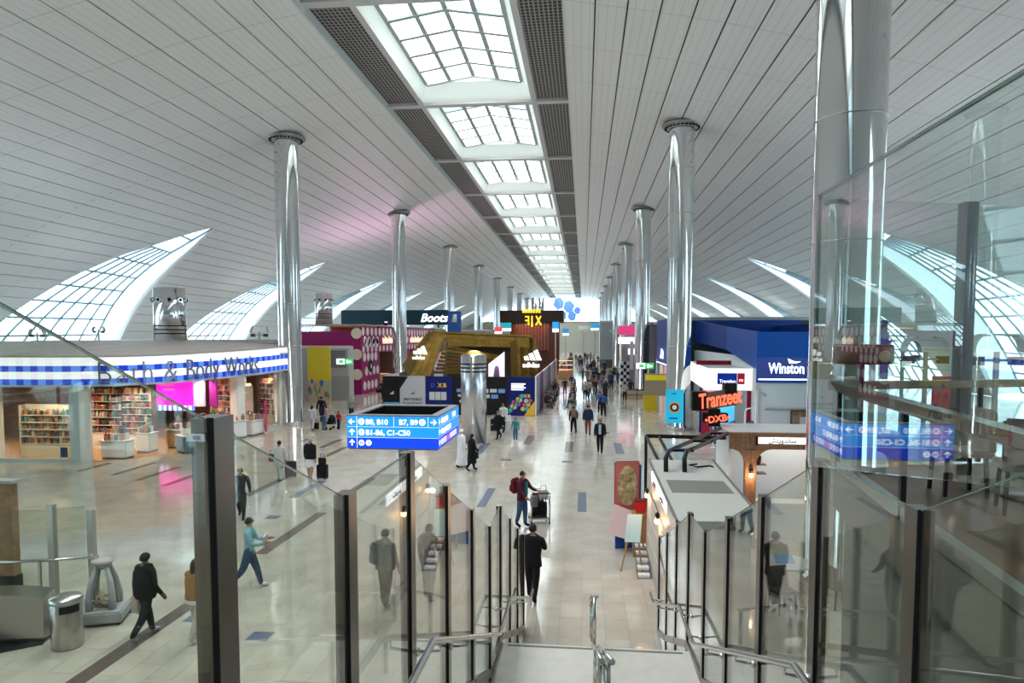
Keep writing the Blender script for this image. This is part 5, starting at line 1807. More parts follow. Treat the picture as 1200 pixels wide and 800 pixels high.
# ---------------------------------------------------------------- right-hand shops
BLU = M('smoke_lounge_blue', (.004, .075, .36), .35)
BLU2 = M('smoke_lounge_navy', (.004, .032, .19), .4)
BLU3 = M('smoke_lounge_band', (.05, .09, .36), .4)
wl = thing('smoking_lounge', 'blue-topped white smoking lounge with white brand lettering on the right', 'kiosk', (9.65, 39.5, 0))
WBL = M('lounge_white', (.62, .68, .70), .4)
MB().box((.02, 0, 0), (7, .2, 3.2)).build('front_wall', WBL, wl)
MB().box((0, -.06, 3.2), (7, .16, 6.05)).build('front_parapet', BLU, wl)
MB().box((0, -.08, 3.45), (7, -.06, 4.62)).build('name_band', BLU3, wl)
MB().box((.1, -.09, 3.36), (7, -.08, 3.44)).build('white_line', LITW, wl)
text('Winston', .66, LITW, wl, (1.6, -.1, 3.75), 0, .01, bold=.012).scale = (.82, 1.25, 1)
MB().slab([(1.75, -.1, 4.30), (2.1, -.1, 4.30), (2.38, -.1, 4.4), (2.0, -.1, 4.42), (1.65, -.1, 4.58)], .01).build('eagle_mark', LITW, wl)
text('| SMOKING', .42, LITW, wl, (2.48, -.1, 3.8), 0, .01, align='LEFT')
for y0, y1, z0, z1, b0, b1 in ((.16, 8.2, 6.05, 6.45, 3.95, 4.9), (8.2, 22, 6.45, 7.2, 4.9, 5.35)):
    MB().add([(0, y0, b0), (.2, y0, b0), (.2, y1, b1), (0, y1, b1), (0, y0, z0), (.2, y0, z0), (.2, y1, z1), (0, y1, z1)],
             [(0, 3, 2, 1), (4, 5, 6, 7), (0, 1, 5, 4), (1, 2, 6, 5), (2, 3, 7, 6), (3, 0, 4, 7)]).build('side_parapet', BLU2 if y0 > 5 else BLU, wl)
MB().box((.2, 21.8, 5.3), (9, 22, 7.2)).build('rear_parapet', BLU2, wl)
MB().box((6.9, .16, 3.7), (7, 22, 6.7)).build('far_parapet', BLU2, wl)
MB().box((.05, .2, 0), (.15, 22, 4.6)).build('side_wall', WBL, wl)
MB().box((.2, .2, 3.55), (6.9, 22, 3.7)).build('roof', GREY, wl)
MB().box((.0, -.12, 0), (.14, 0, 3.2)).build('corner_trim', LGREY, wl)
MB().tube([(.5, -.06, 1.75), (6.3, -.06, 1.8)], .07, 8).build('grab_rail', GREY, wl)
MB().box((1.9, -.03, .2), (6.6, .02, 1.7)).build('window_frame', DGREY, wl)
for i in range(3):
    MB().box((2.0+1.5*i, -.05, .3), (3.4+1.5*i, -.03, 1.62)).build('window_pane', M('lounge_window', (.25, .17, .10), .15, noise=(2, .6)), wl)
for i in range(3):
    MB().box((2.4+1.2*i, -.07, .5), (2.75+1.2*i, -.05, 1.3)).build('menu_card', LGREY, wl)
    MB().box((2.3+1.2*i, -.075, .45), (2.9+1.2*i, -.055, .7)).build('blue_card', M('card_blue', (.03, .2, .6), .4), wl)
MB().tube([(.35, -.1, 2.6), (.5, -.25, 2.5)], [.07, .05], 8).build('camera_dome', GREY, wl)
wp = thing('projecting_sign', 'blue projecting panel sign with white mark between the right columns', 'sign', (7.2, 58, 3.2))
MB().box((-.1, 0, 0), (.1, 9.5, 4.1)).build('panel', BLU2, wp)
MB().box((-.12, .2, .15), (-.1, 9.3, 1.6)).build('name_band', BLU3, wp)
MB().box((-.13, 0, .1), (-.1, 9.5, .2)).build('white_line', LITW, wp)
MB().slab([(-.13, 6.4, .6), (-.13, 4.0, .6), (-.13, 4.0, 1.3), (-.13, 5.6, 1.5)], .02).build('mark', LITW, wp)
MB().bar((0, .3, -3.2), (0, .3, .1), .2).build('post', GREY, wp)
MB().bar((0, 9.2, -3.2), (0, 9.2, .1), .2).build('post', GREY, wp)

tv = thing('exchange_shop', 'white-fascia money exchange corner shop with blue and red logos on the right', 'shop', (6.6, 37, 0))
MB().box((0, 0, 2.95), (2.3, .25, 4.1)).build('fascia', M('exchange_white', (.85, .85, .87), .4, emit=(1, 1, 1), es=.55), tv)
MB().slab([(0, 0, 2.95), (0, 0, 4.1), (.75, 12, 4.1), (.75, 12, 2.95)], .15).build('fascia', MATS['exchange_white'], tv)
LB, LR = M('exchange_blue', (.0, .035, .42), .4), M('exchange_red', (.6, .01, .04), .4)
MB().box((.45, -.03, 3.28), (1.45, 0, 3.86)).build('logo_blue', LB, tv)
MB().box((1.48, -.03, 3.28), (1.85, 0, 3.86)).build('logo_red', LR, tv)
text('Travelex', .24, LITW, tv, (.97, -.04, 3.36), 0, .006)
text('FX', .18, LITW, tv, (1.67, -.04, 3.42), 0, .006)
MB().slab([(.04, 1.4, 3.3), (.04, 1.4, 3.75), (.24, 4.6, 3.75), (.24, 4.6, 3.3)], .04).build('logo_blue', LB, tv)
MB().slab([(-.0, .5, 3.3), (-.0, .5, 3.75), (.04, 1.35, 3.75), (.04, 1.35, 3.3)], .04).build('logo_red', LR, tv)
text('Travelex', .3, LITW, tv, (.09, 2.9, 3.36), R(-90-3.6), .006)
MB().box((2.25, -.03, 0), (2.42, .3, 4.1)).build('white_pier', WHITE, tv)
MB().box((.4, 5.0, 0), (2.3, 5.2, 2.95)).build('back_wall', M('exchange_navy', (.01, .02, .15), .4), tv)
MB().box((.3, 3.6, 0), (1.1, 3.8, 2.95)).build('red_wall', M('exchange_maroon', (.22, .006, .02), .4), tv)
MB().box((2.0, -.02, 0), (2.2, .2, 2.95)).build('red_pier', MATS['exchange_maroon'], tv)
MB().box((.9, 2.5, .9), (1.9, 2.6, 2.6)).build('lit_poster', M('exchange_poster', (.05, .3, .7), .4, emit=(.05, .35, .8), es=.6), tv)
MB().box((.3, .6, 0), (1.9, 1.1, 1.05)).build('counter', M('exchange_counter', (.03, .05, .22), .35), tv)
for i in range(6):
    MB().tube([(.42+.25*(i % 3), 3.57, 2.25+.35*(i//3)), (.42+.25*(i % 3), 3.6, 2.25+.35*(i//3))], .12, 10).build('ring_print', M('maroon_light', (.4, .12, .12), .4), tv)
MB().prism([(.05, .2), (2.3, .2), (2.3, 12), (.78, 12)], 4.0, 4.06).build('roof', LGREY, tv)
MB().box((.2, 5, 4.1), (2.2, 5.3, 4.35)).build('roof_duct', MATS['exchange_maroon'], tv)
area('exchange_shop_light', (7.7, 39, 2.9), 1.8, 90, (1, .95, .95), sy=3)
for i, x in enumerate((6.75, 8.35)):
    t = thing('white_arch_rail', ('left', 'right')[i]+' white tubular arch in front of the money exchange shop', 'rail', (x, 36.3, 0))
    MB().tube([(0, 0, 0), (0, 0, 1.9), (.1, 0, 2.05), (.4, 0, 2.1)], .04, 8).build('tube', WHITE, t)
    MB().lathe([(.12, 0), (.12, .02)], n=10).build('foot', WHITE, t)

bn = thing('column_banner', 'turquoise banner with an orange ring emblem beside the second right column', 'banner', (5.45, 41.6, 0), R(-8))
MB().box((-.52, -.03, .6), (.52, .03, 2.62)).build('banner', M('banner_turquoise', (.015, .36, .55), .5, emit=(.02, .45, .65), es=.3), bn)
MB().tube([(0, -.05, 1.55), (0, -.03, 1.55)], .33, 20).build('ring', M('banner_orange', (.65, .25, .05), .5), bn)
MB().tube([(0, -.06, 1.55), (0, -.05, 1.55)], .25, 20).build('ring_inner', DARKM, bn)
MB().tube([(0, -.07, 1.55), (0, -.06, 1.55)], .14, 20).build('ring_core', DOT, bn)
MB().box((-.2, -.04, 2.35), (.1, -.03, 2.4)).build('print_line', NAVY, bn)
MB().box((-.3, -.04, .85), (.2, -.03, .93)).build('print_line', LB, bn)
for x in (-.5, .5):
    MB().bar((x, .03, 0), (x, .03, 2.65), .05).build('post', GREY, bn)
exit_sign(5.3, 60, 3.0, 0, 'green exit sign hanging before the second right column')
ys = thing('yellow_stand', 'yellow display stand at the right edge of the aisle', 'stand', (5.2, 54, 0))
MB().box((-.5, -.2, 0), (.5, .2, 1.2)).build('panel', M('stand_yellow', (.6, .42, .02), .5), ys)
MB().box((-.45, -.18, 1.2), (1.6, .18, 2.9)).build('frame', M('frame_sand', (.33, .27, .18), .5), ys)
MB().box((-.4, -.22, 2.4), (1.5, -.18, 2.8)).build('header', M('stand_yellow2', (.6, .5, .02), .5, emit=(.6, .5, .02), es=.2), ys)
br_ = thing('barrier_rail', 'dark barrier rail beside the third right column', 'barrier', (4.6, 62, 0))
for z in (.55, 1.05):
    MB().bar((-1.2, 0, z), (1.6, 0, z), .06).build('rail', DARKM, br_)
for x in (-1.2, .2, 1.6):
    MB().bar((x, 0, 0), (x, 0, 1.1), .06).build('post', DARKM, br_)
bl = thing('low_planter', 'low beige planter box behind the dark barrier rail', 'planter', (4.9, 64, 0))
MB().box((-1.1, -.4, 0), (1.3, .4, .8)).build('body', M('planter_beige', (.42, .33, .25), .6), bl)
MB().box((-1.0, -.3, .8), (1.2, .3, .84)).build('soil', M('soil', (.05, .035, .02), .9), bl)

# column-side shops farther right
MGD = M('pink_header', (.7, .05, .2), .4, emit=(.75, .06, .22), es=.5)
fs_ = thing('perfume_shop', 'narrow shop with pink and white lit header farther down the right side', 'shop', (6.8, 84, 0))
MB().box((-2.2, 0, 0), (-1.6, .6, 4.8)).build('pier', M('mirror_grey', (.35, .33, .36), .2, .5), fs_)
MB().box((-2.6, -.1, 6.0), (0, .5, 7.1)).build('header', MGD, fs_)
MB().box((-2.6, -.12, 4.9), (.0, .5, 5.7)).build('white_header', LIT, fs_)
MB().box((-.2, -.1, .8), (.1, .4, 5.6)).build('lit_strip', M('lilac_strip', (.6, .4, .7), .4, emit=(.75, .5, .9), es=.9), fs_)
MB().box((-1.4, -.08, 3.6), (-.5, .3, 4.3)).build('lit_panel', LIT, fs_)
MB().box((-1.5, .6, 0), (6, 6, 7.0)).build('body', M('perfume_body', (.22, .20, .22), .4), fs_)
MB().box((-1.2, -.2, 1.8), (-.8, .1, 5.2)).build('pier', LGREY, fs_)
ct = thing('checker_totem', 'black and white chequered totem in the aisle right', 'totem', (4.35, 73, 0))
for j in range(9):
    for i in range(3):
        MB().box((-.45+.3*i, -.25, .35*j), (-.15+.3*i, .25, .35*(j+1))).build('check', (BLACK if (i+j) % 2 else LGREY), ct)
gd = thing('grey_booth', 'tall plain grey booth far down the right side of the aisle', 'booth', (7.3, 128, 0))
MB().box((-4.3, 0, 0), (-1.4, 4, 8.4)).build('body', M('booth_grey', (.33, .36, .37), .4), gd)
MB().box((-4.4, -.1, 8.4), (-1.3, 4.1, 8.7)).build('cap', LGREY, gd)
MB().tube([(-2.5, -.05, 6.9), (-1.9, -.05, 6.5), (-2.0, -.05, 7.3)], .12, 6).build('swoosh_mark', DOT, gd)
MB().box((-4.3, -.06, 0), (-1.4, 0, 1.5)).build('dark_base', DGREY, gd)

# ---------------------------------------------------------------- brown cafe far in the middle
BRN = M('cafe_brown', (.075, .028, .016), .4)
BRN2 = M('cafe_copper', (.12, .038, .02), .35, noise=(2, .3))
fx = thing('fix_cafe', 'dark brown cafe block with yellow roof lettering in the middle distance', 'cafe', (-8.2, 108, 0))
MB().box((-5, -.4, 8.0), (5, 6, 9.9)).build('roof_slab', M('cafe_roof', (.028, .014, .010), .5), fx)
for i in range(11):
    MB().box((-2.9+.5*i, 0, 3.6), (-2.45+.5*i, .3, 8.0)).build('wall_panel', BRN2, fx)
MB().box((-3.4, -.1, 0), (-2.9, .5, 8.0)).build('pillar', BRN, fx)
MB().box((2.6, -.1, 0), (4.4, .5, 8.0)).build('pillar', BRN, fx)
MB().box((-2.9, .4, 0), (2.6, .6, 3.6)).build('back_wall', BRN, fx)
MB().box((-2.4, -.5, 0), (2.4, -.1, 1.2)).build('bar_counter', BRN, fx)
YLT = M('yellow_letters', (.9, .65, .02), .4, emit=(1, .72, .03), es=.9)
for x, kind in ((-.9, 'E'), (.0, 'I'), (.75, 'X')):
    mb = MB()
    if kind == 'E':
        mb.box((x+.35, -.6, 7.6), (x+.55, -.4, 9.0))
        for z in (8.2, 8.8): mb.box((x-.1, -.6, z), (x+.35, -.4, z+.2))
    elif kind == 'I':
        mb.box((x, -.6, 7.3), (x+.2, -.4, 9.0))
    else:
        mb.bar((x, -.5, 7.6), (x+.75, -.5, 9.0), .2, .2, up=(0, 1, 0)); mb.bar((x+.75, -.5, 7.6), (x, -.5, 9.0), .2, .2, up=(0, 1, 0))
    mb.build('yellow_letter', YLT, fx)
for i in range(7):
    MB().box((-1.4+.42*i, -.6, 9.5), (-1.1+.42*i, -.4, 10.05)).build('yellow_letter', YLT, fx)
area('cafe_light', (-8.2, 107, 7.8), 5, 140, (1, .55, .35), sy=1.2)
for i in range(2):
    x_, z_ = Ypt(626+i*8, 349, 150)
    drum(x_, 150, 8, z_, .68, ('left', 'right')[i]+' of the twin steel air drums far behind the brown cafe', False)
    MB().box((0, 0, 0), (1, 1, 1))
tw = thing('plant_room', 'grey flat block under the twin steel air drums', 'block', (-11, 152, 0))
MB().box((-6.9, -3.5, 0), (5, 6, 7.8)).build('body', M('plant_grey', (.36, .37, .38), .5), tw)
MB().box((-7.1, -3.7, 7.7), (5.2, 6.2, 8.0)).build('cap', LGREY, tw)

# hanging and standing screens far away
def screen(px, py, Y, w, h, col, label, emis=.6, pole=True):
    x_, z_ = Ypt(px, py, Y)
    t = thing('info_screen', label, 'screen', (x_, Y, 0))
    m = M('screen_%d_%d' % (px, py), col, .4, emit=col, es=emis)
    MB().box((-w/2, -.1, z_-h/2), (w/2, .1, z_+h/2)).build('panel', m, t)
    MB().box((-w/2, -.12, z_-h/2), (w/2, -.1, z_-h/6)).build('lower_band', LIT if emis > .5 else LGREY, t)
    MB().bar((0, .15, 0), (0, .15, z_), .18).build('post', GREY, t)
screen(651, 383, 100, .9, 1.5, (.02, .28, .8), 'bright blue flight screen right of the brown cafe')
screen(593, 383, 105, 1.6, 1.3, (.02, .3, .35), 'teal flight screen left of the brown cafe')
screen(584, 387, 100, 1.1, 1.0, (.7, .06, .08), 'red lit sign left of the brown cafe')
screen(684, 385, 130, 2.0, 1.1, (.5, .55, .5), 'pale hanging board over the far aisle', .3)
screen(697, 383, 125, 1.5, 1.2, (.02, .28, .55), 'blue and pink screen right of the far aisle')
screen(663, 389, 140, 1.2, 1.4, (.02, .2, .5), 'small blue screen far down the aisle')
for i, (px, Y, w_, h_) in enumerate(((548, 112, 7.0, 6.6), (562, 118, 4.0, 6.0), (605, 165, 8, 6))):
    x_, _ = Ypt(px, 400, Y)
    t = thing('glass_booth', ('wide', 'slim', 'distant')[i]+' grey glazed booth behind the gold kiosk', 'booth', (x_, Y, 0))
    MB().box((-w_/2, 0, 0), (w_/2, 3, h_)).build('body', M('booth_glass_%d' % i, (.30, .34, .33), .25), t)
    MB().box((-w_/2-.1, -.1, h_), (w_/2+.1, 3.1, h_+.25)).build('cap', LGREY, t)
    for j in range(4):
        MB().box((-w_/2+w_/3*j-.05, -.06, 0), (-w_/2+w_/3*j+.05, 0, h_)).build('mullion', GREY, t)

# low dark blocks further back on both sides fill the hall with shops
for i, (x0, x1, y0, y1, h_, c, lb) in enumerate((
        (-40, -28, 46.2, 62, 5.2, (.30, .24, .22), 'long low brown-roofed shop block behind the gingham shop'),
        (-34, -24, 103, 128, 6.6, (.28, .28, .29), 'grey shop block beyond the polka-dot shop'),
        (-34, -21, 134, 180, 7.0, (.22, .2, .2), 'dark shop block far down the left side'),
        (8.5, 20, 62, 83, 7.2, (.03, .04, .06), 'dark shop block behind the projecting blue sign'),
        (8.5, 22, 92, 124, 7.4, (.16, .16, .18), 'grey shop block farther down the right side'),
        (8.5, 22, 134, 190, 7.6, (.24, .24, .25), 'pale grey shop block far down the right side'),
        (-20, -13, 186, 215, 7, (.28, .25, .22), 'small shop block near the far end window'))):
    t = thing('shop_block', lb, 'shop', ((x0+x1)/2, (y0+y1)/2, 0))
    w2, d2 = (x1-x0)/2, (y1-y0)/2
    MB().box((-w2, -d2, 0), (w2, d2, h_)).build('body', M('block_%d' % i, c, .5), t)
    MB().box((-w2-.2, -d2-.2, h_), (w2+.2, d2+.2, h_+.3)).build('cap', M('cap_%d' % (i % 2), ((.42, .38, .36), (.30, .30, .31))[i % 2], .6), t)
    side = 1 if x0 < -6 else -1
    for j in range(int(2*d2/4)):
        MB().box((side*w2-.03, -d2+.4+4*j, .3), (side*w2+.06, -d2+3.6+4*j, 3.2)).build('shop_window', M('block_window_%d' % (j % 3), ((.6, .45, .3), (.3, .35, .45), (.5, .3, .35))[j % 3], .2, emit=((.8, .6, .4), (.4, .5, .7), (.7, .4, .5))[j % 3], es=.35), t)

# floodlight masts with two curved reflectors
WING = M('wing_white', (.7, .72, .72), .4)
def mast(x, y, z0, z1, label, s=1.):
    t = thing('uplight_mast', label, 'lamp', (x, y, z0))
    hgt = z1-z0
    MB().bar((0, 0, 0), (0, 0, hgt), .16*s).build('pole', GREY, t)
    MB().bar((-.75*s, 0, hgt-.35*s), (.75*s, 0, hgt-.35*s), .1*s).build('cross_arm', GREY, t)
    for sx in (-1, 1):
        MB().box((sx*.75*s-.2*s, -.2*s, hgt-.55*s), (sx*.75*s+.2*s, .2*s, hgt-.2*s)).build('lamp_body', DARKM, t)
        pts = [(sx*(.55+.45*math.cos(a))*s, (.55*math.sin(a))*s*1.6-.2+hgt) for a in [R(10+20*i) for i in range(6)]]
        mb = MB()
        vs = []
        for (a, b_) in pts:
            vs += [(a, -.3*s, b_), (a, .3*s, b_), (a*1.06, .3*s, b_+.05), (a*1.06, -.3*s, b_+.05)]
        fs = [(i*4+j, (i+1)*4+j, (i+1)*4+(j+1) % 4, i*4+(j+1) % 4) for i in range(5) for j in range(4)]
        mb.add(vs, fs).build('reflector_wing', WING, t)
        l = bpy.data.lights.new('uplight', 'SPOT'); l.energy = UPW; l.color = (.85, .97, 1); l.spot_size = R(150); l.spot_blend = 1; l.shadow_soft_size = .4
        o = bpy.data.objects.new('uplight', l); C.objects.link(o); o.location = (x+sx*.9*s, y, z1+1.4); o.rotation_euler = (R(180), 0, 0)
UPW = 90
for i, (px, Y) in enumerate(((1168, 30), (1085, 34), (1058, 44))):
    x_, z_ = Ypt(px, 412, Y)
    mast(x_, Y, 0, z_, ('nearest', 'middle', 'farthest')[i]+' floodlight mast with curved wings seen through the gallery glass')
for i, Y in enumerate((36, 47)):
    x_, z_ = Ypt((44, 116)[i], 402, Y)
    mast(x_, Y, (5.25, 5.5)[i], (6.0, 6.3)[i], ('left', 'right')[i]+' floodlight mast rising behind the gingham shop roof', .45)
for i, Y in enumerate((75, 102, 129, 156)):  # masts added along both walls to carry uplights for the vault
    mast(27, Y, 0, 6.3, 'added floodlight mast along the right wall, %s from the front' % ordl[i])
    mast(-37, Y, 0, 6.3, 'added floodlight mast along the left wall, %s from the front' % ordl[i])
for i, Y in enumerate((4, 20)):  # unseen masts added at the near end to brighten the ceiling
    mast(27, Y, 0, 6.3, 'added unseen floodlight mast beside the gallery, %s along the wall' % ordl[i])
    mast(-40, Y, 0, 6.3, 'added unseen floodlight mast left of the gingham shop, %s along the wall' % ordl[i])
# tinted show light washing the ceiling by the second left column
tl = thing('show_light', 'small pink show light on the roof of the polka-dot shop', 'lamp', (-21.5, 73, 7.0))
MB().box((-.2, -.2, 0), (.2, .2, .3)).build('housing', DARKM, tl)
MB().tube([(0, 0, .3), (0, 0, .4)], .15, 10).build('lens', M('pink_lens', (.9, .5, .7), .3, emit=(1, .5, .8), es=2), tl)
l = bpy.data.lights.new('show_light', 'SPOT'); l.energy = 2200; l.color = (1, .55, .85); l.spot_size = R(150); l.spot_blend = 1; l.shadow_soft_size = .2
o = bpy.data.objects.new('show_light', l); C.objects.link(o); o.location = (-21.3, 73, 7.6); o.rotation_euler = (R(180), 0, 0)

# gate area far right behind the gallery
gr = thing('gate_desk', 'white gate desk with red display seen through the gallery glass', 'desk', (13.6, 36.5, 0))
MB().box((-1.6, 0, 0), (1.6, .8, 1.1)).build('desk', WHITE, gr)
MB().box((-1.4, .9, 2.0), (1.0, 1.0, 3.2)).build('display', M('gate_red', (.6, .03, .06), .4, emit=(.7, .04, .08), es=.4), gr)
MB().box((-1.7, 1.2, 0), (1.7, 1.4, 4.2)).build('back_wall', M('gate_wall', (.62, .64, .64), .5), gr)
MB().box((-1.1, .88, 2.3), (.6, .9, 2.5)).build('print_line', LITW, gr)
rp = thing('red_totem', 'red upright totem sign seen through the gallery glass', 'sign', (17.2, 34.5, 0))
MB().box((-.5, 0, 0), (.5, .25, 3.9)).build('panel', M('totem_red', (.5, .05, .07), .4), rp)
MB().box((-.35, -.02, 3.4), (.35, 0, 3.6)).build('print_line', LITW, rp)
gp_ = thing('gate_partition', 'white gate partition with blue sign seen through the gallery glass', 'partition', (11.6, 33, 0))
MB().box((-1.1, 0, 0), (1.1, .2, 5.0)).build('panel', MATS['gate_wall'], gp_)
MB().box((-.7, -.05, 4.0), (.6, 0, 4.6)).build('blue_sign', M('gate_blue', (.08, .10, .30), .4), gp_)
for i in range(3):
    MB().box((-.5+.4*i, -.07, 4.2), (-.3+.4*i, -.05, 4.45)).build('pictogram', LITW, gp_)
for i in range(4):
    t = thing('gate_bench', 'maroon gate bench, %s in the row beyond the gallery' % ordl[i], 'bench', (12.5+2.3*i, 27-.8*i, 0))
    MB().bevbox((-.95, -.3, .38), (.95, .3, .46), .02).build('seat', M('bench_maroon', (.12, .03, .05), .6), t)
    MB().bevbox((-.95, .25, .46), (.95, .33, .9), .02).build('backrest', MATS['bench_maroon'], t)
    for x in (-.8, .8):
        MB().bar((x, 0, 0), (x, 0, .4), .06).build('leg', GREY, t)

# ---------------------------------------------------------------- seats along the aisle
def seat_row(x, y, rz, n_, label):
    t = thing('seat_row', label, 'seats', (x, y, 0), rz)
    MB().bar((-.3*n_, 0, .36), (.3*n_, 0, .36), .07).build('beam', GREY, t)
    for i in range(n_):
        cx = -.3*n_+.3+.6*i
        MB().bevbox((cx-.26, -.28, .4), (cx+.26, .22, .46), .02).build('seat', M('seat_navy', (.02, .03, .07), .5), t)
        MB().bevbox((cx-.26, .2, .46), (cx+.26, .27, .92), .02).build('backrest', MATS['seat_navy'], t)
    for cx in (-.3*n_+.2, .3*n_-.2):
        MB().bar((cx, -.25, 0), (cx, .25, 0.05), .05).build('foot', GREY, t)
        MB().bar((cx, 0, 0), (cx, 0, .36), .05).build('leg', GREY, t)
seat_row(-2.9, 56.5, R(90), 5, 'navy row of seats against the hoarding nearest the stairs')
seat_row(-2.9, 61.5, R(90), 6, 'navy row of seats against the hoarding, second from the stairs')
seat_row(-2.9, 67, R(90), 6, 'navy row of seats against the hoarding, third from the stairs')
seat_row(-2.9, 73, R(90), 6, 'navy row of seats against the hoarding, farthest from the stairs')
seat_row(-.9, 60, R(-90), 6, 'navy row of seats on the aisle side, nearest the stairs')
seat_row(-.9, 66, R(-90), 6, 'navy row of seats on the aisle side, farther from the stairs')
kx = thing('copper_counter', 'copper-topped counter beside the far seats', 'counter', (-2.4, 92, 0))
MB().box((-1.0, -.4, 0), (1.0, 2.4, 1.15)).build('body', M('counter_tan', (.32, .18, .09), .5), kx)
for i in range(3):
    MB().box((-.9, -.45, 1.3+.6*i), (.9, 1.0, 1.36+.6*i)).build('lit_shelf', M('shelf_glow', (.8, .4, .2), .5, emit=(1, .5, .25), es=.6), kx)
MB().bar((-.9, .9, 1.1), (-.9, .9, 3.0), .08).build('post', DARKM, kx)
MB().bar((.9, .9, 1.1), (.9, .9, 3.0), .08).build('post', DARKM, kx)

# ---------------------------------------------------------------- left foreground on the hall floor
bi = thing('litter_bin', 'round brushed steel litter bin on the floor at the lower left', 'bin', (-9.6, 11.55, 0))
MB().lathe([(.26, 0), (.27, .03), (.27, .86), (.26, .88)], n=28).build('body', STEEL, bi)
mb = MB(); mb.lathe([(.275, .86), (.285, .9), (.25, .96), (.05, 1.0)], n=28); mb.build('lid', M('bin_lid', (.55, .54, .52), .3, 1.), bi)
vs = []
for i in range(7):
    a = R(-75+12*i)
    for z in (.70, .84):
        vs.append((.277*math.cos(a), .277*math.sin(a), z))
MB().add(vs, [(2*i, 2*i+2, 2*i+3, 2*i+1) for i in range(6)]).build('slot', BLACK, bi)
ch = thing('charity_box', 'grey hourglass-shaped clear collection box on a wheeled base beside the bin', 'donation box', (-9.75, 12.75, 0), R(20))
CHG = M('charity_grey', (.36, .38, .40), .5)
MB().bevbox((-.42, -.42, .05), (.42, .42, .28), .03).build('base', CHG, ch)
for x in (-.35, .35):
    for y in (-.35, .35):
        MB().ball((x, y, .04), .04, 6).build('castor', BLACK, ch)
for a in (45, 135, 225, 315):
    c, s = math.cos(R(a)), math.sin(R(a))
    MB().tube([(.30*c, .30*s, .28), (.31*c, .31*s, .5), (.25*c, .25*s, .82), (.13*c, .13*s, 1.12)], [.075, .07, .055, .045], 8).build('strut', CHG, ch)
MB().lathe([(.27, .28), (.28, .5), (.22, .82), (.11, 1.12)], n=20, cap=False).build('clear_shell', GLASS, ch)
MB().lathe([(.12, 1.08), (.14, 1.14), (.2, 1.2), (.21, 1.24), (.1, 1.26)], n=22).build('funnel_top', M('charity_pink', (.46, .42, .42), .5), ch)
nt_ = MB()
rg2 = random.Random(9)
for i in range(60):
    x, y, z = rg2.uniform(-.17, .17), rg2.uniform(-.17, .17), .3+rg2.random()*.25
    nt_.bar((x, y, z), (x+rg2.uniform(-.09, .09), y+rg2.uniform(-.09, .09), z+rg2.uniform(-.03, .06)), .06, .006)
stuff(nt_.build('banknotes', M('banknote', (.55, .42, .36), .7, noise=(8, .5)), ch))

lb_ = thing('glass_balustrade', 'low glass balustrade with steel posts and rail on the hall floor at far left', 'balustrade', (-12, 13.3, 0))
for i, (x, y, zt_) in enumerate(((-12.6, 13.0, 2.2), (-11.35, 13.35, 2.2), (-10.75, 13.75, 2.0))):
    MB().box((x+12-.07, y-13.3-.06, 0), (x+12+.07, y-13.3+.06, zt_)).build('post', STEEL, lb_)
for (a, b_) in (((-12.5, 13.05), (-11.45, 13.33)), ((-11.28, 13.4), (-10.85, 13.7))):
    p, q = Vector((a[0]+12, a[1]-13.3, .3)), Vector((b_[0]+12, b_[1]-13.3, .3))
    MB().slab([p, q, q+Vector((0, 0, 1.8)), p+Vector((0, 0, 1.8))], .015).build('glass_pane', GLASS, lb_)
MB().tube([(-.6-.3, -.4, 1.0), (.62, -.02, 1.0), (1.4, .45, .95)], .035, 8).build('rail', RAIL, lb_)
MB().bar((.45, -.1, 0), (.45, -.1, 1.0), .05).build('rail_post', RAIL, lb_)
es_ = thing('escalator_end', 'curved brushed steel escalator end housing at the lower left', 'escalator', (-10.9, 11.9, 0))
nE = 14
vs = []
for i in range(nE+1):
    t_ = i/nE
    x = -2.2+3.0*t_
    zt_ = .95-.25*max(0, t_-.75)**2*16*.3
    y = -.9+.95*t_*.6
    vs += [(x, y, .12), (x, y+.02, zt_), (x-.2, y+.55, zt_), (x-.2, y+.6, .0)]
fs = [(i*4+j, (i+1)*4+j, (i+1)*4+(j+1) % 4, i*4+(j+1) % 4) for i in range(nE) for j in range(4)]
fs += [(0, 1, 2, 3), (nE*4+3, nE*4+2, nE*4+1, nE*4)]
MB().add(vs, fs, 0, False).build('housing', STEEL, es_)
MB().slab([(-2.3, -1.9, .004), (-.4, -1.3, .004), (.8, -.36, .004), (.7, -.2, .004), (-2.3, -.7, .004)], .01).build('comb_plate', BLACK, es_)
wc = thing('wooden_totem', 'dark wooden totem board at the far left edge behind the glass', 'totem', (-13.1, 14.2, 0))
MB().box((-.6, -.1, .3), (.12, .1, 2.45)).build('board', WOOD, wc)
MB().box((-.6, -.12, 0), (.14, .12, .3)).build('base', DARKM, wc)
MB().box((-.7, -.15, 2.45), (.2, .15, 2.52)).build('cap', GREY, wc)

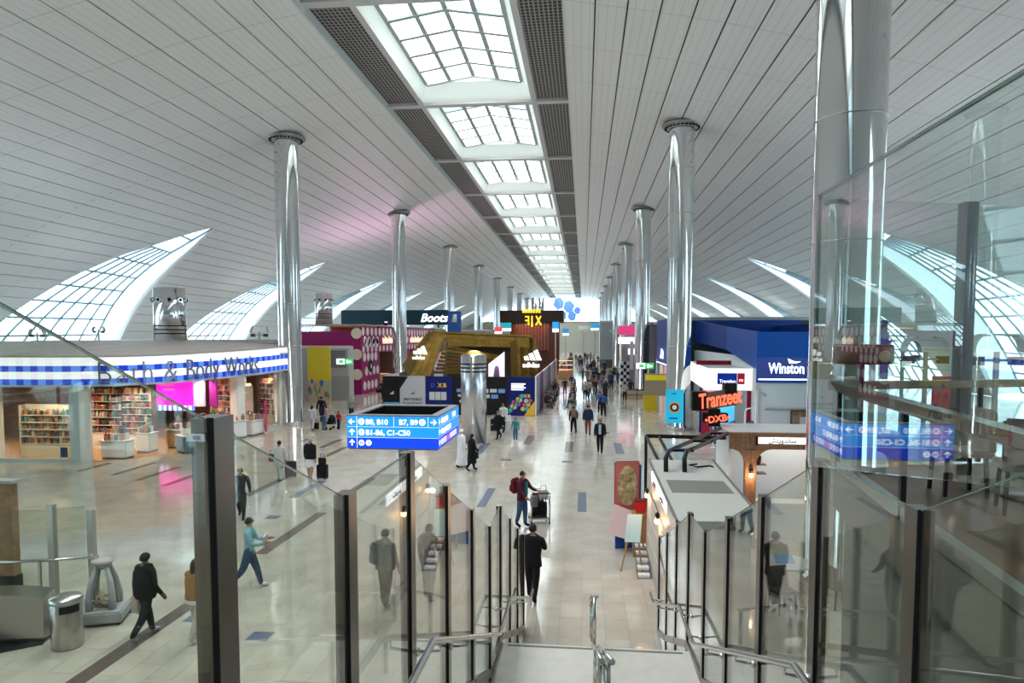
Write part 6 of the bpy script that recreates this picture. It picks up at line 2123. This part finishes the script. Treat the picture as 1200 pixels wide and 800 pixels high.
# ---------------------------------------------------------------- people
def skin_body(bones, root, sub=1):
    """bones: list of (name_a, pos_a, r_a) chains -> one continuous skinned mesh"""
    verts, edges, rad, tags = [], [], [], []
    idx = {}
    def vid(key, p, r):
        if key not in idx:
            idx[key] = len(verts); verts.append(p); rad.append(r)
        return idx[key]
    segs = []
    for chain, tg in bones:
        last = None
        for key, p, r in chain:
            i = vid(key, p, r)
            if last is not None and (last, i) not in edges:
                edges.append((last, i)); segs.append((last, i, tg))
            last = i
    me = bpy.data.meshes.new('body')
    me.from_pydata(verts, edges, [])
    o = bpy.data.objects.new('body', me)
    C.objects.link(o)
    md = o.modifiers.new('skin', 'SKIN')
    md.use_smooth_shade = True
    md.branch_smoothing = .3
    for i, sv in enumerate(me.skin_vertices[0].data):
        r = rad[i]
        sv.radius = (r[0]*1.08, r[1]*1.12) if isinstance(r, tuple) else (r*1.28, r*1.28)
        sv.use_root = (i == idx[root])
    if sub:
        ss = o.modifiers.new('sub', 'SUBSURF'); ss.levels = sub; ss.render_levels = sub
    dg = bpy.context.evaluated_depsgraph_get()
    out = bpy.data.meshes.new_from_object(o.evaluated_get(dg))
    bpy.data.objects.remove(o); bpy.data.meshes.remove(me)
    out.materials.clear()
    for _ in range(4): out.materials.append(None)
    V = [Vector(v) for v in verts]
    ls = []
    for a, b_, tg in segs:
        ls.append((V[a], V[b_], tg, (rad[a] if not isinstance(rad[a], tuple) else min(rad[a])), (rad[b_] if not isinstance(rad[b_], tuple) else min(rad[b_]))))
    for p in out.polygons:
        c = p.center; best = None
        for a, b_, tg, ra, rb in ls:
            d = b_-a
            t = max(0, min(1, (c-a).dot(d)/max(d.length_squared, 1e-9)))
            q = (c-(a+d*t)).length-(ra+(rb-ra)*t)
            if best is None or q < best[0]:
                best = (q, tg, t)
        tg = best[1]
        p.material_index = tg(best[2]) if callable(tg) else tg
        p.use_smooth = True
    return out

TOP, BOT, SKIN, SHOE = 0, 1, 2, 3
def person_mesh(stride=.3, armL=(0, 0), armR=(0, 0), lean=0., sleeves=1, legs='long', fingers=True, headturn=0., sit=False, child=1.):
    """armL/armR = (swing forward angle, elbow bend) in degrees; faces +Y, 1.75 m"""
    B = []
    hip = .92
    ly = math.sin(lean)
    def up(z, y=0.):
        return (0, y+(z-hip)*ly, z)
    torso = [('pel', (0, 0, hip), (.165, .115)), ('wai', up(1.06), (.15, .105)), ('che', up(1.26), (.18, .12)), ('shl', up(1.40), (.15, .095)), ]
    B.append((torso, TOP))
    neck = [('shl', up(1.40), (.15, .095)), ('nck', up(1.50, .01), (.055, .055))]
    B.append((neck, lambda t: TOP if t < .55 else SKIN))
    hd = [('nck', up(1.50, .01), .055), ('jaw', up(1.565, .03), (.058, .066)), ('hed', up(1.645, .025), (.074, .092)), ('crn', up(1.715, .01), (.062, .078))]
    B.append((hd, SKIN))
    if fingers:
        c, s = math.cos(headturn), math.sin(headturn)
        nz = up(1.625, .025)
        B.append(([('hed', None, None), ('nos', (nz[0]-s*.1, nz[1]+c*.105, nz[2]-.01), .013)], SKIN))
        B[-1] = ([hd[2], B[-1][0][1]], SKIN)
    for sx, (sw, eb) in ((-1, armL), (1, armR)):
        a = R(sw); b_ = R(sw+eb)
        sh = Vector(up(1.385)); sh.x = sx*.205
        ua, fa = .29, .25
        el = sh+Vector((sx*.045, math.sin(a)*ua, -math.cos(a)*ua))
        wr = el+Vector((sx*(.02 if eb < 40 else -.05), math.sin(b_)*fa, -math.cos(b_)*fa))
        d = (wr-el).normalized()
        hn = wr+d*.085
        n = 'L' if sx < 0 else 'R'
        B.append(([('shl', up(1.40), (.15, .095)), (n+'sh', tuple(sh), .066), (n+'el', tuple(el), .05)], TOP if sleeves else (lambda t: TOP)))
        B.append(([(n+'el', tuple(el), .05), (n+'wr', tuple(wr), .035)], (lambda t, s_=sleeves: TOP if s_ and t < .93 else SKIN)))
        B.append(([(n+'wr', tuple(wr), .035), (n+'hn', tuple(hn), (.026, .04))], SKIN))
        if fingers:
            for k, (off, ln) in enumerate(((-.030, .062), (-.010, .075), (.010, .072), (.030, .055))):
                r0 = hn+d*.012+Vector((0, off, 0))
                f1 = r0+d*ln*.55+Vector((-sx*.008, 0, 0)); f2 = f1+d*ln*.45+Vector((-sx*.018, 0, 0))
                B.append(([(n+'hn', tuple(hn), (.026, .04)), (n+'f%d' % k, tuple(f1), .0095), (n+'g%d' % k, tuple(f2), .0075)], SKIN))
            th = wr+d*.04+Vector((-sx*.01, .045, 0)); t2 = th+d*.045+Vector((-sx*.012, .012, 0))
            B.append(([(n+'wr', tuple(wr), .035), (n+'t0', tuple(th), .011), (n+'t1', tuple(t2), .0085)], SKIN))
    for sx, sg in ((-1, 1), (1, -1)):
        n = 'l' if sx < 0 else 'r'
        th_, kn_ = stride*sg, 0
        bend = .12 if sg > 0 else .45*abs(stride)/.35
        if sit:
            th_, bend = 1.5, 1.5
        hp = Vector((sx*.095, 0, hip-.06))
        kn = hp+Vector((0, math.sin(th_)*.41, -math.cos(th_)*.41))
        b2 = th_-bend
        an = kn+Vector((0, math.sin(b2)*.39, -math.cos(b2)*.39))
        fd = Vector((0, math.cos(b2*.8), math.sin(b2*.8)*.9))
        heel = an+Vector((0, -.02, -.045))
        toe = an+fd*.17+Vector((0, 0, -.045))
        lt = {'long': BOT, 'shorts': SKIN}[legs]
        B.append(([('pel', (0, 0, hip), (.165, .115)), (n+'hp', tuple(hp), .098)], BOT))
        B.append(([(n+'hp', tuple(hp), .098), (n+'kn', tuple(kn), .066)], (BOT if legs == 'long' else (lambda t: BOT if t < .85 else SKIN))))
        B.append(([(n+'kn', tuple(kn), .066), (n+'an', tuple(an), .046)], (lambda t, l=lt: l if t < .97 else SHOE)))
        B.append(([(n+'an', tuple(an), .046), (n+'ft', tuple(toe), (.042, .034))], SHOE))
    me = skin_body(B, 'pel', 1)
    zmin = min(v.co.z for v in me.vertices)
    for v in me.vertices:
        v.co.z -= zmin
    return me

SKC = {'l': M('skin_light', (.55, .34, .25), .5), 'm': M('skin_mid', (.36, .20, .13), .5), 'd': M('skin_dark', (.16, .08, .05), .5)}
HAIR = M('hair_black', (.012, .010, .009), .6)
HAIRG = M('hair_grey', (.30, .28, .26), .7)
CL = {}
def cloth(c):
    if c not in CL:
        CL[c] = M('cloth_%02x%02x%02x' % tuple(int(min(255, v*255)) for v in c), c, .85, noise=(14, .12))
    return CL[c]
def hair_me(long_=False):
    mb = MB()
    n1, n2 = 8, 14
    vs = []
    for i in range(n1+1):
        t = math.pi*(.0+.60*i/n1)
        for j in range(n2):
            a = 2*math.pi*j/n2
            front = max(0, math.sin(a))
            tt = t*(1-.42*front)
            vs.append((.088*math.sin(tt)*math.cos(a), .108*math.sin(tt)*math.sin(a), .112*math.cos(tt)))
    fs = [(i*n2+j, i*n2+(j+1) % n2, (i+1)*n2+(j+1) % n2, (i+1)*n2+j) for i in range(n1) for j in range(n2)]
    mb.add(vs, fs, 0, True)
    if long_:
        mb.lathe([(.085, .02), (.10, -.08), (.09, -.2), (.05, -.27)], c=(0, -.045), n=12, sy=.55)
    return mb.mesh('hair')
HM = {False: hair_me(False), True: hair_me(True)}
PM = {}
def person(px, py, heading, label, top=(.02, .02, .02), bot=(.02, .02, .03), skin='m', hair=HAIR, longhair=False, shoe=(.015, .015, .015), h=1.75,
           pose=None, group=None, xyz=None, face=False, **kw):
    key = tuple(sorted((kw or {}).items()))
    if key not in PM:
        PM[key] = person_mesh(**kw)
    me = PM[key]
    loc = xyz or G(px, py)
    o = inst('person', me, None, loc, (0, 0, heading))
    s = h/1.75
    o.scale = (s, s, s)
    for i, m in enumerate((cloth(top), cloth(bot), SKC[skin], cloth(shoe))):
        o.material_slots[i].link = 'OBJECT'
        o.material_slots[i].material = m
    tag(o, label, 'person', group)
    zt_ = max(v.co.z for v in me.vertices)
    lean = kw.get('lean', 0)
    if hair:
        hh = inst('hair', HM[longhair], o, (0, .018+math.sin(lean)*.75, zt_-.105))
        if not HM[longhair].materials: HM[longhair].materials.append(None)
        hh.material_slots[0].link = 'OBJECT'; hh.material_slots[0].material = hair
    if face:
        for sx in (-1, 1):
            MB().ball((sx*.03, .025+.082+math.sin(lean)*.72, zt_-.135), .010, 5).build('eye', BLACK, o)
            MB().ball((sx*.078, .02+math.sin(lean)*.72, zt_-.14), .022, 5, sq=(.5, 1, 1.4)).build('ear', SKC[skin], o)
        MB().box((-.022, .025+.074+math.sin(lean)*.7, zt_-.197), (.022, .025+.082+math.sin(lean)*.7, zt_-.189)).build('mouth', M('lips', (.30, .10, .09), .5), o)
    return o
def garment(p, prof_, mat, name='coat', sy=.68, n=18, y=0.):
    return MB().lathe(prof_, c=(0, y), n=n, sy=sy, cap=False).build(name, mat, p)
def rel(p, v):
    c, s = math.cos(p.rotation_euler.z), math.sin(p.rotation_euler.z)
    k = p.scale.x
    return (p.location.x+(v[0]*c-v[1]*s)*k, p.location.y+(v[0]*s+v[1]*c)*k, p.location.z+v[2]*k)
def backpack(p, col, label, s=1.):
    loc = rel(p, (0, -.21, 1.02))
    t = thing('backpack', label, 'backpack', loc, p.rotation_euler.z)
    m = cloth(col)
    MB().bevbox((-.17*s, -.13*s, 0), (.17*s, .06, .46*s), .05).build('bag', m, t)
    MB().bevbox((-.12*s, -.18*s, .05), (.12*s, -.12*s, .25*s), .02).build('pocket', m, t)
    for sx in (-1, 1):
        MB().tube([(sx*.12, .05, .4), (sx*.13, .2, .42), (sx*.14, .32, .2), (sx*.15, .12, .04)], .018, 6).build('strap', m, t)
    return t
def suitcase(x, y, rz, col, label, hgt=.62, handle=True, z=0.):
    t = thing('suitcase', label, 'suitcase', (x, y, z), rz)
    m = cloth(col)
    MB().bevbox((-.21, -.13, .05), (.21, .13, .05+hgt), .03).build('shell', m, t)
    for sx in (-1, 1):
        for sy_ in (-1, 1):
            MB().ball((sx*.17, sy_*.09, .03), .03, 6).build('wheel', BLACK, t)
    for i in range(3):
        MB().box((-.12+.09*i, -.137, .1), (-.08+.09*i, -.128, hgt)).build('rib', m, t)
    if handle:
        MB().tube([(-.09, .1, hgt), (-.09, .1, 1.0), (.09, .1, 1.0), (.09, .1, hgt)], .012, 6).build('handle', GREY, t)
    return t
def handbag(loc, rz, col, label, w=.3, hgt=.25, name='handbag', cat='bag'):
    t = thing(name, label, cat, loc, rz)
    m = cloth(col)
    MB().bevbox((-w/2, -.06, 0), (w/2, .06, hgt), .02).build('bag', m, t)
    MB().tube([(-w*.3, 0, hgt), (-w*.25, 0, hgt+.15), (w*.25, 0, hgt+.15), (w*.3, 0, hgt)], .01, 6).build('handle', m, t)
    return t

WALK = dict(stride=.34, armL=(-18, 12), armR=(20, 14))
WALK2 = dict(stride=.28, armL=(16, 14), armR=(-14, 10))
STAND = dict(stride=.04, armL=(4, 10), armR=(6, 14))
# nearest people
p = person(624, 703, R(-8), 'man in a black suit walking away down the middle of the hall', (.008, .008, .010), (.008, .008, .010), h=1.74, stride=.22, armL=(10, 20), armR=(30, 70))
garment(p, [(.20, 1.36), (.215, 1.2), (.19, 1.02), (.215, .82), (.21, .78)], cloth((.008, .008, .010)), 'jacket')
p = person(612, 617, R(-115), 'man in a dark maroon jacket and jeans standing beside a luggage trolley', (.055, .012, .018), (.04, .08, .15), 'm', h=1.75, face=True, stride=.12, armL=(35, 45), armR=(20, 35))
garment(p, [(.205, 1.38), (.22, 1.2), (.205, 1.02), (.22, .84)], cloth((.055, .012, .018)), 'jacket')
MB().box((-.06, .135, 1.02), (.06, .165, 1.4)).build('shirt_front', cloth((.01, .16, .18)), p)
backpack(p, (.13, .006, .015), 'dark red backpack worn by the man beside the trolley')
tx_, ty_, _ = G(632, 611)
tr = thing('luggage_trolley', 'airport luggage trolley with wire basket in the middle of the hall', 'trolley', (tx_, ty_, 0), R(10))
for x in (-.28, .28):
    MB().tube([(x, .5, .12), (x, -.35, .14), (x, -.45, 1.0)], .02, 8).build('side_rail', STEEL, tr)
    for y in (.42, -.32):
        MB().tube([(x-.02, y, .06), (x+.02, y, .06)], .06, 10).build('wheel', BLACK, tr)
MB().tube([(-.28, -.45, 1.0), (.28, -.45, 1.0)], .022, 8).build('handle', DARKM, tr)
MB().box((-.27, -.3, .15), (.27, .5, .19)).build('deck', STEEL, tr)
bk_ = MB()
for i in range(6):
    bk_.bar((-.26+.104*i, -.42, .62), (-.26+.104*i, -.2, .9), .012); bk_.bar((-.26+.104*i, -.42, .62), (-.26+.104*i, -.42, .9), .012)
bk_.build('wire_basket', DARKM, tr)
for i, (x, y, z, w, hh, c, lb) in enumerate(((0, .1, .19, .5, .42, (.008, .008, .009), 'black holdall lying on the luggage trolley'), (-.05, .12, .61, .4, .25, (.16, .05, .03), 'rust brown bag on top of the black holdall'), (.1, -.2, .75, .3, .3, (.45, .42, .48), 'pale grey bag at the top of the trolley'), (-.2, -.3, .55, .22, .34, (.22, .25, .25), 'grey carrier bag hanging on the trolley side'))):
    q = Vector((x, y, z)); c_, s_ = math.cos(R(10)), math.sin(R(10))
    handbag((tx_+q.x*c_-q.y*s_, ty_+q.x*s_+q.y*c_, z), R(10), c, lb, w, hh, 'travel_bag')
p = person(541, 547, R(-70), 'man in a long white robe and white cap walking right', (.72, .72, .74), (.72, .72, .74), 'm', hair=M('white_cap', (.75, .75, .76), .8), h=1.74, stride=.22, armL=(-10, 8), armR=(12, 14), fingers=False)
garment(p, [(.16, 1.44), (.22, 1.3), (.21, 1.05), (.24, .6), (.29, .12), (.28, .10)], cloth((.72, .72, .74)), 'robe', .85)
p = person(553, 551, R(-60), 'woman in a black abaya with a handbag walking beside the man in the white robe', (.006, .006, .007), (.006, .006, .007), 'l', longhair=True, h=1.64, stride=.24, armL=(-10, 10), armR=(14, 30), fingers=False)
garment(p, [(.15, 1.44), (.22, 1.3), (.21, 1.05), (.25, .6), (.26, .35)], cloth((.006, .006, .007)), 'abaya', .8)
handbag(rel(p, (.32, .08, .62)), p.rotation_euler.z, (.01, .01, .01), 'black handbag held by the woman in the abaya', .34, .26)
p = person(172, 746, R(-22), 'person in a black coat walking away at the lower left', (.006, .006, .007), (.012, .014, .02), 'd', h=1.72, shoe=(.35, .36, .38), stride=.30, armL=(6, 10), armR=(4, 30))
garment(p, [(.17, 1.44), (.24, 1.3), (.26, 1.1), (.25, .88), (.21, .80)], cloth((.006, .006, .007)), 'coat', .8)
handbag(rel(p, (-.34, .05, .40)), p.rotation_euler.z, (.50, .40, .38), 'white patterned carrier bag held by the person in the black coat', .24, .36, 'carrier_bag')
p = person(231, 750, R(-15), 'woman in a mustard and cream jacket partly hidden by the nearest left post', (.28, .13, .035), (.45, .40, .34), 'd', longhair=True, h=1.62, shoe=(.6, .6, .6), stride=.2, armL=(40, 60), armR=(5, 10))
garment(p, [(.17, 1.42), (.225, 1.3), (.22, 1.05), (.235, .9), (.23, .84)], cloth((.28, .13, .035)), 'jacket', .8)
garment(p, [(.236, .9), (.24, .86), (.237, .82)], cloth((.6, .55, .48)), 'hem_band', .8)
p = person(293, 689, R(-75), 'man in a pale blue shirt and jeans walking right behind the nearest left post', (.20, .42, .50), (.03, .075, .15), 'm', h=1.75, shoe=(.6, .6, .6), stride=.36, armL=(30, 65), armR=(25, 70))
fd_ = thing('folder', 'lilac folder carried by the man in the pale blue shirt', 'folder', rel(p, (.1, .38, 1.0)), p.rotation_euler.z)
MB().bevbox((-.17, -.02, 0), (.17, .02, .26), .008).build('cover', cloth((.5, .38, .55)), fd_)
MB().box((-.16, -.014, .005), (.16, .014, .262)).build('sheets', WHITE, fd_)
p = person(452, 711, R(-25), 'young man with a grey backpack standing behind the left balustrade', (.14, .155, .16), (.055, .045, .045), 'm', h=1.72, stride=.1, armL=(4, 12), armR=(6, 14))
garment(p, [(.17, 1.42), (.225, 1.3), (.22, 1.05), (.23, .86)], cloth((.14, .155, .16)), 'jacket', .8)
backpack(p, (.12, .13, .125), 'grey backpack on the young man behind the left balustrade')
p = person(503, 704, R(-20), 'reflected man in a dark maroon top with a shoulder strap, modelled solid behind left balustrade', (.06, .03, .035), (.10, .11, .12), 'd', h=1.74, stride=.1, armL=(4, 12), armR=(12, 40))  # a reflection in the glass, modelled as a solid figure
MB().tube([(-.18, -.13, 1.42), (0, -.17, 1.22), (.2, -.14, 1.0)], .018, 6).build('strap', BLACK, p)
p = person(283, 607, R(-160), 'person in black mostly hidden behind the nearest left post', (.01, .01, .012), (.01, .01, .012), 'm', h=1.7, **WALK)
p = person(328, 563, R(5), 'woman in a pale grey tunic walking away with a dark suitcase', (.40, .39, .36), (.45, .45, .44), 'd', longhair=False, h=1.66, stride=.2, armL=(5, 10), armR=(-10, 20))
garment(p, [(.16, 1.42), (.22, 1.3), (.22, 1.05), (.27, .62)], cloth((.40, .39, .36)), 'tunic', .8)
handbag(rel(p, (-.3, 0, .82)), 0, (.04, .045, .045), 'dark shoulder bag of the woman in the grey tunic', .28, .3)
x, y, _ = G(341, 559)
suitcase(x, y, R(10), (.035, .038, .05), 'dark grey suitcase pulled by the woman in the grey tunic')
p = person(364, 562, R(-8), 'man in a black sweater and white shorts walking away with luggage', (.008, .008, .010), (.62, .62, .60), 'm', hair=HAIRG, h=1.75, legs='shorts', stride=.16, armL=(3, 8), armR=(-14, 16))
garment(p, [(.205, 1.38), (.225, 1.2), (.22, 1.02), (.225, .86)], cloth((.008, .008, .010)), 'sweater')
garment(p, [(.20, .90), (.21, .7), (.215, .52)], cloth((.62, .62, .60)), 'shorts', .7)
x, y, _ = G(378, 561)
suitcase(x, y, R(-10), (.008, .008, .01), 'black suitcase pulled by the man in white shorts', .55)
handbag((x, y, .61), R(-10), (.012, .012, .014), 'black bag riding on the black suitcase', .32, .26, 'travel_bag')
# group by the first left column
p = person(366, 504, R(10), 'woman in a pale grey top and trousers near the first left column', (.45, .45, .45), (.42, .43, .46), 'm', longhair=True, h=1.62, fingers=False, **WALK2)
p = person(377, 494, R(0), 'man in black walking away near the first left column', (.01, .01, .011), (.012, .012, .016), 'm', h=1.8, fingers=False, **WALK)
p = person(380, 504, R(-10), 'woman in a pink and navy jacket near the first left column', (.45, .25, .25), (.06, .12, .22), 'm', longhair=True, h=1.64, fingers=False, **STAND)
backpack(p, (.012, .018, .05), 'navy backpack of the woman in the pink jacket')
p = person(397, 503, R(-20), 'child in a red top near the first left column', (.42, .012, .015), (.012, .014, .025), 'm', h=1.15, fingers=False, **STAND)
sx_, sy_, _ = G(389, 503)
pm = thing('pushchair', 'black pushchair beside the child in red', 'pushchair', (sx_, sy_, 0), R(-30))
MB().bevbox((-.22, -.3, .35), (.22, .2, .5), .04).build('seat', BLACK, pm)
MB().lathe([(.28, .5), (.27, .7), (.18, .88), (.02, .93)], n=14, sy=.8).build('hood', cloth((.01, .01, .012)), pm)
for a in (-.22, .22):
    MB().tube([(a, -.3, .08), (a, .15, .6), (a, .4, 1.0)], .014, 6).build('frame', GREY, pm)
    for y in (-.28, .3):
        MB().tube([(a-.02, y, .09), (a+.02, y, .09)], .09, 12).build('wheel', BLACK, pm)
MB().tube([(-.22, .4, 1.0), (.22, .4, 1.0)], .016, 6).build('handle', BLACK, pm)
x, y, _ = G(371, 503)
handbag((x, y, .02), 0, (.01, .01, .012), 'small black bag on the floor by the first left column', .3, .4)
person(412, 494, R(0), 'man in a sage green shirt and navy trousers walking away', (.22, .24, .20), (.02, .025, .05), 'm', hair=HAIRG, h=1.74, fingers=False, **STAND)
p = person(448, 467, R(170), 'man in a dark blue jacket carrying a black bag before the polka-dot shop', (.02, .03, .06), (.01, .01, .012), 'm', h=1.78, fingers=False, **WALK)
handbag(rel(p, (.32, 0, .55)), 0, (.008, .008, .01), 'black bag of the man before the polka-dot shop', .5, .35)
person(462, 451, R(20), 'person in black standing at the polka-dot shop entrance', (.008, .008, .01), (.008, .008, .01), 'd', h=1.78, fingers=False, **STAND)
# by the chrome air tower
p = person(584, 514, R(150), 'person in black with a face covering by the hoarding', (.008, .008, .009), (.008, .008, .009), 'l', h=1.66, fingers=False, **WALK)
garment(p, [(.15, 1.44), (.23, 1.3), (.24, 1.05), (.27, .6)], cloth((.008, .008, .009)), 'coat', .8)
x, y, _ = G(579, 505)
suitcase(x, y, 0, (.01, .01, .012), 'black suitcase behind the person in black by the hoarding', .7)
p = person(590, 506, R(160), 'man in a white shirt walking by the hoarding', (.50, .50, .50), (.012, .012, .014), 'm', h=1.82, fingers=False, **WALK2)
handbag(rel(p, (-.35, .1, .65)), 0, (.6, .6, .6), 'white carrier bag of the man in the white shirt', .36, .38, 'carrier_bag')
p = person(604, 517, R(170), 'boy in a teal top and jeans by the hoarding', (.03, .20, .24), (.05, .12, .22), 'm', h=1.35, shoe=(.5, .5, .5), fingers=False, **STAND)
# aisle
p = person(703, 530, R(175), 'man in a black jacket over a pale shirt walking towards the stairs', (.010, .010, .012), (.008, .008, .010), 'm', h=1.75, face=True, stride=.2, armL=(8, 20), armR=(-5, 10))
garment(p, [(.20, 1.38), (.215, 1.2), (.205, 1.02), (.22, .84)], cloth((.010, .010, .012)), 'jacket')
MB().box((-.06, .135, .95), (.06, .165, 1.42)).build('shirt_front', cloth((.32, .45, .55)), p)
p = person(672, 507, R(10), 'person in black with a tan backpack walking away in the aisle', (.010, .010, .012), (.010, .010, .012), 'm', h=1.68, fingers=False, **WALK)
backpack(p, (.20, .14, .09), 'tan backpack on the person walking in the aisle')
p = person(689, 509, R(0), 'person in a navy jacket and brown trousers walking away in the aisle', (.014, .022, .05), (.17, .06, .03), 'm', h=1.82, fingers=False, **WALK2)
garment(p, [(.2, 1.4), (.26, 1.2), (.26, 1.0), (.25, .85)], cloth((.014, .022, .05)), 'jacket', .8)
p = person(707, 488, R(5), 'person in navy with a blue backpack walking away in the aisle', (.012, .02, .05), (.010, .010, .014), 'm', h=1.78, fingers=False, **WALK)
backpack(p, (.035, .09, .30), 'blue backpack on the person in navy')
person(703, 484, R(0), 'person in a bright blue jacket walking away in the aisle', (.04, .10, .32), (.010, .010, .014), 'm', h=1.72, fingers=False, **WALK2)
person(732, 470, R(0), 'person in a pale grey shirt and black trousers in the aisle', (.36, .35, .34), (.01, .01, .012), 'm', h=1.78, fingers=False, **WALK)
person(739, 465, R(0), 'person in dark clothes beside the pale grey shirt in the aisle', (.02, .02, .025), (.012, .012, .016), 'd', h=1.76, fingers=False, **WALK2)
person(718, 449, R(-10), 'person in a black suit walking away farther down the aisle', (.008, .008, .01), (.008, .008, .01), 'm', h=1.8, fingers=False, **WALK)
person(707, 447, R(0), 'person in a dark jacket and jeans farther down the aisle', (.02, .022, .03), (.03, .06, .13), 'm', h=1.8, fingers=False, **WALK2)
person(696, 450, R(180), 'person in black with a yellow collar farther down the aisle', (.02, .02, .02), (.008, .008, .01), 'd', h=1.8, fingers=False, **STAND)
person(712, 426, R(0), 'person in an orange robe far down the aisle', (.55, .28, .03), (.55, .28, .03), 'd', h=1.75, fingers=False, **STAND)
# silhouettes on the gallery
person(0, 0, R(120), 'seated-height dark figure at the right edge of the gallery', (.012, .012, .014), (.012, .012, .014), 'm', h=1.6, xyz=(6.4, 7.2, LZ), **STAND)
x, y, _ = G(1035, 505)
person(0, 0, R(40), 'person in pale blue seen through the gallery glass', (.25, .35, .42), (.06, .07, .10), 'm', h=1.75, xyz=(x, y, 0), fingers=False, **STAND)
# seated people along the seats
SIT = dict(sit=True, armL=(25, 50), armR=(25, 50), fingers=False)
rp_ = random.Random(21)
tname = {(.01, .01, .012): 'black', (.02, .025, .05): 'navy', (.06, .03, .03): 'dark brown', (.15, .15, .16): 'grey', (.03, .05, .10): 'dark blue', (.20, .10, .05): 'tan', (.10, .02, .03): 'maroon', (.30, .28, .26): 'pale grey'}
tones = [(.01, .01, .012), (.02, .025, .05), (.06, .03, .03), (.15, .15, .16), (.03, .05, .10), (.20, .10, .05), (.10, .02, .03), (.30, .28, .26)]
for i in range(14):
    left = i % 2 == 0
    x = -2.95 if left else -.85
    y = 55.2+(i//2)*2.7+rp_.uniform(-.3, .3)
    tt, bb = rp_.choice(tones), rp_.choice(tones[:5])
    person(0, 0, R(-90) if left else R(90), 'passenger in %s top and %s trousers sitting %s' % (tname[tt], tname[bb], 'against the hoarding' if left else 'on the aisle side seats'), tt, bb, rp_.choice('lmd'), xyz=(x, y, .02), h=1.72, group='seated passengers along the hoarding', **SIT)
# far crowd
for i in range(64):
    far = i/64
    y = 62+120*far**1.25+rp_.uniform(-2, 2)
    x = rp_.uniform(-.2, 3.6) if rp_.random() < .65 else rp_.uniform(-2.2, 4.4)
    if y > 88: x = rp_.uniform(-3.5, 4.4)
    kw = rp_.choice((WALK, WALK2, STAND))
    tt, bb = rp_.choice(tones), rp_.choice(tones[:5])
    person(0, 0, R(rp_.choice((0, 180, 10, -15, 170))), 'distant passenger in %s top and %s trousers in the %s crowd' % (tname[tt], tname[bb], 'nearer' if y < 85 else 'middle' if y < 115 else 'farthest'), tt, bb, rp_.choice('lmd'), xyz=(x, y, 0), h=rp_.uniform(1.6, 1.85), group='crowd far down the aisle', fingers=False, **kw)
